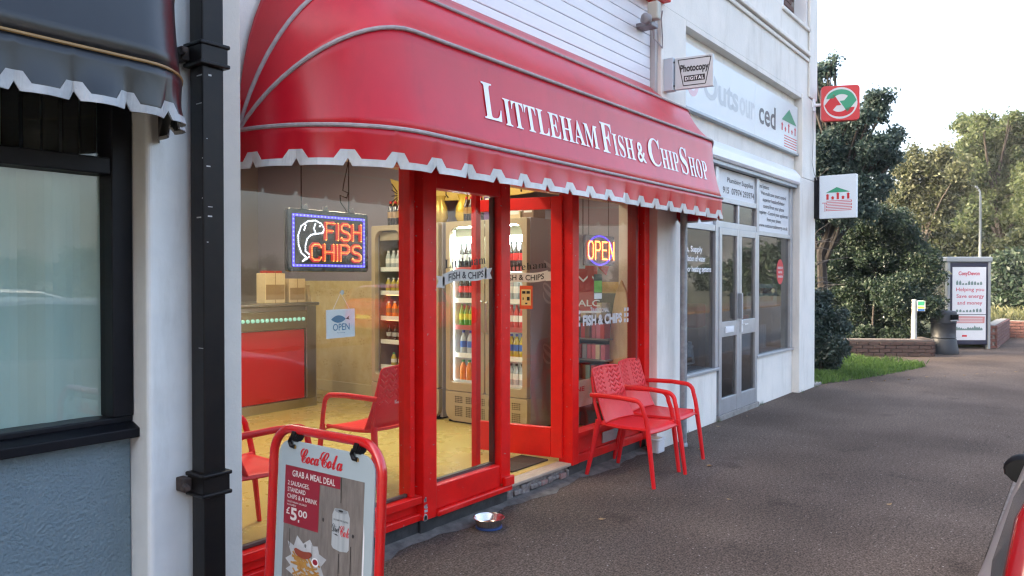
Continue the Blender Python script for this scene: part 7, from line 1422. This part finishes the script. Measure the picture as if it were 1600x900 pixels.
# grass verge
vg = [(11.78, 3.26), (12.6, 2.98), (13.6, 2.70), (14.6, 2.48), (15.5, 2.32), (15.75, 2.40), (15.9, 2.75), (16.3, 3.35), (16.65, 3.95), (17.3, 4.8), (17.5, 6.5), (11.78, 6.5)]
sh_ = MB(); sh_.prism(vg, (0, 0, -.2), (1, 0, 0), (0, 1, 0), (0, 0, .204)); struct(sh_.build('verge_soil', mat('verge_soil', (.045, .055, .022), .95, col2=(.035, .03, .02), vscale=6), None), 'soil of the grass verge beside the white shop')
def inside(p, poly_):
    x, y = p; c = False; j = len(poly_)-1
    for i in range(len(poly_)):
        xi, yi = poly_[i]; xj, yj = poly_[j]
        if (yi > y) != (yj > y) and x < (xj-xi)*(y-yi)/(yj-yi)+xi: c = not c
        j = i
    return c
def blades(name, region, n, h, m, lab, z0=0., seed=1):
    r = random.Random(seed); xs_ = [p[0] for p in region]; ys_ = [p[1] for p in region]; V = []; F = []
    while len(F) < n:
        x, y = r.uniform(min(xs_), max(xs_)), r.uniform(min(ys_), max(ys_))
        if not inside((x, y), region): continue
        hh = h*r.uniform(.4, 1.15)*(1+.35*math.sin(x*5)*math.sin(y*6)); a = r.uniform(0, 6.28); w = .006+.004*r.random(); w *= h/.08 if h > .2 else 1; dx, dy = math.cos(a), math.sin(a); l = hh*r.uniform(.1, .7); k = r.uniform(0, 6.28)
        i = len(V); V += [(x-dx*w, y-dy*w, z0), (x+dx*w, y+dy*w, z0), (x+math.cos(k)*l*.5, y+math.sin(k)*l*.5, z0+hh*.7), (x+math.cos(k)*l, y+math.sin(k)*l, z0+hh)]; F += [(i, i+1, i+2), (i+1, i+3, i+2)]
    b = MB(); b.add(V, F); o = b.build(name, m, None); tag(o, lab, None, None, 'stuff')
blades('grass', [(11.8, 3.24), (12.6, 2.96), (13.6, 2.68), (14.6, 2.46), (15.55, 2.30), (15.8, 2.42), (15.95, 2.8), (16.6, 3.9), (16.2, 4.6), (11.8, 4.6)], 26000, .10, M_grassl, 'short green grass on the verge by the white shop', .0, 2)
struct(MB().box(11.70, 12.02, 3.18, 3.9, -.1, .035).build('kerb_slab', M_conc, None, .01), 'concrete slab at the foot of the white shop corner')
# low brick wall with coping round the shrub bed
def brick_wall(name, lab, segs, courses, m_b, m_cop=None, bl=.215, bh=.065, th=.215):
    t = thing(name, lab, 'wall', (segs[0][0][0], segs[0][0][1], 0)); core = None; proto_ = {}
    rb = random.Random(len(name)*7)
    for (a, c) in segs:
        a, c = Vector((*a, 0)), Vector((*c, 0)); u = (c-a).normalized(); L_ = (c-a).length; nr = Vector((u.y, -u.x, 0))
        H_ = courses*(bh+.01)
        core = MB().obox(a+u*(L_/2)-nr*(th/2)+Vector((0, 0, H_/2-.05)), u*(L_/2-.006), nr*(th/2-.006), (0, 0, H_/2+.05)).build('mortar_core', M_mortar, t)
        for k in range(courses):
            x = 0. if k % 2 == 0 else -bl/2-.005
            while x < L_-.02:
                xa, xb = max(0, x), min(L_, x+bl)
                if xb-xa > .04:
                    key = round(xb-xa, 2)
                    if key not in proto_:
                        o = MB().box(-key/2, key/2, -.05, .0, -bh/2, bh/2).build('brick', m_b, None, .005); proto_[key] = o
                    else: o = shared('brick', proto_[key], (0, 0, 0))
                    o.parent = t; p = a+u*((xa+xb)/2)+nr*rb.uniform(.0, .006)+Vector((0, 0, .005+bh/2+k*(bh+.01)))
                    o.location = p-WLOC[t.name]; o.rotation_euler = (0, 0, math.atan2(u.y, u.x))
                x += bl+.01
        if m_cop:
            MB().obox(a+u*(L_/2)-nr*(th/2)+Vector((0, 0, H_+.022)), u*(L_/2+.012), nr*(th/2+.015), (0, 0, .022)).build('coping', m_cop, t, .008)
    return t
brick_wall('garden_wall', 'low dark brick wall with flat coping round the shrub bed', [((16.60, 4.05), (17.60, 2.50)), ((17.603, 2.497), (18.9, 3.05))], 4, mat('sooty_brick', (.10, .06, .05), .9, col2=(.06, .045, .04), vscale=9, bump=.4, bscale=60), mat('stained_coping', (.20, .17, .15), .9, col2=(.12, .1, .09), vscale=7))
brick_wall('brick_wall', 'red brick wall running away behind the advertising panel', [((20.35, 1.80), (20.40, 1.66)), ((20.405, 1.655), (24.0, 1.66))], 7, M_brick)
brick_wall('brick_wall', 'far red brick wall at the right edge beyond the path', [((24.4, 1.95), (24.5, .9)), ((24.503, .895), (28.5, .8))], 6, M_brick)
bank = MB().prism([(20.6, 1.9), (24.0, 1.75), (24.6, 1.75), (24.7, 1.1), (40, .8), (60, 1.6), (60, 14), (21.5, 14), (19.5, 4.0)], (0, 0, -.3), (1, 0, 0), (0, 1, 0), (0, 0, .62)).build('grass_bank', mat('bank_soil', (.05, .07, .025), .95, col2=(.08, .08, .035), vscale=1.5), None); struct(bank, 'raised grassy bank behind the brick walls')
blades('tall_grass', [(20.8, 1.95), (24.6, 1.85), (25, 1.2), (34, 1.1), (34, 3.0), (21, 3.0)], 9000, .32, M_dry, 'long pale dry grass on the bank behind the brick walls', .32, 5)
# litter bin
bn = thing('litter_bin', 'dark grey round litter bin beside the advertising panel', 'bin', (18.45, 2.42, 0))
M_bin = mat('dark_grey_plastic', (.028, .034, .042), .5, var=.2, vscale=6)
MB().lathe([(.285, 0), (.29, .02), (.285, .10), (.265, .2), (.25, .30), (.245, .32), (.235, .325)], (18.45, 2.42, 0), 28).build('base', M_bin, bn, smooth=True)
MB().lathe([(.225, .327), (.24, .34), (.243, .345), (.236, .36), (.238, .62), (.246, .63), (.246, .645), (.236, .65)], (18.45, 2.42, 0), 28).build('body', M_bin, bn, smooth=True)
hd = MB().lathe([(.23, .652), (.25, .66), (.25, .86), (.245, .885), (.22, .90), (.10, .915), (0, .918)], (18.45, 2.42, 0), 28).build('hood', M_bin, bn, smooth=True)
va = Vector((-18.45, -2.42, 0)).normalized(); vb_ = Vector((-va.y, va.x, 0)); c_ = Vector((18.45, 2.42, .775)); oc_ = (va*.55-vb_*-.83).normalized(); ow = Vector((-oc_.y, oc_.x, 0))
MB().obox(c_+oc_*.245, oc_*.012, ow*.12, (0, 0, .055)).build('slot', M_dark, hd)
MB().obox(c_+oc_*.252+Vector((0, 0, -.065)), oc_*.012, ow*.13, (0, 0, .012)).build('slot_lip', mat('light_grey_plastic', (.3, .32, .33), .5), hd)
# footpath marker post
mp = thing('marker_post', 'pale short post with a green and yellow plate standing among the shrubs', 'post', (17.78, 2.868, 0))
MB().lathe([(.055, 0), (.055, 1.12), (.045, 1.15), (0, 1.16)], (17.78, 2.868, 0), 12).build('shaft', mat('pale_grey_paint', (.45, .46, .42), .6), mp, smooth=True)
mu = Vector((.15, -.98, 0)).normalized(); mn = Vector((-.98, -.15, 0))
MB().obox(Vector((17.78, 2.868, 1.02))+mu*.13+mn*.03, mu*.075, mn*.004, (0, 0, .11)).build('plate', mat('white_enamel', (.7, .72, .7), .4), mp)
for zc, hh, m in ((1.07, .045, mat('green_print', (.03, .3, .16))), (.985, .022, mat('yellow_print', (.65, .55, .05), .5)), (.935, .022, mat('blue_print', (.03, .12, .35), .5))): MB().obox(Vector((17.78, 2.868, zc))+mu*.13+mn*.0352, mu*.06, mn*.001, (0, 0, hh)).build('plate_band', m, mp)
# bus shelter end panel with advertisement
A_, B_ = Vector((19.70, 2.53, 0)), Vector((20.28, 1.75, 0)); ud = (B_-A_).normalized(); wd_ = (B_-A_).length; nd = Vector((ud.y, -ud.x, 0)); nd = nd if nd.x < 0 else -nd
bs = thing('bus_shelter', 'bus shelter end with white and pink advertising panel and grey roof edge', 'bus shelter', (19.99, 2.14, 0))
def bsb(u0, u1, z0, z1, t0, t1): c = A_+ud*((u0+u1)/2)+nd*((t0+t1)/2)+Vector((0, 0, (z0+z1)/2)); return MB().obox(c, ud*((u1-u0)/2), nd*((t1-t0)/2), (0, 0, (z1-z0)/2))
M_sh = mat('shelter_grey', (.30, .33, .34), .45, .3)
for u in (0, wd_-.06): bsb(u, u+.06, 0, 1.95, -.05, .05).build('post', M_sh, bs, .006)
bsb(-.03, wd_+.03, 1.951, 2.07, -3.0, .07).build('roof', M_sh, bs, .02)
for u in (0, wd_-.06): bsb(u, u+.06, 0, 1.949, -2.98, -2.9).build('post', M_sh, bs, .006)
bsb(.0, .01, .3, 1.9, -2.88, -.07).build('back_glass', M_glassb, bs)
bsb(.065, wd_-.065, .10, 1.945, -.045, .045).build('poster_case', mat('navy_case', (.02, .025, .05), .4), bs, .008)
bsb(.11, wd_-.11, .78, 1.84, .047, .050).build('upper_poster', M_poster, bs); bsb(.11, wd_-.11, .20, .765, .047, .050).build('lower_poster', M_poster, bs)
bf = lambda u, v: A_+ud*u+nd*.0525+Vector((0, 0, v))
M_pink = mat('pink_red_print', (.55, .10, .14), .5)
text_lines(bs, M_pink, bf, [('CosyDevon', .24, .72, 1.66, 1.74, .035), ('Helping you', .19, .82, 1.30, 1.38, .012), ('Save energy', .2, .82, 1.15, 1.23, .012), ('and money', .22, .78, 1.0, 1.08, .012)])
b = MB(); rr2 = random.Random(2)
for z, hh, n in ((1.44, .10, 9), (.83, .08, 8), (.42, .11, 12)):
    for k in range(n):
        u = .19+.60*k/n; h2 = hh*rr2.uniform(.4, 1.1); w2 = .05; b.add([bf(u, z), bf(u+w2, z), bf(u+w2, z+h2*.6), bf(u+w2/2, z+h2), bf(u, z+h2*.6)], [(0, 1, 2, 3, 4)])
b.build('little_houses', mat('grey_green_print', (.16, .24, .22), .5), bs)['kind'] = 'stuff'
b = MB(); b.add([bf(.15, .58), bf(.83, .58), bf(.84, .73), bf(.16, .74)], [(0, 1, 2, 3)]); b.build('pink_box', mat('soft_pink_print', (.55, .25, .24), .5), bs)
b = MB()
for k in range(3): b.add([(*(bf(.19, .605+k*.04)+nd*.001),), tuple(bf(.79, .605+k*.04)+nd*.001), tuple(bf(.79, .617+k*.04)+nd*.001), tuple(bf(.19, .617+k*.04)+nd*.001)], [(0, 1, 2, 3)])
b.build('box_lettering', M_poster, bs)
b = MB(); b.add([bf(.33, .275), bf(.44, .275), bf(.44, .315), bf(.33, .315)], [(0, 1, 2, 3)]); b.build('small_logo', M_redprint, bs)
# lamp post
lp_ = thing('street_lamp', 'grey street lamp post with short curved arm beyond the bus shelter', 'street lamp', (33, 3.16, -.1))
MB().tube([(33, 3.16, -.1), (33, 3.16, 1.2), (33, 3.16, 4.55), (33, 3.19, 4.80), (33, 3.28, 4.95), (33, 3.43, 5.01), (33, 3.60, 5.03)], [.055, .048, .038, .036, .034, .031, .028], 10).build('column', mat('pale_galvanised', (.27, .30, .31), .6, .2), lp_, smooth=True)
MB().tube([(33, 3.54, 5.02), (33, 3.72, 5.03), (33, 3.92, 4.98)], [(.05, .075), (.06, .11), (.035, .06)], 10).build('lamp_head', mat('lamp_grey', (.42, .44, .45), .5), lp_, smooth=True)
# far treelines (one mass each)
def treeline(lab, pts, n, h, size, m, seed):
    cl = []; r = random.Random(seed)
    for (xa, ya), (xb, yb) in zip(pts, pts[1:]):
        k = max(2, int(math.dist((xa, ya), (xb, yb))/2.2))
        for i in range(k):
            t_ = i/k; x, y = xa+(xb-xa)*t_+r.uniform(-1, 1), ya+(yb-ya)*t_+r.uniform(-1, 1); hh = h*r.uniform(.6, 1.15)
            cl.append((x, y, hh*.30, hh*.45)); cl.append((x+r.uniform(-1, 1), y+r.uniform(-1, 1), hh*.68, hh*.36))
    o = leaf_cloud('treeline', cl, n, size, m, None, seed, .3); tag(o, lab, None, None, 'stuff')
treeline('dark far treeline closing the end of the street', [(75, 22), (78, 8), (80, -4), (70, -22)], 40000, 6.5, .28, M_laurel, 31)
treeline('dark trees far across the road behind the viewer', [(95, -30), (60, -58), (20, -64), (-20, -60), (-50, -40)], 70000, 4.2, .25, M_laurel, 32)

# building across the road to the left of the viewer (unseen, added to darken the canopy's reflection)
ob = thing('added_brick_building', 'three storey dark brick building across the road, added unseen to darken canopy reflections', 'building', (-28, -18, 0))
M_bb = mat('added_dark_brick', (.12, .07, .055), .9, col2=(.08, .05, .04), vscale=3)
MB().box(-46, -12.5, -26, -13, -.2, 10.5).build('wall', M_bb, ob)
MB().prism([(-.6, 0), (13.6, 0), (6.5, 4.2)], (-46.5, -26, 10.5), (0, 1, 0), (0, 0, 1), (34.6, 0, 0)).build('roof', mat('added_slate_roof', (.06, .06, .07), .7), ob)  # roof of the added unseen building
fwn = MB().box(-.6, .6, -.04, .04, -.8, .8).build('window', M_print, None, .01); fwn.parent = ob; fwn.location = Vector((-14.5, -12.99, 1.9))-WLOC[ob.name]  # windows of the added unseen building
pn = MB().box(-.5, .5, .041, .05, -.7, .7).build('pane', mat('dark_window_pane', (.02, .025, .03), .08), None); pn.parent = fwn
for iz in range(3):
    for ix in range(10):
        if iz == 0 and ix == 0: continue
        c = fwn.copy(); COL.objects.link(c); c.parent = ob; c.location = Vector((-14.5-3.2*ix, -12.99, 1.9+3.2*iz))-WLOC[ob.name]
        k = pn.copy(); COL.objects.link(k); k.parent = c
# thin haze volume, added to lighten distant trees as lens glare would
hz = bpy.data.materials.new('added_haze'); hz.use_nodes = True
for x in list(hz.node_tree.nodes): hz.node_tree.nodes.remove(x)
_o = hz.node_tree.nodes.new('ShaderNodeOutputMaterial'); _v = hz.node_tree.nodes.new('ShaderNodeVolumePrincipled'); _v.inputs['Color'].default_value = (.86, .9, .94, 1); _v.inputs['Density'].default_value = .0007
hz.node_tree.links.new(_v.outputs[0], _o.inputs['Volume'])
o = MB().box(-310, 710, -410, 510, -1.6, 16).build('haze', hz, None); tag(o, 'thin pale haze added over the street to lighten distant trees', None, None, 'stuff')  # added volume stands in for lens glare
